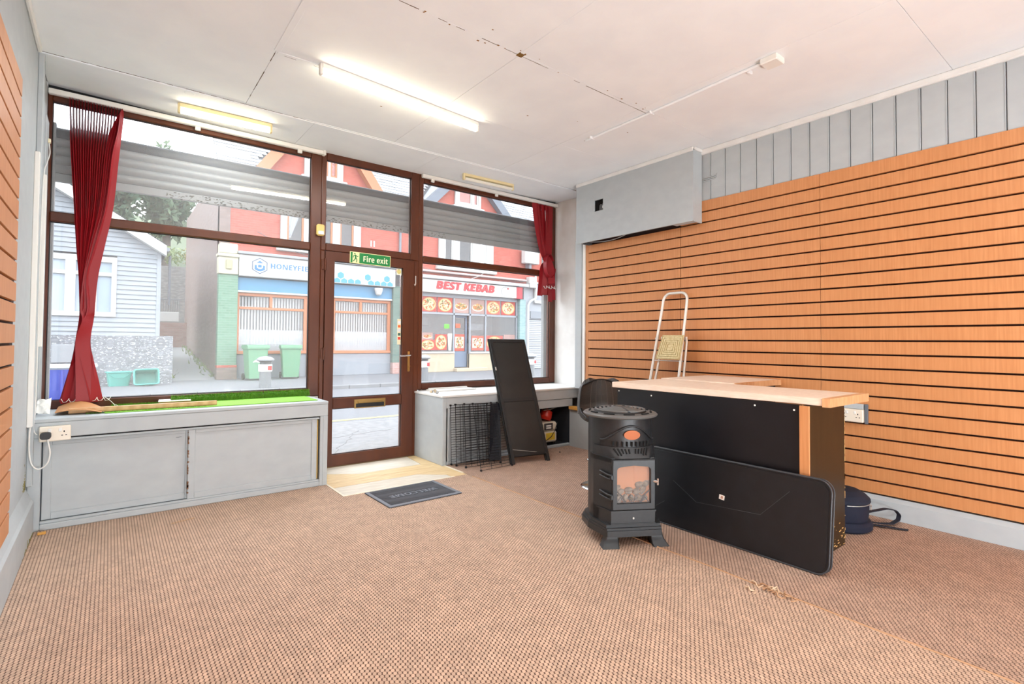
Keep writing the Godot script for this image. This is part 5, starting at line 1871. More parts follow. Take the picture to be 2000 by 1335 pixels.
func leaf_mass(t: Node3D, called: String, centre: Vector3, radius: Vector3, n: int, leaf: float, m: Material) -> void:
	var g := Geo.new()
	for i in n:
		var d := Vector3(rng.randfn(), rng.randfn(), rng.randfn()).normalized()
		var r := pow(rng.randf(), 0.4)
		# lumpy outline
		r *= 0.78 + 0.22 * sin(d.x * 7.0 + d.y * 5.0) * cos(d.z * 6.0 + d.y * 4.0)
		var p := centre + d * radius * r
		var a := Vector3(rng.randfn(), rng.randfn(), rng.randfn()).normalized() * leaf * rng.randf_range(0.6, 1.3)
		var b := a.cross(Vector3(rng.randfn(), rng.randfn(), rng.randfn())).normalized() * leaf * 0.45
		g.quad(p - a, p + b, p + a, p - b)
	part(t, called, g, m)


func leaf_mat(called: String, c: Color) -> StandardMaterial3D:
	var m := mat(called, c, 0.7)
	m.backlight_enabled = true
	m.backlight = c * 0.6
	return m


func tree(label: String, at: Vector3, h: float, crown: Vector3, n: int, m: Material, leaf := 0.22) -> void:
	var t := thing("tree", label, "tree", at, 0.0, "trees behind the alley")
	var bark := mat("bark", C(112, 100, 90), 0.9)
	var tr := Geo.new()
	tr.lathe([Vector2(0.28, 0), Vector2(0.18, h * 0.4), Vector2(0.08, h * 0.85), Vector2(0, h * 0.9)], Vector3.ZERO, 10)
	part(t, "trunk", tr, bark)
	for i in 5:
		var a := i * 1.3
		part(t, "branch", Geo.new().tube([Vector3(0, h * 0.45 + i * 0.2, 0), Vector3(cos(a), h * 0.62 + i * 0.15, sin(a)) * Vector3(0.6, 1, 0.6), Vector3(cos(a) * crown.x * 0.8, h * 0.85, sin(a) * crown.z * 0.8)], 0.05, 6), bark)
	leaf_mass(t, "crown", Vector3(0, h * 0.8, 0), crown, n, leaf, m)


func build_far_edge() -> void:
	# ramp of the alley and the walls round it
	var ramp := Geo.new()
	ramp.xf = Transform3D(Basis(Vector3.UP, PI / 2), Vector3(1.1, 0, 0))
	ramp.prism(PackedVector2Array([Vector2(18.3, -0.05), Vector2(27.0, -0.05), Vector2(27.0, 0.95), Vector2(18.3, 0.0)]), 0.0, 1.7)
	var path := struct("path", ramp, mat("path asphalt", C(178, 180, 182), 0.9))
	var moss := Geo.new()
	for i in 260:
		var z := -18.6 - rng.randf() * 7.5
		var s := -1.0 if rng.randf() < 0.5 else 1.0
		var p := Vector3(2.0 + s * (0.62 - absf(rng.randfn()) * 0.12), (-18.3 - z) * 0.109 + 0.03, z)
		var a := Vector3(rng.randfn() * 0.06, 0.07 + rng.randf() * 0.07, rng.randfn() * 0.06)
		var b := Vector3(rng.randfn(), 0, rng.randfn()).normalized() * 0.025
		moss.quad(p - b, p + b, p + a + b * 0.2, p + a - b * 0.2)
	var gr := solo("grass", "low green growth along both sides of the alley path", "grass", moss, leaf_mat("alley green", C(132, 150, 92)))
	gr.set_meta("kind", "stuff")
	var lw := thing("alley_wall", "low brick wall across the end of the alley with a white panel on top", "wall", Vector3(2.2, 0.9, -26.5))
	part(lw, "brickwork", w2(lw).box(Vector3(0.6, 0.5, -26.7), Vector3(4.0, 1.95, -26.4)), brick("alley brick", C(168, 128, 116), C(186, 150, 138), C(178, 164, 156)))
	part(lw, "white_panel", w2(lw).box(Vector3(0.7, 1.98, -26.65), Vector3(2.35, 2.4, -26.5), 0.02), mats["street white"])
	for i in 20:
		var x := 0.75 + i * 0.085
		part(lw, "railing_bar", w2(lw).bar(Vector3(x, 2.4, -26.58), Vector3(x, 2.95, -26.58), 0.014, 6), mat("rail grey", C(130, 134, 138), 0.5))
	part(lw, "railing_top", w2(lw).box(Vector3(0.7, 2.92, -26.6), Vector3(2.4, 2.97, -26.56), 0.006), mats["rail grey"])
	var rw := thing("retaining_wall", "tall grey stone retaining wall behind the alley under the trees", "wall", Vector3(1.0, 0, -28.5))
	var st := mat("rubble stone", Color.WHITE, 0.9)
	st.albedo_texture = noise_tex(Vector2i(512, 512), 0.03, C(126, 124, 122), C(170, 168, 164), Vector2(0.8, 2.0), 91, 4)
	tri_map(st, 0.3)
	part(rw, "stonework", w2(rw).box(Vector3(-14, 0, -29.2), Vector3(6, 4.6, -28.5)), st)
	var bank := Geo.new()
	bank.xf = Transform3D(Basis(Vector3.UP, PI / 2), Vector3(-30, 0, 0))
	bank.prism(PackedVector2Array([Vector2(29.2, 0), Vector2(29.2, 4.55), Vector2(35.0, 5.2), Vector2(48, 10.5), Vector2(48, 0)]), 0.0, 36.0)
	struct("hill", bank, mat("earth", C(112, 126, 96), 0.95))
	var bush := thing("bushes", "yellow green bushes growing along the top of the stone retaining wall", "bush", Vector3(1.2, 4.62, -28.9))
	for i in 7:
		leaf_mass(bush, "foliage", Vector3(-4.0 + i * 1.0, 0.62, -0.2 + rng.randf_range(-0.3, 0.3)), Vector3(0.8, 0.55, 0.6), 260, 0.09, leaf_mat("bush gold", C(176, 164, 92)) if i % 2 == 0 else leaf_mat("bush green", C(140, 160, 96)))
	var g1 := leaf_mat("leaf haze", C(112, 138, 104))
	var g2 := leaf_mat("leaf deep", C(92, 122, 92))
	tree("wide green tree behind the white gable board, left of four", Vector3(-4.6, 4.5, -33.0), 6.0, Vector3(2.3, 2.4, 2.2), 4200, g1)
	tree("dark green tree above the retaining wall, second of four", Vector3(-0.4, 4.5, -32.0), 5.0, Vector3(1.7, 2.6, 1.8), 5200, g2)
	tree("tall green tree above the retaining wall, third of four", Vector3(2.3, 4.5, -33.5), 5.8, Vector3(1.5, 3.0, 1.8), 5200, g1)
	tree("dark tree beside the brick shop's side wall, right of four", Vector3(5.2, 4.5, -34.5), 5.6, Vector3(1.7, 2.9, 1.8), 5200, g2)
	var sh := thing("flowering_shrub", "bright green shrub with red flowers beyond the house roof, far left", "shrub", Vector3(-3.9, 4.5, -24.5))
	part(sh, "stem", Geo.new().bar(Vector3(0, -1.0, 0), Vector3(0, 0.7, 0), 0.04), mats["bark"])
	leaf_mass(sh, "foliage", Vector3(0, 0.7, 0), Vector3(1.1, 0.7, 0.7), 700, 0.11, leaf_mat("leaf bright", C(150, 196, 92)))
	leaf_mass(sh, "flowers", Vector3(0, 0.85, 0.2), Vector3(1.0, 0.5, 0.6), 90, 0.12, leaf_mat("flower red", C(236, 96, 64)))


# ---------------------------------------------------------------- window plinths
func build_plinths() -> void:
	var m: Material = mats["grey paint"]
	var Z := -4.50
	var t := thing("display_plinth", "long grey window plinth with two sliding doors under the left window", "cabinet", Vector3(0.55, 0, -4.8))
	part(t, "body", w(t).box(Vector3(LEFT + 0.002, 0.0, -5.09), Vector3(1.49, 0.55, Z - 0.06)), mats["grey dark joint"])
	part(t, "top_board", w(t).box(Vector3(LEFT + 0.002, 0.694, -5.098), Vector3(1.497, 0.716, Z + 0.004), 0.003), m)
	part(t, "fascia", w(t).box(Vector3(LEFT + 0.002, 0.592, Z - 0.03), Vector3(1.497, 0.694, Z), 0.004), m)
	part(t, "moulding", w(t).box(Vector3(LEFT + 0.03, 0.566, Z - 0.03), Vector3(1.43, 0.583, Z - 0.004), 0.006), m)
	part(t, "end_stile", w(t).box(Vector3(1.432, 0.0, Z - 0.04), Vector3(1.497, 0.592, Z), 0.004), m)
	part(t, "end_panel", w(t).box(Vector3(1.48, 0.0, -5.098), Vector3(1.497, 0.694, Z - 0.03)), m)
	part(t, "end_bead", w(t).box(Vector3(1.455, 0.0, Z - 0.01), Vector3(1.466, 0.592, Z + 0.004), 0.003), m)
	part(t, "end_stile", w(t).box(Vector3(LEFT + 0.002, 0.0, Z - 0.04), Vector3(-0.335, 0.592, Z), 0.004), m)
	part(t, "bottom_rail", w(t).box(Vector3(-0.335, 0.0, Z - 0.04), Vector3(1.432, 0.040, Z), 0.005), m)
	part(t, "runner", w(t).box(Vector3(-0.335, 0.040, Z - 0.035), Vector3(1.432, 0.056, Z - 0.006), 0.004), m)
	for s in [[-0.33, 0.505, -0.050], [0.475, 1.412, -0.026]]:
		var z: float = Z + s[2]
		var d := part(t, "sliding_door", w(t).box(Vector3(s[0], 0.056, z - 0.012), Vector3(s[1], 0.566, z), 0.002), m)
		var g := Geo.new(-t.position)
		g.box(Vector3(s[0], 0.056, z), Vector3(s[0] + 0.045, 0.566, z + 0.010), 0.003)
		g.box(Vector3(s[1] - 0.045, 0.056, z), Vector3(s[1], 0.566, z + 0.010), 0.003)
		g.box(Vector3(s[0] + 0.045, 0.056, z), Vector3(s[1] - 0.045, 0.10, z + 0.010), 0.003)
		g.box(Vector3(s[0] + 0.045, 0.54, z), Vector3(s[1] - 0.045, 0.566, z + 0.010), 0.003)
		part(d, "frame", g, m)
	part(t, "worn_edge", w(t).box(Vector3(1.4135, 0.062, Z - 0.03), Vector3(1.420, 0.56, Z - 0.014), 0.002), mat("bare wood yellow", C(206, 166, 84), 0.7), "bare yellow wood edge")
	var chips := w(t)
	for i in 22:
		var y := rng.randf_range(0.06, 0.56)
		chips.box(Vector3(0.472, y, Z - 0.0255), Vector3(0.476 + rng.randf() * 0.008, y + rng.randf_range(0.004, 0.02), Z - 0.0155))
	part(t, "chipped_paint", chips, mat("bare brown", C(122, 84, 58), 0.8)).set_meta("kind", "stuff")
	var marks := w(t)
	for s in [[0.40, 0.515], [0.415, 0.516], [0.58, 0.085], [0.60, 0.083]]:
		marks.box(Vector3(s[0], s[1], Z - 0.034), Vector3(s[0] + 0.018, s[1] + 0.0025, Z - 0.0335 + (0.017 if s[0] > 0.5 else 0.0)))
	part(t, "scuff", marks, mats["grey dark joint"])

	# right plinth, open at its right end
	var r := thing("display_plinth", "grey window plinth with an open cupboard under the right window", "cabinet", Vector3(3.6, 0, -4.8))
	part(r, "side_panel", w(r).box(Vector3(2.632, 0.0, -5.098), Vector3(2.648, 0.676, Z - 0.005), 0.002), m)
	part(r, "corner_post", w(r).box(Vector3(2.634, 0.0, Z - 0.05), Vector3(2.675, 0.676, Z), 0.004), m)
	part(r, "corner_bead", w(r).box(Vector3(2.690, 0.0, Z - 0.02), Vector3(2.705, 0.570, Z + 0.004), 0.004), m)
	part(r, "top_board", w(r).box(Vector3(2.622, 0.676, -5.098), Vector3(4.688, 0.696, Z + 0.008), 0.003), mats["white wall paint"])
	part(r, "fascia", w(r).box(Vector3(2.675, 0.566, Z - 0.03), Vector3(4.688, 0.676, Z), 0.004), m)
	part(r, "moulding", w(r).box(Vector3(2.70, 0.470, Z - 0.04), Vector3(4.44, 0.562, Z - 0.006), 0.005), m)
	part(r, "sliding_door", w(r).box(Vector3(2.71, 0.03, Z - 0.045), Vector3(3.88, 0.470, Z - 0.03), 0.002), m)
	part(r, "door_stile", w(r).box(Vector3(3.872, 0.03, Z - 0.04), Vector3(3.925, 0.470, Z - 0.012), 0.004), m)
	part(r, "bottom_rail", w(r).box(Vector3(2.68, 0.0, Z - 0.05), Vector3(4.42, 0.030, Z - 0.004), 0.005), m)
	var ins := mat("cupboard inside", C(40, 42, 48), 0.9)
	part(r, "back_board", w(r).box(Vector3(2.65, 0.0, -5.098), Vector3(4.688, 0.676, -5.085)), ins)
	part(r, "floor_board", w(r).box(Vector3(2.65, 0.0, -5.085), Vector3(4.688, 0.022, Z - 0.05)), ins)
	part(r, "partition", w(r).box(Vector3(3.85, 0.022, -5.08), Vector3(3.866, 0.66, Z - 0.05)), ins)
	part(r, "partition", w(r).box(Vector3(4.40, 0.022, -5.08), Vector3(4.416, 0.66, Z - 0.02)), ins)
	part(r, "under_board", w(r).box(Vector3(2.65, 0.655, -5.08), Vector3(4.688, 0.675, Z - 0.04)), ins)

	# low box along the right wall with offcuts on it
	var b := thing("low_box", "low grey painted box against the wall between plinth and bar stool", "box", Vector3(4.41, 0, -4.05))
	part(b, "front_panel", w(b).box(Vector3(4.375, 0.0, -4.495), Vector3(4.398, 0.440, -3.65), 0.002), m)
	part(b, "end_panel", w(b).box(Vector3(4.398, 0.0, -3.67), Vector3(4.42, 0.440, -3.65), 0.002), m)
	var oc := thing("wood_offcut", "yellow wooden offcut lying on the low grey box", "offcut", Vector3(4.38, 0.442, -4.3))
	part(oc, "board", w(oc).box(Vector3(4.335, 0.442, -4.47), Vector3(4.42, 0.478, -3.9), 0.003), mat("offcut yellow", C(216, 158, 74), 0.6))
	part(oc, "block", w(oc).box(Vector3(4.375, 0.479, -4.36), Vector3(4.42, 0.545, -4.1), 0.003), mats["offcut yellow"])

	# portable cleaner in the cupboard, red can on it
	var c := thing("machine", "small cream machine with yellow label inside the open cupboard", "machine", Vector3(4.12, 0.032, -4.68))
	var cream := mat("machine cream", C(222, 212, 192), 0.5)
	for x in [4.01, 4.21]:
		for z in [-4.60, -4.78]:
			part(c, "foot", w(c).box(Vector3(x - 0.02, 0.024, z - 0.02), Vector3(x + 0.02, 0.062, z + 0.02), 0.006), mats["black plastic"])
	part(c, "lower_case", w(c).box(Vector3(3.985, 0.060, -4.82), Vector3(4.235, 0.188, -4.55), 0.022), cream)
	part(c, "upper_case", w(c).box(Vector3(3.985, 0.192, -4.82), Vector3(4.235, 0.295, -4.55), 0.022), cream)
	part(c, "control_panel", w(c).box(Vector3(4.02, 0.208, -4.552), Vector3(4.155, 0.288, -4.543), 0.012), mat("panel dark", C(62, 58, 58), 0.5))
	for k in [[0.250, 0.266], [0.222, 0.242]]:
		part(c, "socket", w(c).box(Vector3(4.045, k[0], -4.544), Vector3(4.125, k[1], -4.538), 0.004), mats["white plastic"])
	part(c, "yellow_label", w(c).box(Vector3(4.05, 0.088, -4.5505), Vector3(4.19, 0.172, -4.548)), mat("label yellow", C(226, 190, 56), 0.6))
	part(c, "cable", w(c).tube([Vector3(3.985, 0.085, -4.54), Vector3(4.04, 0.092, -4.532), Vector3(4.12, 0.130, -4.532), Vector3(4.18, 0.20, -4.536), Vector3(4.225, 0.285, -4.545)], 0.004, 6), mats["black plastic"])
	for x in [4.0, 4.20]:
		part(c, "catch", w(c).lathe([Vector2(0.022, 0.293), Vector2(0.022, 0.305), Vector2(0, 0.310)], Vector3(x, 0, -4.60), 12), mats["chrome"])
	var rc := thing("red_can", "red can with a grey spout lying on the cream machine", "can", Vector3(4.13, 0.32, -4.66))
	rc.rotation.z = -0.35
	part(rc, "body", Geo.new().lathe([Vector2(0, -0.01), Vector2(0.062, -0.005), Vector2(0.075, 0.03), Vector2(0.066, 0.10), Vector2(0.03, 0.125), Vector2(0, 0.13)], Vector3.ZERO, 20), mat("can red", C(206, 44, 26), 0.35))
	part(rc, "spout", Geo.new().tube([Vector3(-0.10, 0.085, 0.05), Vector3(0.0, 0.125, 0.05), Vector3(0.09, 0.175, 0.04)], 0.007, 8), mats["alu"])
	part(rc, "strap", Geo.new().box(Vector3(-0.11, 0.10, -0.03), Vector3(0.03, 0.14, 0.02), 0.01), mats["black plastic"])
	var pm := thing("canister", "small dark canister with a pale band behind the red can in the cupboard", "canister", Vector3(4.02, 0.296, -4.74))
	part(pm, "body", Geo.new().lathe([Vector2(0.0, 0.0), Vector2(0.035, 0.0), Vector2(0.035, 0.08), Vector2(0.028, 0.10), Vector2(0.034, 0.12), Vector2(0.02, 0.15), Vector2(0, 0.15)], Vector3.ZERO, 16), mat("pump dark", C(92, 88, 82), 0.5))
	part(pm, "dial", Geo.new().box(Vector3(-0.02, 0.10, 0.025), Vector3(0.03, 0.115, 0.04), 0.004), mats["alu"])


# ---------------------------------------------------------------- counter
func build_counter() -> void:
	var t := thing("counter", "shop counter with pale wood top, black front and dark brown end panel", "counter", Vector3(3.4, 0, -1.95))
	var top: Material = mats["pale beech"]
	var edge := mat("lipping", Color.WHITE, 0.45)
	edge.albedo_texture = noise_tex(Vector2i(256, 256), 0.03, C(206, 150, 104), C(222, 172, 126), Vector2(2.0, 0.3), 101, 3)
	tri_map(edge, 2.0)
	var pg := func(pts: Array, y0: float, y1: float) -> Geo:
		var q := PackedVector2Array()
		for p in pts:
			q.append(Vector2(p.x, -p.y))
		var g := Geo.new(-t.position)
		g.xf = Transform3D(Basis(Vector3.RIGHT, -PI / 2), Vector3(0, y0, 0))
		g.prism(q, 0, y1 - y0)
		return g
	part(t, "top", pg.call([Vector2(3.100, -2.706), Vector2(3.165, -1.225), Vector2(3.735, -1.225), Vector2(3.690, -2.706)], 0.893, 0.935), top)
	part(t, "top_nosing", pg.call([Vector2(3.094, -2.706), Vector2(3.159, -1.225), Vector2(3.166, -1.225), Vector2(3.101, -2.706)], 0.896, 0.932), top)
	part(t, "end_lipping", pg.call([Vector2(3.150, -1.225), Vector2(3.153, -1.186), Vector2(3.742, -1.186), Vector2(3.737, -1.225)], 0.888, 0.937), edge)
	var blk := mat("black laminate", Color.WHITE, 0.38)
	blk.albedo_texture = noise_tex(Vector2i(256, 256), 0.02, C(12, 13, 18), C(18, 19, 25), Vector2.ONE, 111, 3)
	tri_map(blk, 1.0)
	part(t, "front_panel", pg.call([Vector2(3.120, -2.675), Vector2(3.140, -1.336), Vector2(3.158, -1.336), Vector2(3.138, -2.675)], 0.01, 0.890), blk)
	for s in [Vector2(-2.66, 0.868), Vector2(-2.36, 0.856), Vector2(-1.60, 0.862), Vector2(-1.37, 0.858)]:
		var x := lerpf(3.120, 3.140, (s.x + 2.675) / 1.34)
		part(t, "screw", w(t).box(Vector3(x - 0.003, s.y - 0.005, s.x - 0.005), Vector3(x + 0.002, s.y + 0.005, s.x + 0.005), 0.001), mats["white plastic"])
	var ven := mat("dark veneer", Color.WHITE, 0.36)
	ven.metallic_specular = 0.35
	ven.albedo_texture = noise_tex(Vector2i(256, 512), 0.02, C(40, 27, 12), C(51, 36, 18), Vector2(2.0, 0.15), 121, 4)
	tri_map(ven, 1.2)
	part(t, "end_panel", w(t).box(Vector3(3.136, 0.0, -1.332), Vector3(3.632, 0.888, -1.285), 0.001), ven, "dark brown end panel with chipped edges")
	part(t, "end_panel_edge", w(t).box(Vector3(3.122, 0.0, -1.335), Vector3(3.136, 0.888, -1.283), 0.001), mats.beech)
	var chip := w(t)
	for i in 26:
		var y := rng.randf_range(0.03, 0.88)
		chip.box(Vector3(3.629, y, -1.2862), Vector3(3.634, y + rng.randf_range(0.005, 0.03), -1.2835))
	for i in 22:
		var x := rng.randf_range(3.46, 3.62)
		var y := rng.randf() * 0.16
		chip.box(Vector3(x, y, -1.2855), Vector3(x + rng.randf_range(0.003, 0.03), y + rng.randf_range(0.002, 0.006), -1.2842))
	part(t, "chipped_veneer", chip, mat("chip pale", C(206, 166, 104), 0.8)).set_meta("kind", "stuff")
	part(t, "end_panel", w(t).box(Vector3(3.138, 0.0, -2.675), Vector3(3.63, 0.888, -2.64), 0.001), ven)
	part(t, "shelf", w(t).box(Vector3(3.16, 0.45, -2.64), Vector3(3.60, 0.47, -1.335), 0.001), ven)
	# lower side table between counter and wall
	var s := thing("side_counter", "second pale topped counter standing behind the first against the panelling", "counter", Vector3(4.03, 0, -2.35))
	part(s, "top", w(s).box(Vector3(3.705, 0.900, -2.70), Vector3(4.42, 0.943, -2.045), 0.003), top)
	part(s, "end_lipping", w(s).box(Vector3(3.705, 0.899, -2.045), Vector3(4.42, 0.944, -2.03), 0.002), edge)
	part(s, "end_panel", w(s).box(Vector3(3.74, 0.0, -2.09), Vector3(4.38, 0.900, -2.06), 0.001), blk)
	part(s, "end_panel", w(s).box(Vector3(3.74, 0.0, -2.68), Vector3(4.38, 0.900, -2.65), 0.001), blk)
	part(s, "back_panel", w(s).box(Vector3(3.72, 0.2, -2.65), Vector3(3.74, 0.900, -2.09), 0.001), blk)


# ---------------------------------------------------------------- gas heater
func build_heater() -> void:
	var t := thing("gas_heater", "black cast stove style gas heater with a coal effect window", "heater", Vector3(2.662, 0, -2.262), -0.515)
	var m: Material = mats["cast black"]
	# round shell at the back
	part(t, "body", Geo.new().lathe([Vector2(0, 0.16), Vector2(0.205, 0.16), Vector2(0.205, 0.765), Vector2(0, 0.765)], Vector3.ZERO, 48), m)
	# lid with rings
	part(t, "top_plate", Geo.new().lathe([Vector2(0.0, 0.765), Vector2(0.225, 0.765), Vector2(0.238, 0.772), Vector2(0.240, 0.780), Vector2(0.232, 0.788), Vector2(0.17, 0.792), Vector2(0, 0.792)], Vector3.ZERO, 56), mat("hob iron sheen", C(96, 95, 93), 0.42))  # iron lightened to hold the sheen of the tube overhead
	part(t, "hob_dome", Geo.new().lathe([Vector2(0.170, 0.792), Vector2(0.165, 0.800), Vector2(0.10, 0.807), Vector2(0, 0.810)], Vector3.ZERO, 48), mat("hob dark", C(26, 26, 28), 0.6))  # darker, so the gaps between the rings read dark
	for i in 5:
		var r := 0.048 + i * 0.027
		var y := 0.817 - i * 0.0035
		var ring: Array = []
		for k in 48:
			ring.append(Vector3(cos(TAU * k / 48) * r, y, sin(TAU * k / 48) * r))
		part(t, "hob_ring", Geo.new().tube(ring, 0.0085, 8, false, true), mat("hob iron sheen", C(96, 95, 93), 0.42))  # same lightened iron, sheen in the colour
	part(t, "hob_centre", Geo.new().lathe([Vector2(0.035, 0.812), Vector2(0.033, 0.822), Vector2(0, 0.823)], Vector3.ZERO, 24), m)
	for k in 3:
		var a := PI / 2 + k * TAU / 3
		part(t, "hob_bridge", Geo.new().bar(Vector3(cos(a) * 0.03, 0.818, sin(a) * 0.03), Vector3(cos(a) * 0.166, 0.803, sin(a) * 0.166), 0.009, 8), m)
	for k in 10:
		var a := 0.2 + k * TAU / 10
		var slot: Array = []
		for j in 6:
			var b := a + j * 0.07
			slot.append(Vector3(cos(b) * 0.198, 0.791, sin(b) * 0.198))
		part(t, "top_slot", Geo.new().tube(slot, 0.007, 6), mats["dark hole"])
	# front housing: plan with splayed cheeks, hollow behind the window
	var up := Basis(Vector3.RIGHT, -PI / 2)
	var plan := func(pts: Array, y0: float, y1: float) -> Geo:
		var g := Geo.new()
		g.xf = Transform3D(up, Vector3(0, y0, 0))
		var q := PackedVector2Array()
		for p in pts:
			q.append(Vector2(p.x, -p.y))
		g.prism(q, 0, y1 - y0)
		return g
	var fz := 0.232
	for s in [-1.0, 1.0]:
		part(t, "cheek", plan.call([Vector2(s * 0.205, 0.02), Vector2(s * 0.205, 0.085), Vector2(s * 0.137, fz), Vector2(s * 0.120, fz), Vector2(s * 0.150, 0.06)], 0.135, 0.532), m)
	part(t, "housing_top", plan.call([Vector2(-0.205, 0.0), Vector2(-0.205, 0.085), Vector2(-0.137, fz), Vector2(0.137, fz), Vector2(0.205, 0.085), Vector2(0.205, 0.0)], 0.505, 0.533), m)
	part(t, "housing_floor", plan.call([Vector2(-0.205, 0.0), Vector2(-0.205, 0.085), Vector2(-0.137, fz), Vector2(0.137, fz), Vector2(0.205, 0.085), Vector2(0.205, 0.0)], 0.135, 0.222), m)
	# steep shoulder between the straight front and the round shell
	var sh_rows: Array = []
	for i in 5:
		var row: Array = []
		for k in 21:
			var x := lerpf(-0.205, 0.205, k / 20.0)
			row.append(shoulder(x, 1.0 - i / 4.0))
		sh_rows.append(row)
	sh_rows.reverse()
	part(t, "shoulder", Geo.new().sheet(sh_rows, 0.004), m)
	for i in 11:
		if i == 5:
			continue
		var x := -0.115 + i * 0.023
		var f0 := 0.42 if absf(i - 5) < 3.5 else 0.25
		var d := Vector3(0, 0.001, 0.001)
		part(t, "shoulder_slot", Geo.new().tube([shoulder(x, f0) + d, shoulder(x, 0.85) + d], 0.0055, 6), mats["dark hole"])
	# curved crest with a copper badge
	var crest := Geo.new()
	var outline := PackedVector2Array()
	outline.append(Vector2(-0.205, 0.585))
	outline.append(Vector2(0.205, 0.585))
	outline.append(Vector2(0.205, 0.622))
	for i in 25:
		var x := lerpf(0.19, -0.19, i / 24.0)
		outline.append(Vector2(x, 0.632 + 0.092 * pow(cos(x / 0.19 * PI / 2), 1.5)))
	outline.append(Vector2(-0.205, 0.622))
	# bend the crest round the shell
	crest.prism(outline, 0.0, 0.010)
	for i in crest.v.size():
		var p := crest.v[i]
		var a := p.x / 0.215
		var rr := 0.205 + p.z
		crest.v[i] = Vector3(sin(a) * rr, p.y, cos(a) * rr)
		crest.n[i] = crest.n[i].rotated(Vector3.UP, a)
	part(t, "crest", crest, m)
	var rim: Array = []
	for i in 31:
		var x := lerpf(-0.205, 0.205, i / 30.0)
		var yy := 0.632 + 0.092 * pow(maxf(cos(clampf(x / 0.19, -1, 1) * PI / 2), 0.0), 1.5)
		rim.append(Vector3(sin(x / 0.215) * 0.213, yy, cos(x / 0.215) * 0.213))
	part(t, "crest_rim", Geo.new().tube(rim, 0.006, 8), m)
	for i in 9:
		var a := (-0.118 + i * 0.0295) / 0.215
		part(t, "crest_slot", Geo.new().tube([Vector3(sin(a) * 0.2155, 0.600, cos(a) * 0.2155), Vector3(sin(a) * 0.2155, 0.628, cos(a) * 0.2155)], 0.0058, 6), mats["dark hole"])
	var bd := Geo.new()
	bd.xf = Transform3D(Basis(Vector3.RIGHT, PI / 2), Vector3(0, 0.670, 0.212))
	bd.lathe([Vector2(0.0, 0.0), Vector2(1.0, 0.0), Vector2(1.0, 0.005), Vector2(0.85, 0.008), Vector2(0, 0.010)], Vector3.ZERO, 32, true, 0.052, 0.029)
	for i in bd.v.size():
		bd.v[i].x = clampf(bd.v[i].x, -0.06, 0.06)
	part(t, "badge", bd, mat("copper badge", C(158, 82, 34), 0.5, 0.25), "copper oval badge")
	# door frame with arched opening
	var d := Geo.new()
	var W := 0.137
	var H0 := 0.222
	var H1 := 0.528
	var hole := PackedVector2Array()
	var hx := 0.108
	var hy0 := 0.262
	var hy1 := 0.490
	var inner: Array[Vector2] = [Vector2(-hx, hy0), Vector2(hx, hy0), Vector2(hx, hy1 - 0.035)]
	for i in 7:
		var a := PI / 2 * i / 6.0
		inner.append(Vector2(hx - 0.028 + 0.028 * cos(a), hy1 - 0.028 + 0.022 * sin(a)))
	inner.append(Vector2(0, hy1 + 0.002))
	for i in 7:
		var a := PI / 2 + PI / 2 * i / 6.0
		inner.append(Vector2(-hx + 0.028 + 0.028 * cos(a), hy1 - 0.028 + 0.022 * sin(a)))
	inner.append(Vector2(-hx, hy1 - 0.035))
	var outer: Array[Vector2] = []
	for p in inner:
		var q := p - Vector2(0, (H0 + H1) / 2)
		var k := minf(W / maxf(absf(q.x), 1e-4), (H1 - H0) / 2 / maxf(absf(q.y), 1e-4))
		outer.append(Vector2(0, (H0 + H1) / 2) + q * k)
	outer[0] = Vector2(-W, H0)
	outer[1] = Vector2(W, H0)
	for i in inner.size():
		var j := (i + 1) % inner.size()
		var zf := fz + 0.020
		var oi := Vector3(outer[i].x, outer[i].y, fz + 0.012)
		var oj := Vector3(outer[j].x, outer[j].y, fz + 0.012)
		var mi := Vector3(lerpf(outer[i].x, inner[i].x, 0.15), lerpf(outer[i].y, inner[i].y, 0.15), zf)
		var mj := Vector3(lerpf(outer[j].x, inner[j].x, 0.15), lerpf(outer[j].y, inner[j].y, 0.15), zf)
		var ii := Vector3(inner[i].x, inner[i].y, zf)
		var ij := Vector3(inner[j].x, inner[j].y, zf)
		d.quad(oi, oj, mj, mi)
		d.quad(mi, mj, ij, ii)
		d.quad(ii, ij, ij - Vector3(0, 0, 0.03), ii - Vector3(0, 0, 0.03))
		d.quad(Vector3(oi.x, oi.y, fz), Vector3(oj.x, oj.y, fz), oj, oi)
	var door := part(t, "door", d, m)
	# corner fillers so that the frame is square outside
	var fl := Geo.new()
	fl.box(Vector3(-W, H1 - 0.012, fz), Vector3(W, H1, fz + 0.018), 0.004)
	fl.box(Vector3(-W, H0, fz), Vector3(-W + 0.014, H1, fz + 0.018), 0.004)
	fl.box(Vector3(W - 0.014, H0, fz), Vector3(W, H1, fz + 0.018), 0.004)
	fl.box(Vector3(-W, H0, fz), Vector3(W, H0 + 0.02, fz + 0.018), 0.004)
	part(door, "door_edge", fl, m)
	part(door, "pane", Geo.new().box(Vector3(-hx - 0.004, hy0 - 0.004, fz + 0.002), Vector3(hx + 0.004, hy1, fz + 0.005)), glass("heater glass", 0.05))
	for y in [0.305, 0.425]:
		var hg := Geo.new()
		for k in 2:
			hg.tube([Vector3(-0.185, y + 0.02 - k * 0.026, 0.155), Vector3(-0.160, y + 0.010 - k * 0.024, 0.225), Vector3(-0.138, y + 0.006 - k * 0.022, fz + 0.018)], 0.007, 8)
		hg.box(Vector3(-0.150, y - 0.018, fz - 0.005), Vector3(-0.132, y + 0.014, fz + 0.026), 0.005)
		part(t, "hinge", hg, m)
	var kn := Geo.new()
	kn.tube([Vector3(0.128, 0.392, fz + 0.012), Vector3(0.150, 0.392, fz + 0.024)], 0.010, 10)
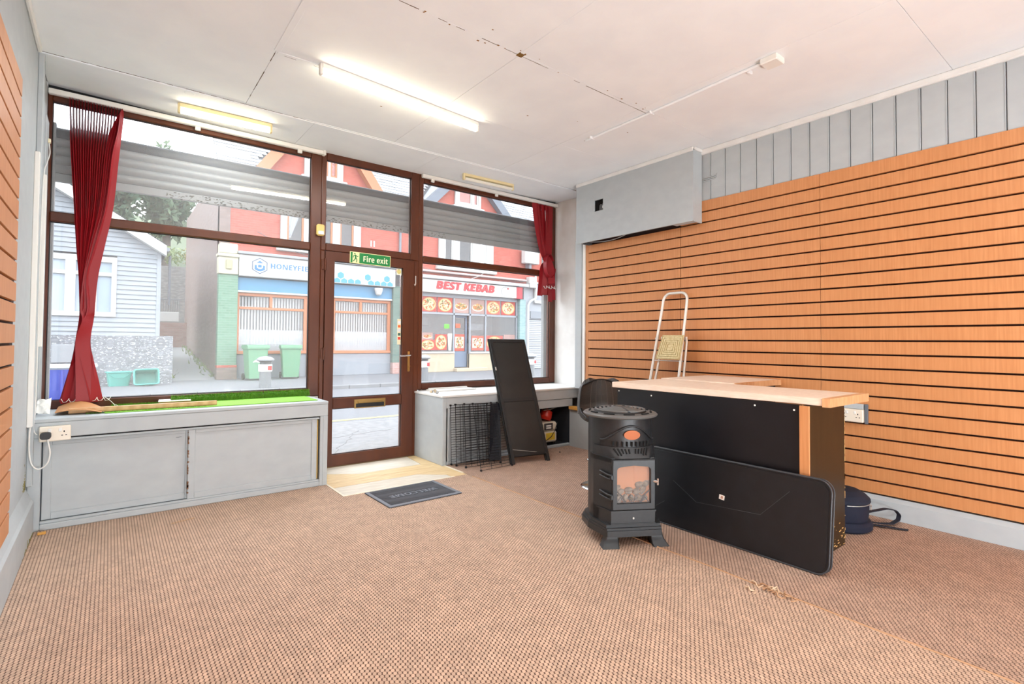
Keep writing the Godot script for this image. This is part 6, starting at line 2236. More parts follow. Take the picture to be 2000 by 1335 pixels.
	kn.tube([Vector3(0.150, 0.412, fz + 0.024), Vector3(0.150, 0.372, fz + 0.024)], 0.008, 10)
	part(door, "handle", kn, mats["chrome"])
	# firebox behind the glass
	var tan_ := mat("firebox lit tan", C(172, 106, 56), 0.5, 0.0)  # tan with the orange light on the panels mixed in
	part(t, "firebox", Geo.new().box(Vector3(-0.14, 0.225, 0.206), Vector3(-0.045 + 0.06, 0.505, 0.209)), tan_)
	var fb := Geo.new()
	fb.quad(Vector3(0.015, 0.225, 0.209), Vector3(0.135, 0.225, 0.226), Vector3(0.135, 0.505, 0.226), Vector3(0.015, 0.505, 0.209))
	part(t, "firebox", fb, tan_)
	var coal := mat("coal grey", Color.WHITE, 0.85)
	coal.albedo_texture = noise_tex(Vector2i(128, 128), 0.06, C(84, 76, 68), C(146, 132, 116), Vector2.ONE, 131, 3)
	tri_map(coal, 6.0)
	var spots := [Vector2(-0.085, 0.285), Vector2(-0.045, 0.290), Vector2(-0.005, 0.285), Vector2(0.035, 0.288), Vector2(0.078, 0.285), Vector2(-0.075, 0.325), Vector2(-0.02, 0.332), Vector2(0.030, 0.325), Vector2(0.07, 0.335), Vector2(-0.095, 0.345), Vector2(0.045, 0.365), Vector2(0.085, 0.372)]
	for p in spots:
		var g := Geo.new()
		g.xf = Transform3D(Basis(Vector3(rng.randf(), rng.randf(), 0.3).normalized(), rng.randf() * 3.0), Vector3(p.x, p.y, 0.214))
		var prof: Array = []
		for i in 8:
			var a := PI * i / 7.0 - PI / 2
			prof.append(Vector2(cos(a) * 0.028 * (1.0 + 0.16 * sin(i * 2.1 + p.x * 90)), sin(a) * 0.021))
		g.lathe(prof, Vector3.ZERO, 10, true, 1.0, 0.62)
		part(t, "coal", g, coal)
	var gr := Geo.new()
	var zz: Array = []
	for i in 9:
		zz.append(Vector3(-0.105 + i * 0.026, 0.262 + (0.034 if i % 2 == 1 else 0.0), 0.231))
	gr.tube(zz, 0.0035, 6)
	for s in [-1.0, 1.0]:
		gr.tube([Vector3(s * 0.107, 0.335, 0.231), Vector3(s * 0.075, 0.310, 0.231), Vector3(s * 0.045, 0.262, 0.231)], 0.004, 6)
	part(t, "grate", gr, m)
	# ash drawer and moulded base
	part(t, "ash_drawer", plan.call([Vector2(-0.186, 0.14), Vector2(-0.140, fz + 0.006), Vector2(0.140, fz + 0.006), Vector2(0.186, 0.14)], 0.142, 0.206), m)
	part(t, "drawer_lip", plan.call([Vector2(-0.196, 0.12), Vector2(-0.143, fz + 0.014), Vector2(0.143, fz + 0.014), Vector2(0.196, 0.12)], 0.208, 0.219), m)
	part(t, "drawer_lip", plan.call([Vector2(-0.19, 0.13), Vector2(-0.142, fz + 0.010), Vector2(0.142, fz + 0.010), Vector2(0.19, 0.13)], 0.132, 0.142), m)
	part(t, "drawer_knob", Geo.new().box(Vector3(-0.006, 0.164, fz + 0.006), Vector3(0.006, 0.178, fz + 0.014), 0.003), mats["alu"])
	for s in [[0.218, 0.118, 0.136], [0.228, 0.104, 0.119], [0.234, 0.068, 0.105]]:
		var r: float = s[0]
		part(t, "base", plan.call([Vector2(-r * 0.60, -r * 0.80), Vector2(-r, -r * 0.3), Vector2(-r, 0.07), Vector2(-0.172, fz + (r - 0.218) * 1.3 + 0.012), Vector2(0.172, fz + (r - 0.218) * 1.3 + 0.012), Vector2(r, 0.07), Vector2(r, -r * 0.3), Vector2(r * 0.60, -r * 0.80)], s[1], s[2]), m)
	for s in [[-0.128, 0.196, 1.0], [0.156, 0.196, 1.0], [-0.09, -0.11, -1.0], [0.12, -0.13, -1.0]]:
		var g := Geo.new()
		var rows: Array = []
		for i in 6:
			var f := i / 5.0
			var hw := lerpf(0.040, 0.052, f * f)
			var hd := lerpf(0.030, 0.042, f * f)
			var oz: float = s[1] + s[2] * 0.030 * f * f
			var ox: float = s[0] + signf(s[0]) * 0.018 * f * f
			var ring: Array = []
			for q in rounded(hw * 2, hd * 2, 0.008, 2):
				ring.append(Vector3(ox + q.x, 0.072 * (1.0 - f), oz - q.y))
			ring.append(ring[0])
			rows.append(ring)
		rows.reverse()
		g.sheet(rows, 0.004)
		part(t, "foot", g, m)
	var cs := Geo.new()
	cs.xf = Transform3D(Basis(Vector3.BACK, PI / 2), Vector3(0.16, 0.028, 0.02))
	cs.lathe([Vector2(0, -0.012), Vector2(0.028, -0.012), Vector2(0.028, 0.012), Vector2(0, 0.012)], Vector3.ZERO, 16)
	part(t, "castor", cs, mats["black plastic"])


# ---------------------------------------------------------------- furniture
# a point on the heater's shoulder: across x, up f
func shoulder(x: float, f: float) -> Vector3:
	var e := absf(x) / 0.205
	var low := Vector3(x * 0.139 / 0.205 if e < 0.8 else lerpf(0.1112, 0.207, (e - 0.8) / 0.2) * signf(x), 0.531, 0.236 if e < 0.8 else lerpf(0.236, 0.075, (e - 0.8) / 0.2))
	var high := Vector3(x, 0.594, sqrt(maxf(0.2155 * 0.2155 - x * x, 0.0025)))
	return low.lerp(high, f)


func build_folding_table() -> void:
	var t := thing("folding_table", "black folding table with rounded corners leaning on its edge against the counter", "table", Vector3(3.04, 0, -1.765))
	# local x along the top edge (towards -z), y up the lean, z out of the face
	var lean := 0.115
	var bs := Basis(Vector3.UP, -PI / 2) * Basis(Vector3.RIGHT, -lean)
	var L := 1.23
	var H := 0.497
	var p := rounded(L, H, 0.065, 7)
	var blk := mat("table black", Color.WHITE, 0.42)
	blk.albedo_texture = noise_tex(Vector2i(256, 256), 0.025, C(16, 17, 20), C(25, 26, 30), Vector2.ONE, 141, 4)
	tri_map(blk, 1.2)
	var xf := Transform3D(bs, Vector3(-0.018, 0.0065, 0) + bs * Vector3(0, H / 2, 0))
	var g := Geo.new()
	g.xf = xf
	g.prism(p, -0.042, -0.004)
	part(t, "top", g, blk)
	var inner := rounded(L - 0.03, H - 0.03, 0.055, 7)
	g = Geo.new()
	g.xf = xf
	g.prism(inner, -0.004, 0.0)
	part(t, "underside", g, blk)
	var rim: Array = []
	for q in p:
		rim.append(xf * Vector3(q.x, q.y, -0.004))
	part(t, "rim", Geo.new().tube(rim, 0.0045, 8, false, true), mat("table rim", C(58, 60, 64), 0.38))
	var rim2: Array = []
	for q in p:
		rim2.append(xf * Vector3(q.x, q.y, -0.040))
	part(t, "rim", Geo.new().tube(rim2, 0.0035, 8, false, true), mats["table rim"])
	for x in [-0.25, 0.02, 0.33]:
		var c := Geo.new()
		c.xf = xf
		c.box(Vector3(x - 0.012, H / 2 - 0.004, -0.034), Vector3(x + 0.012, H / 2 + 0.004, -0.010), 0.002)
		part(t, "catch", c, mats["black plastic"])
	# pressed creases
	for s in [[Vector2(0.40, 0.15), Vector2(0.24, -0.02)], [Vector2(0.24, -0.02), Vector2(-0.18, -0.05)], [Vector2(-0.18, -0.05), Vector2(-0.36, 0.05)], [Vector2(-0.42, -0.10), Vector2(-0.56, -0.20)]]:
		var c := Geo.new()
		c.tube([xf * Vector3(-s[0].x * -1.0, s[0].y, 0.0), xf * Vector3(s[1].x, s[1].y, 0.0)], 0.0013, 5)
		part(t, "crease", c, mats["table rim"])
	var lb := Geo.new()
	lb.xf = xf * Transform3D(Basis(Vector3.BACK, -0.1), Vector3(-0.005, 0.022, 0))
	lb.box(Vector3(-0.018, -0.014, 0.0), Vector3(0.018, 0.014, 0.0012))
	part(t, "label", lb, mat("label paper", C(232, 224, 214), 0.7), "small white paper label")
	lb = Geo.new()
	lb.xf = xf * Transform3D(Basis(Vector3.BACK, -0.1), Vector3(-0.005, 0.022, 0))
	lb.box(Vector3(-0.006, -0.008, 0.0012), Vector3(0.008, 0.008, 0.0018))
	part(t, "label_print", lb, mat("label print", C(176, 132, 112), 0.7))


func build_ladder() -> void:
	var t := thing("stepladder", "small white and aluminium folded stepladder leaning on the orange panelling", "ladder", Vector3(4.16, 0, -3.02))
	var alu: Material = mat("ladder white", C(226, 222, 214), 0.35, 0.35)
	var P := func(y: float, z: float) -> Vector3: return Vector3(lerpf(4.02, 4.375, y / 1.735), y, z) - t.position
	var loop: Array = []
	loop.append(P.call(0.0, -3.255))
	loop.append(P.call(0.9, -3.185))
	loop.append(P.call(1.62, -3.150))
	for i in 7:
		var a := PI - PI / 2 * i / 6.0
		loop.append(P.call(1.655 + 0.075 * sin(a), -3.075 + 0.075 * cos(a)))
	for i in 7:
		var a := PI / 2 - PI / 2 * i / 6.0
		loop.append(P.call(1.655 + 0.075 * sin(a), -2.955 + 0.075 * cos(a)))
	loop.append(P.call(1.62, -2.878))
	loop.append(P.call(0.9, -2.868))
	loop.append(P.call(0.0, -2.850))
	part(t, "front_frame", Geo.new().tube(loop, 0.0135, 10), alu)
	for s in [[-3.150, -3.12, -3.155], [-2.838, -2.850, -2.815]]:
		var off := Vector3(0.032, 0, 0)
		part(t, "rear_leg", Geo.new().tube([P.call(0.0, s[2]) + off * 1.2, P.call(0.9, s[0]) + off, P.call(1.25, s[1]) + off, P.call(1.30, s[1]) + off * 0.4], 0.0115, 10), alu)
	# platform hanging flat between the stiles
	var c0: Vector3 = P.call(1.085, -3.135)
	var c1: Vector3 = P.call(1.085, -2.865)
	var c2: Vector3 = P.call(1.315, -2.850)
	var c3: Vector3 = P.call(1.315, -3.085)
	var front := Vector3(-0.03, 0, 0)
	var cream := mat("platform cream", Color.WHITE, 0.5)
	cream.albedo_texture = noise_tex(Vector2i(128, 128), 0.05, C(206, 186, 132), C(232, 218, 172), Vector2.ONE, 151, 3)
	tri_map(cream, 4.0)
	var pl := Geo.new()
	var bk := Vector3(0.012, 0, 0)
	var q := [c0 + front, c1 + front, c2 + front, c3 + front]
	pl.quad(q[0], q[1], q[2], q[3])
	pl.quad(q[3] + bk, q[2] + bk, q[1] + bk, q[0] + bk)
	for i in 4:
		pl.quad(q[i] + bk, q[(i + 1) % 4] + bk, q[(i + 1) % 4], q[i])
	var plat := part(t, "platform", pl, cream)
	var mid: Vector3 = (q[0] + q[1] + q[2] + q[3]) / 4.0
	for k in 5:
		var f := 0.94 - k * 0.17
		var ring: Array = []
		for i in 4:
			ring.append(mid + (q[i] - mid) * f + Vector3(-0.001, 0, 0))
		part(plat, "tread_rib", Geo.new().tube(ring, 0.0028, 5, false, true), mat("tread rib", C(180, 156, 96), 0.5))
	part(t, "crossbar", Geo.new().bar(P.call(1.07, -3.165), P.call(1.07, -2.85), 0.006, 8), mats["alu"])
	for z in [-3.17, -2.87]:
		part(t, "hinge", Geo.new().bar(P.call(1.28, z - 0.006), P.call(1.28, z + 0.006), 0.018, 12), mats["alu"])


func build_stool() -> void:
	var t := thing("bar_stool", "black bucket bar stool with stitched back behind the gas heater", "stool", Vector3(3.39, 0, -3.05), -0.70)
	part(t, "base", Geo.new().lathe([Vector2(0, 0), Vector2(0.20, 0), Vector2(0.202, 0.006), Vector2(0.19, 0.012), Vector2(0.08, 0.022), Vector2(0.035, 0.035), Vector2(0, 0.035)], Vector3.ZERO, 48), mats["chrome"], "chrome disc base")
	part(t, "column", Geo.new().lathe([Vector2(0.026, 0.03), Vector2(0.026, 0.34), Vector2(0.020, 0.345), Vector2(0.020, 0.54)], Vector3.ZERO, 20), mats["chrome"])
	var fr: Array = []
	for i in 17:
		var a := PI * 0.5 + lerpf(-1.3, 1.3, i / 16.0)
		fr.append(Vector3(cos(a) * 0.16, 0.24, sin(a) * 0.16))
	fr.push_front(Vector3(0.02, 0.24, 0.0))
	fr.append(Vector3(-0.02, 0.24, 0.0))
	part(t, "footrest", Geo.new().tube(fr, 0.009, 8), mats["chrome"])
	var lea := mat("black leatherette", Color.WHITE, 0.36)
	lea.albedo_texture = noise_tex(Vector2i(128, 128), 0.1, C(50, 45, 42), C(64, 58, 54), Vector2.ONE, 161, 3)
	tri_map(lea, 3.0)
	# shell from the front lip of the seat, up the curved back
	var rows: Array = []
	var prof := [[0.20, 0.585, 0.165, 0.02], [0.17, 0.605, 0.185, 0.02], [0.05, 0.600, 0.200, 0.035], [-0.08, 0.600, 0.205, 0.06], [-0.15, 0.625, 0.205, 0.09], [-0.185, 0.68, 0.205, 0.085], [-0.20, 0.76, 0.198, 0.075], [-0.212, 0.84, 0.182, 0.06], [-0.217, 0.885, 0.150, 0.045], [-0.219, 0.905, 0.105, 0.035]]
	for s in prof:
		var row: Array = []
		for k in 17:
			var f := k / 8.0 - 1.0
			var lift: float = s[3]
			var back: bool = s[0] < -0.1
			# sides curl forward on the back, upward on the seat
			var dz: float = lift * f * f * (1.0 if back else 0.0)
			var dy: float = lift * f * f * (0.0 if back else 1.0) - (0.02 * f * f if s[1] > 0.85 else 0.0)
			row.append(Vector3(f * s[2], s[1] + dy, s[0] + dz))
		rows.append(row)
	var sr: Array = []
	for i in rows.size() - 1:
		for q in 4:
			var row: Array = []
			for k in 17:
				var p0: Vector3 = rows[maxi(i - 1, 0)][k]
				var p3: Vector3 = rows[mini(i + 2, rows.size() - 1)][k]
				row.append(rows[i][k].cubic_interpolate(rows[i + 1][k], p0, p3, q / 4.0))
			sr.append(row)
	sr.append(rows[-1])
	part(t, "shell", Geo.new().sheet(sr, 0.035), lea)
	for k in [4, 6, 8, 10, 12]:
		var line: Array = []
		for i in range(14, sr.size() - 1):
			line.append(sr[i][k] + Vector3(0, 0.0, 0.0005))
		part(t, "stitching", Geo.new().tube(line, 0.0022, 5), mat("stitch", C(96, 88, 80), 0.6))
	var edge: Array = []
	for i in sr.size():
		edge.append(sr[i][0])
	for k in 17:
		edge.append(sr[-1][k] + Vector3(0, 0.001, 0))
	for i in sr.size():
		edge.append(sr[sr.size() - 1 - i][16])
	part(t, "piping", Geo.new().tube(edge, 0.006, 6), mats["black plastic"])
	part(t, "seat_plate", Geo.new().box(Vector3(-0.09, 0.535, -0.09), Vector3(0.09, 0.56, 0.09), 0.006), mats["black plastic"])


func wire_panel(t: Node3D, a: Vector3, b: Vector3, c: Vector3, d: Vector3, nh: int, nv: int, m: Material) -> void:
	# a, b: foot of the panel; d, c: its top
	var g := Geo.new(-t.position)
	for i in nh + 1:
		var f := i / float(nh)
		g.bar(a.lerp(d, f), b.lerp(c, f), 0.0022, 5)
	for i in nv + 1:
		var f := i / float(nv)
		g.bar(a.lerp(b, f), d.lerp(c, f), 0.003 if i in [0, nv] else 0.0025, 5)
	var p := part(t, "wire_panel", g, m)
	for q in [a, b, c, d]:
		part(p, "corner_clip", Geo.new(-t.position).box(q - Vector3(0.010, 0.008, 0.008), q + Vector3(0.010, 0.010, 0.008), 0.003), m)


func build_board_and_cage() -> void:
	# folded pavement board
	var t := thing("pavement_board", "tall black folded A-board leaning against the right window plinth", "sign board", Vector3(3.445, 0, -4.085))
	var blk := mat("board black", C(27, 26, 26), 0.5)
	var slate := mat("board panel", Color.WHITE, 0.42)
	slate.albedo_texture = noise_tex(Vector2i(256, 256), 0.01, C(32, 31, 30), C(40, 39, 37), Vector2(0.5, 2.0), 171, 3)
	tri_map(slate, 1.2)
	var foot := Vector3(1, 0, 0.20).normalized()
	var up := Vector3(0.118, 1.27, -0.590).normalized()
	var bs := Basis(foot, up, foot.cross(up)).orthonormalized()
	var xf := Transform3D(bs, Vector3(0, 0.004, 0))
	var L := 1.40
	var hw := 0.222
	for k in 2:
		var z := -0.021 * k
		var dx := -0.010 * k
		var dy := 0.012 * k
		var f := Geo.new()
		f.xf = xf
		f.box(Vector3(-hw + dx, 0 if k == 0 else 0.012, z - 0.019), Vector3(-hw + 0.034 + dx, L + dy, z), 0.003)
		f.box(Vector3(hw - 0.034 + dx, 0 if k == 0 else 0.012, z - 0.019), Vector3(hw + dx, L + dy, z), 0.003)
		f.box(Vector3(-hw + 0.034 + dx, L - 0.040 + dy, z - 0.019), Vector3(hw - 0.034 + dx, L + dy, z), 0.003)
		f.box(Vector3(-hw + 0.034 + dx, 0.075, z - 0.019), Vector3(hw - 0.034 + dx, 0.105, z), 0.003)
		f.box(Vector3(-hw + 0.034 + dx, 0.66, z - 0.019), Vector3(hw - 0.034 + dx, 0.70, z - 0.003), 0.003)
		part(t, "frame", f, blk)
		var p := Geo.new()
		p.xf = xf
		p.box(Vector3(-hw + 0.03 + dx, 0.70, z - 0.016), Vector3(hw - 0.03 + dx, L - 0.03 + dy, z - 0.008), 0.001)
		part(t, "panel", p, slate)
		p = Geo.new()
		p.xf = xf
		p.box(Vector3(-hw + 0.03 + dx, 0.10, z - 0.016), Vector3(hw - 0.03 + dx, 0.67, z - 0.008), 0.001)
		part(t, "panel", p, slate)
	var h := Geo.new()
	h.xf = xf
	h.box(Vector3(-hw + 0.004, 1.02, 0.0), Vector3(-hw + 0.018, 1.06, 0.006), 0.002)
	part(t, "clasp", h, mats["alu"])
	var bar := Geo.new()
	bar.xf = xf
	bar.tube([Vector3(-hw + 0.03, 0.15, -0.004), Vector3(hw - 0.03, 0.085, -0.004)], 0.0025, 5)
	part(t, "diagonal_line", bar, mats["alu"])  # thin pale diagonal line across the lower panel

	# folded dog crate
	var c := thing("wire_crate", "folded black wire crate panels leaning against the right plinth", "crate", Vector3(2.95, 0, -4.3))
	var wm := mat("wire black", C(30, 31, 36), 0.4, 0.3)
	var sets := [
		[Vector3(2.715, 0.012, -4.465), Vector3(3.16, 0.012, -4.44), Vector3(3.16, 0.585, -4.49), Vector3(2.715, 0.595, -4.492)],
		[Vector3(2.735, 0.012, -4.40), Vector3(3.17, 0.012, -4.37), Vector3(3.20, 0.592, -4.475), Vector3(2.765, 0.602, -4.48)],
		[Vector3(2.77, 0.012, -4.28), Vector3(3.165, 0.012, -4.25), Vector3(3.265, 0.592, -4.455), Vector3(2.86, 0.602, -4.465)],
		[Vector3(2.815, 0.012, -4.085), Vector3(3.20, 0.012, -4.10), Vector3(3.32, 0.590, -4.43), Vector3(2.95, 0.600, -4.445)],
	]
	for i in 4:
		var s: Array = sets[i]
		wire_panel(c, s[0], s[1], s[2], s[3], 24, [4, 5, 6, 3][i], wm)
	var tr := Geo.new(-c.position)
	var a := Vector3(3.11, 0.02, -4.36)
	var b := Vector3(3.23, 0.02, -4.32)
	var d := Vector3(3.30, 0.585, -4.452)
	var e := Vector3(3.19, 0.585, -4.462)
	tr.quad(a, b, d, e)
	var th := Vector3(0.001, -0.004, -0.010)
	tr.quad(e + th, d + th, b + th, a + th)
	tr.quad(a + th, b + th, b, a); tr.quad(b + th, d + th, d, b); tr.quad(d + th, e + th, e, d); tr.quad(e + th, a + th, a, e)
	part(c, "tray", tr, mat("tray navy", C(22, 24, 36), 0.45))


# ---------------------------------------------------------------- small things
func socket_plate(called: String, label: String, at: Vector3, turn: float, tilt: float, depth: float) -> Node3D:
	var t := thing(called, label, "socket", at, turn)
	t.rotation.z = tilt
	part(t, "plate", Geo.new().box(Vector3(-0.078, -0.048, 0), Vector3(0.078, 0.048, depth), 0.005), mats["socket ivory"])
	for s in [-1.0, 1.0]:
		part(t, "switch", Geo.new().box(Vector3(s * 0.026 - 0.008, 0.012, depth), Vector3(s * 0.026 + 0.008, 0.034, depth + 0.004), 0.002), mats["white plastic"])
		var pins := Geo.new()
		pins.box(Vector3(s * 0.045 - 0.003, 0.006, depth - 0.001), Vector3(s * 0.045 + 0.003, 0.016, depth + 0.0006))
		pins.box(Vector3(s * 0.045 - 0.014, -0.016, depth - 0.001), Vector3(s * 0.045 - 0.006, -0.011, depth + 0.0006))
		pins.box(Vector3(s * 0.045 + 0.006, -0.016, depth - 0.001), Vector3(s * 0.045 + 0.014, -0.011, depth + 0.0006))
		part(t, "pin_holes", pins, mats["dark hole"])
	return t


func build_small_things() -> void:
	# sockets
	var sl := socket_plate("double_socket", "cream double socket with a black plug on the left plinth", Vector3(-0.268, 0.622, -4.497), 0.0, 0.02, 0.030)
	var pg := thing("plug", "black plug with white flex in the left double socket", "plug", Vector3(-0.312, 0.615, -4.466))
	var pb := Geo.new()
	pb.prism(rounded(0.054, 0.044, 0.016, 4), 0.0, 0.034)
	part(pg, "body", pb, mats["black plastic"])
	part(pg, "flex", w(pg).tube(smooth_path([Vector3(-0.303, 0.598, -4.445), Vector3(-0.294, 0.55, -4.44), Vector3(-0.288, 0.502, -4.44), Vector3(-0.300, 0.439, -4.44), Vector3(-0.340, 0.409, -4.44), Vector3(-0.372, 0.441, -4.44), Vector3(-0.386, 0.519, -4.44), Vector3(-0.387, 0.631, -4.43), Vector3(-0.384, 0.685, -4.428)]), 0.0045, 8), mats["white plastic"])
	var cl := thing("loose_flex", "thin white flex hanging down the left corner from the trunking to the socket", "cable", Vector3(-0.37, 0.7, -4.5))
	part(cl, "flex", w(cl).tube(smooth_path([Vector3(-0.376, 2.65, -4.96), Vector3(-0.365, 2.55, -4.90), Vector3(-0.372, 2.45, -4.80), Vector3(-0.372, 2.30, -4.62), Vector3(-0.373, 1.8, -4.56), Vector3(-0.372, 1.2, -4.56), Vector3(-0.370, 0.80, -4.52), Vector3(-0.372, 0.66, -4.478), Vector3(-0.355, 0.622, -4.478)]), 0.0035, 6), mats["white plastic"])
	part(cl, "clip", w(cl).box(Vector3(-0.398, 2.64, -4.975), Vector3(-0.366, 2.67, -4.945), 0.003), mats["cream plastic"])
	socket_plate("double_socket", "white double socket on a box on the orange panelling behind the counter", Vector3(4.424, 0.712, -1.505), -PI / 2, 0.0, 0.045)
	var bk := thing("socket_box", "grey blanking box beside the white socket on the panelling", "box", Vector3(4.424, 0.768, -1.42))
	part(bk, "lid", w(bk).box(Vector3(4.385, 0.762, -1.585), Vector3(4.424, 0.80, -1.43), 0.003), mats["grey paint"])
	part(bk, "edge", w(bk).box(Vector3(4.400, 0.655, -1.425), Vector3(4.424, 0.80, -1.405), 0.003), mats["grey dark joint"])

	# door mat with raised ribs and letters
	var mt := thing("door_mat", "dark grey rubber door mat lying before the pale lobby boards", "mat", Vector3(1.975, 0, -3.83), 0.012)
	var rub := mat("mat rubber", C(118, 122, 130), 0.6)
	var dk := mat("mat dark", C(72, 74, 80), 0.75)
	var hw := 0.318
	var hd := 0.232
	part(mt, "base", Geo.new().box(Vector3(-hw, 0, -hd), Vector3(hw, 0.005, hd), 0.002), dk)
	for s in [[Vector3(-hw, 0.004, hd - 0.035), Vector3(hw, 0.010, hd)], [Vector3(-hw, 0.004, -hd), Vector3(hw, 0.010, -hd + 0.02)], [Vector3(-hw, 0.004, -hd + 0.02), Vector3(-hw + 0.03, 0.010, hd - 0.035)], [Vector3(hw - 0.03, 0.004, -hd + 0.02), Vector3(hw, 0.010, hd - 0.035)]]:
		part(mt, "border", Geo.new().box(s[0], s[1], 0.003), rub)
	var ribs := Geo.new()
	for i in 44:
		var o := -0.52 + i * 0.024
		var last := Vector3.INF
		var run: Array = []
		for k in 40:
			var u := -0.5 + k / 39.0
			var x := o + u * 0.42
			var z := u * 0.36 + 0.012 * sin(u * 14.0)
			if absf(x) < hw - 0.034 and z > -hd + 0.025 and z < hd - 0.04 and not (absf(z) < 0.045 and absf(x) < 0.19):
				run.append(Vector3(x, 0.006, z))
			else:
				if run.size() > 1:
					ribs.tube(run, 0.0042, 5)
				run = []
		if run.size() > 1:
			ribs.tube(run, 0.0042, 5)
	part(mt, "ribs", ribs, mat("mat rib", C(92, 95, 102), 0.65)).set_meta("kind", "stuff")
	var wl := part(mt, "lettering", text_mesh("WELCOME", 0.062, 0.006, true), rub)
	wl.transform = Transform3D(Basis(Vector3.UP, PI) * Basis(Vector3.RIGHT, -PI / 2), Vector3(0, 0.007, 0))

	# on the left sill
	var sill := 0.716
	var gr := thing("artificial_grass", "bright green strip of artificial grass along the left window sill", "artificial grass", Vector3(0.8, sill, -4.85))
	var green := mat("turf flat", Color.WHITE, 0.85)
	green.albedo_texture = noise_tex(Vector2i(128, 128), 0.15, C(118, 182, 52), C(150, 208, 84), Vector2.ONE, 181, 3)
	tri_map(green, 5.0)
	part(gr, "backing", w(gr).box(Vector3(-0.02, sill, -5.05), Vector3(1.44, sill + 0.006, -4.60), 0.002), green)
	var rows: Array = []
	for i in 7:
		var a := PI * i / 6.0
		var row: Array = []
		for k in 30:
			var x := lerpf(0.40, 1.49, k / 29.0)
			row.append(Vector3(x, sill + 0.004 + 0.050 * sin(a) * (0.9 + 0.1 * sin(k * 1.3)), -5.025 - 0.03 * cos(a)))
		rows.append(row)
	rows.reverse()
	part(gr, "rolled_edge", w(gr).sheet(rows), mat("turf deep", C(78, 124, 28), 0.9))
	var bl := w(gr)
	for i in 5200:
		var x := rng.randf_range(0.02, 1.49)
		var a := rng.randf() * PI
		var p := Vector3(x, sill + 0.002 + 0.050 * sin(a), -5.025 - 0.03 * cos(a))
		if x < 0.40:
			p = Vector3(x, sill + 0.002, rng.randf_range(-5.06, -4.97))
		var d := Vector3(rng.randfn() * 0.35, 1.0, rng.randfn() * 0.35 + 0.4).normalized() * rng.randf_range(0.012, 0.024)
		var s := Vector3(rng.randfn(), 0.2, rng.randfn()).normalized() * 0.0016
		bl.quad(p - s, p + s, p + d + s * 0.3, p + d - s * 0.3)
	part(gr, "pile", bl, mat("turf blade", C(96, 150, 34), 0.8)).set_meta("kind", "stuff")
	var fe := w(gr)
	for i in 900:
		var p := Vector3(rng.randf_range(-0.12, 0.60), sill + 0.002, rng.randf_range(-4.655, -4.625))
		var d := Vector3(rng.randfn() * 0.4, 0.6, 0.8).normalized() * rng.randf_range(0.008, 0.018)
		var s := Vector3(1, 0, 0) * 0.0015
		fe.quad(p - s, p + s, p + d + s * 0.3, p + d - s * 0.3)
	part(gr, "pile_edge", fe, mats["turf blade"]).set_meta("kind", "stuff")
	var pl := solo("wood_strip", "long pale wood strip lying along the front of the grass on the left sill", "wood strip", Geo.new().box(Vector3(-0.44, 0, -0.018), Vector3(0.455, 0.034, 0.018), 0.002), mat("strip wood", Color.WHITE, 0.6), Vector3(0.225, sill + 0.006, -4.69))
	(pl.material_override as StandardMaterial3D).albedo_texture = noise_tex(Vector2i(128, 256), 0.03, C(196, 152, 104), C(224, 184, 138), Vector2(2.0, 0.3), 191, 3)
	tri_map(pl.material_override, 2.0)
	var wb := thing("white_tile", "white board with a brown edge lying on the artificial grass", "board", Vector3(0.425, sill + 0.007, -4.99), -0.08)
	part(wb, "board", Geo.new().box(Vector3(-0.11, 0.018, -0.11), Vector3(0.11, 0.024, 0.07), 0.002), mats["white plastic"])
	part(wb, "core", Geo.new().box(Vector3(-0.105, 0.0, -0.10), Vector3(0.105, 0.018, 0.065), 0.001), mat("core brown", C(150, 100, 62), 0.8))
	var tn: Array = []
	for i in 7:
		var f := i / 6.0
		var row: Array = []
		for k in 9:
			var q := k / 8.0
			var x := lerpf(-0.285, -0.035, q)
			var z := lerpf(-4.98, -4.66, f) + 0.05 * q
			row.append(Vector3(x, sill + 0.012 + 0.052 * sin(PI * clampf(q * 0.9 + 0.1, 0, 1)) * (1.0 - 0.55 * f), z) - Vector3(-0.16, sill, -4.82))
		tn.append(row)
	tn.reverse()
	solo("cardboard_sheet", "curled tan cardboard sheet on the left sill under the red blind", "cardboard", Geo.new().sheet(tn, 0.003), mat("tan card", C(196, 138, 84), 0.7), Vector3(-0.16, sill, -4.82))
	var pr := thing("plastic_wrap", "crumpled scrap of white plastic in the left corner of the sill", "plastic scrap", Vector3(-0.345, sill, -4.72))
	var cr: Array = []
	for i in 6:
		var row: Array = []
		for k in 6:
			row.append(Vector3(-0.035 + k * 0.014, 0.012 + 0.09 * (i / 5.0) + rng.randf() * 0.012, -0.10 * (i / 5.0) + 0.05 + rng.randf_range(-0.015, 0.015)))
		cr.append(row)
	part(pr, "sheet", Geo.new().sheet(cr, 0.002), mats["white plastic"])
	# on the right sill
	var s2 := 0.697
	var wp := thing("white_trim_board", "white board leaning low against the frame on the right sill", "board", Vector3(3.05, s2, -4.98), 0.02)
	part(wp, "board", Geo.new().box(Vector3(-0.30, 0, -0.09), Vector3(0.24, 0.014, 0.10), 0.002), mats["white plastic"])
	part(wp, "edge", Geo.new().box(Vector3(-0.28, 0.015, -0.085), Vector3(0.22, 0.027, -0.055), 0.003), mats["white plastic"])
	var ru := thing("rubble", "small grey and tan lumps of plaster near the left end of the right sill", "rubble", Vector3(2.70, s2, -4.80))
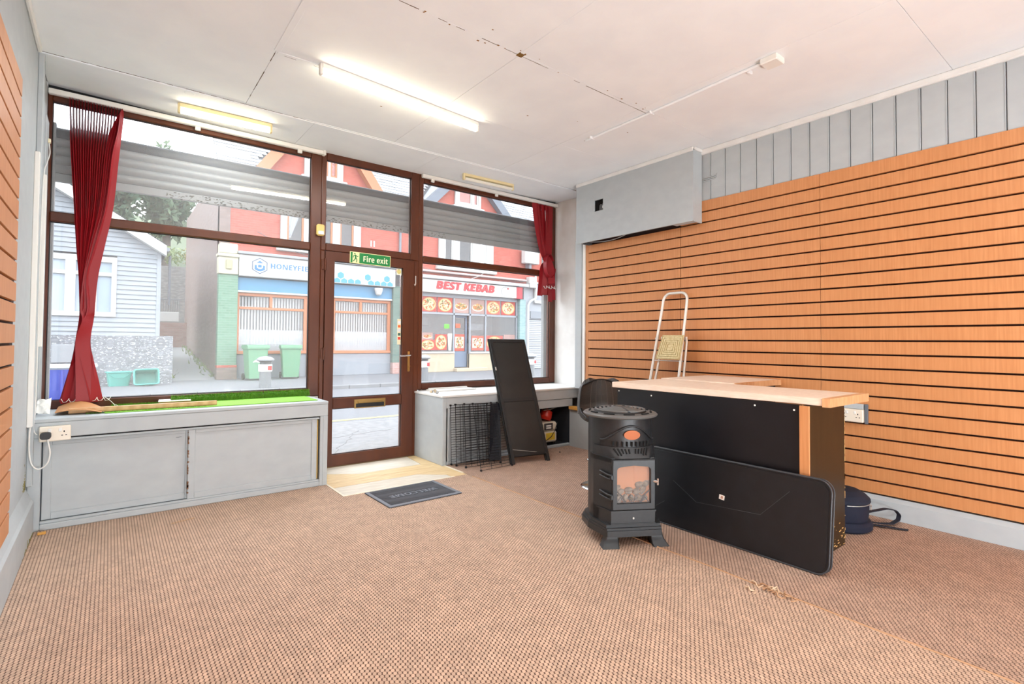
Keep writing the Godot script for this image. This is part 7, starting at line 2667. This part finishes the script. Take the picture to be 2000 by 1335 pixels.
	for i in 7:
		var g := Geo.new()
		var rr := rng.randf_range(0.012, 0.022)
		g.xf = Transform3D(Basis(Vector3(rng.randf(), 1, rng.randf()).normalized(), rng.randf() * 6.0), Vector3(rng.randf_range(-0.06, 0.08), rr * 0.6, rng.randf_range(-0.08, 0.10)))
		g.lathe([Vector2(0, -rr * 0.6), Vector2(rr, -rr * 0.3), Vector2(rr * 0.9, rr * 0.3), Vector2(0, rr * 0.6)], Vector3.ZERO, 7, false, 1.3, 0.8)
		part(ru, "lump", g, mat("rubble tan", C(196, 178, 148), 0.9) if i % 3 == 0 else mat("rubble grey", C(168, 168, 168), 0.9))

	# blue bag by the counter
	var bg := thing("bag", "dark blue round zipped bag with a strap on the floor by the counter", "bag", Vector3(3.98, 0, -1.43))
	var navy := mat("bag navy", C(5, 13, 38), 0.8)
	var navy2 := mat("bag navy dull", C(18, 24, 42), 0.85)
	part(bg, "foot", Geo.new().lathe([Vector2(0, 0.0), Vector2(0.16, 0.0), Vector2(0.178, 0.015), Vector2(0.180, 0.045), Vector2(0.166, 0.066), Vector2(0.150, 0.072)], Vector3.ZERO, 36), navy)
	part(bg, "body", Geo.new().lathe([Vector2(0.152, 0.07), Vector2(0.158, 0.12), Vector2(0.160, 0.178), Vector2(0.155, 0.182)], Vector3.ZERO, 36), navy)
	part(bg, "lid", Geo.new().lathe([Vector2(0.160, 0.182), Vector2(0.168, 0.192), Vector2(0.165, 0.21), Vector2(0.14, 0.235), Vector2(0.10, 0.258), Vector2(0.05, 0.27), Vector2(0, 0.272)], Vector3.ZERO, 36), navy2)
	var zp: Array = []
	for i in 20:
		var a := lerpf(0.3, 2.6, i / 19.0)
		zp.append(Vector3(cos(a) * 0.162, 0.181, sin(a) * 0.162))
	part(bg, "zip", Geo.new().tube(zp, 0.003, 5), mats["alu"])
	var fo := Geo.new()
	for k in 4:
		var a := k * PI / 2 + 0.6
		var o := Vector3(0.0, 0.158, 0.166)
		fo.tube([o, o + Vector3(cos(a) * 0.022, sin(a) * 0.022, 0.002)], 0.0035, 5)
	part(bg, "fob", fo, mats["alu"], "star shaped metal zip pull").rotation.y = 0.25
	var crv := Curve3D.new()
	for q in [Vector3(0.125, 0.10, 0.11), Vector3(0.19, 0.105, 0.14), Vector3(0.28, 0.11, 0.175), Vector3(0.35, 0.095, 0.21), Vector3(0.38, 0.060, 0.225), Vector3(0.355, 0.028, 0.225), Vector3(0.28, 0.014, 0.21), Vector3(0.20, 0.020, 0.17), Vector3(0.145, 0.028, 0.125)]:
		crv.add_point(q, Vector3(-0.02, 0, -0.01) if crv.point_count < 4 else (Vector3(0, 0.018, 0) if crv.point_count < 6 else Vector3(0.02, 0, 0.01)), Vector3(0.02, 0, 0.01) if crv.point_count < 4 else (Vector3(0, -0.018, 0) if crv.point_count < 6 else Vector3(-0.02, 0, -0.01)))
	var loop: Array = []
	for i in 41:
		var c := crv.sample_baked(crv.get_baked_length() * i / 40.0)
		loop.append([c + Vector3(0.007, 0, -0.014), c + Vector3(-0.007, 0, 0.014)])
	part(bg, "strap", Geo.new().sheet(loop, 0.004), mat("strap black", C(34, 38, 52), 0.8))
	var tl: Array = []
	for i in 6:
		var f := i / 5.0
		var c := Vector3(lerpf(0.15, 0.25, f), 0.014 - 0.009 * f, lerpf(0.13, 0.31, f))
		tl.append([c - Vector3(0.013, 0, -0.004), c + Vector3(0.013, 0, -0.004)])
	part(bg, "strap_tail", Geo.new().sheet(tl, 0.003), mats["strap black"])

	# bits on the carpet
	var yn := thing("frayed_yarn", "frayed tuft of carpet yarn beside the carpet seam", "carpet tuft", Vector3(2.62, 0, -1.30))
	for i in 9:
		var pts: Array = []
		var o := Vector3(rng.randf_range(-0.05, 0.05), 0.004, rng.randf_range(-0.10, 0.10))
		for k in 6:
			pts.append(o + Vector3(rng.randf_range(-0.02, 0.02), 0.004 + 0.014 * sin(k * 1.1) * rng.randf(), k * 0.012))
		part(yn, "yarn", Geo.new().tube(pts, 0.0042, 5), mats["carpet edge"] if i % 2 == 0 else mat("yarn pale", C(226, 196, 164), 0.9))
	solo("straw", "thin pale straw lying on the carpet before the left plinth", "straw", Geo.new().tube([Vector3(-0.07, 0.002, 0.02), Vector3(0.0, 0.004, 0.0), Vector3(0.07, 0.002, -0.025)], 0.0022, 5), mats["strip wood"], Vector3(0.42, 0, -4.18))
	solo("wood_chip", "small yellow wood chip in the corner of carpet and left skirting", "wood chip", Geo.new().box(Vector3(-0.02, 0, -0.012), Vector3(0.02, 0.014, 0.012), 0.002), mats["offcut yellow"], Vector3(-0.315, 0.001, -4.42))
	solo("dark_speck", "small dark crumb on the carpet near the open cupboard", "crumb", Geo.new().lathe([Vector2(0, 0), Vector2(0.010, 0.001), Vector2(0.008, 0.009), Vector2(0, 0.011)], Vector3.ZERO, 8), mats["black plastic"], Vector3(4.02, 0.001, -4.28))
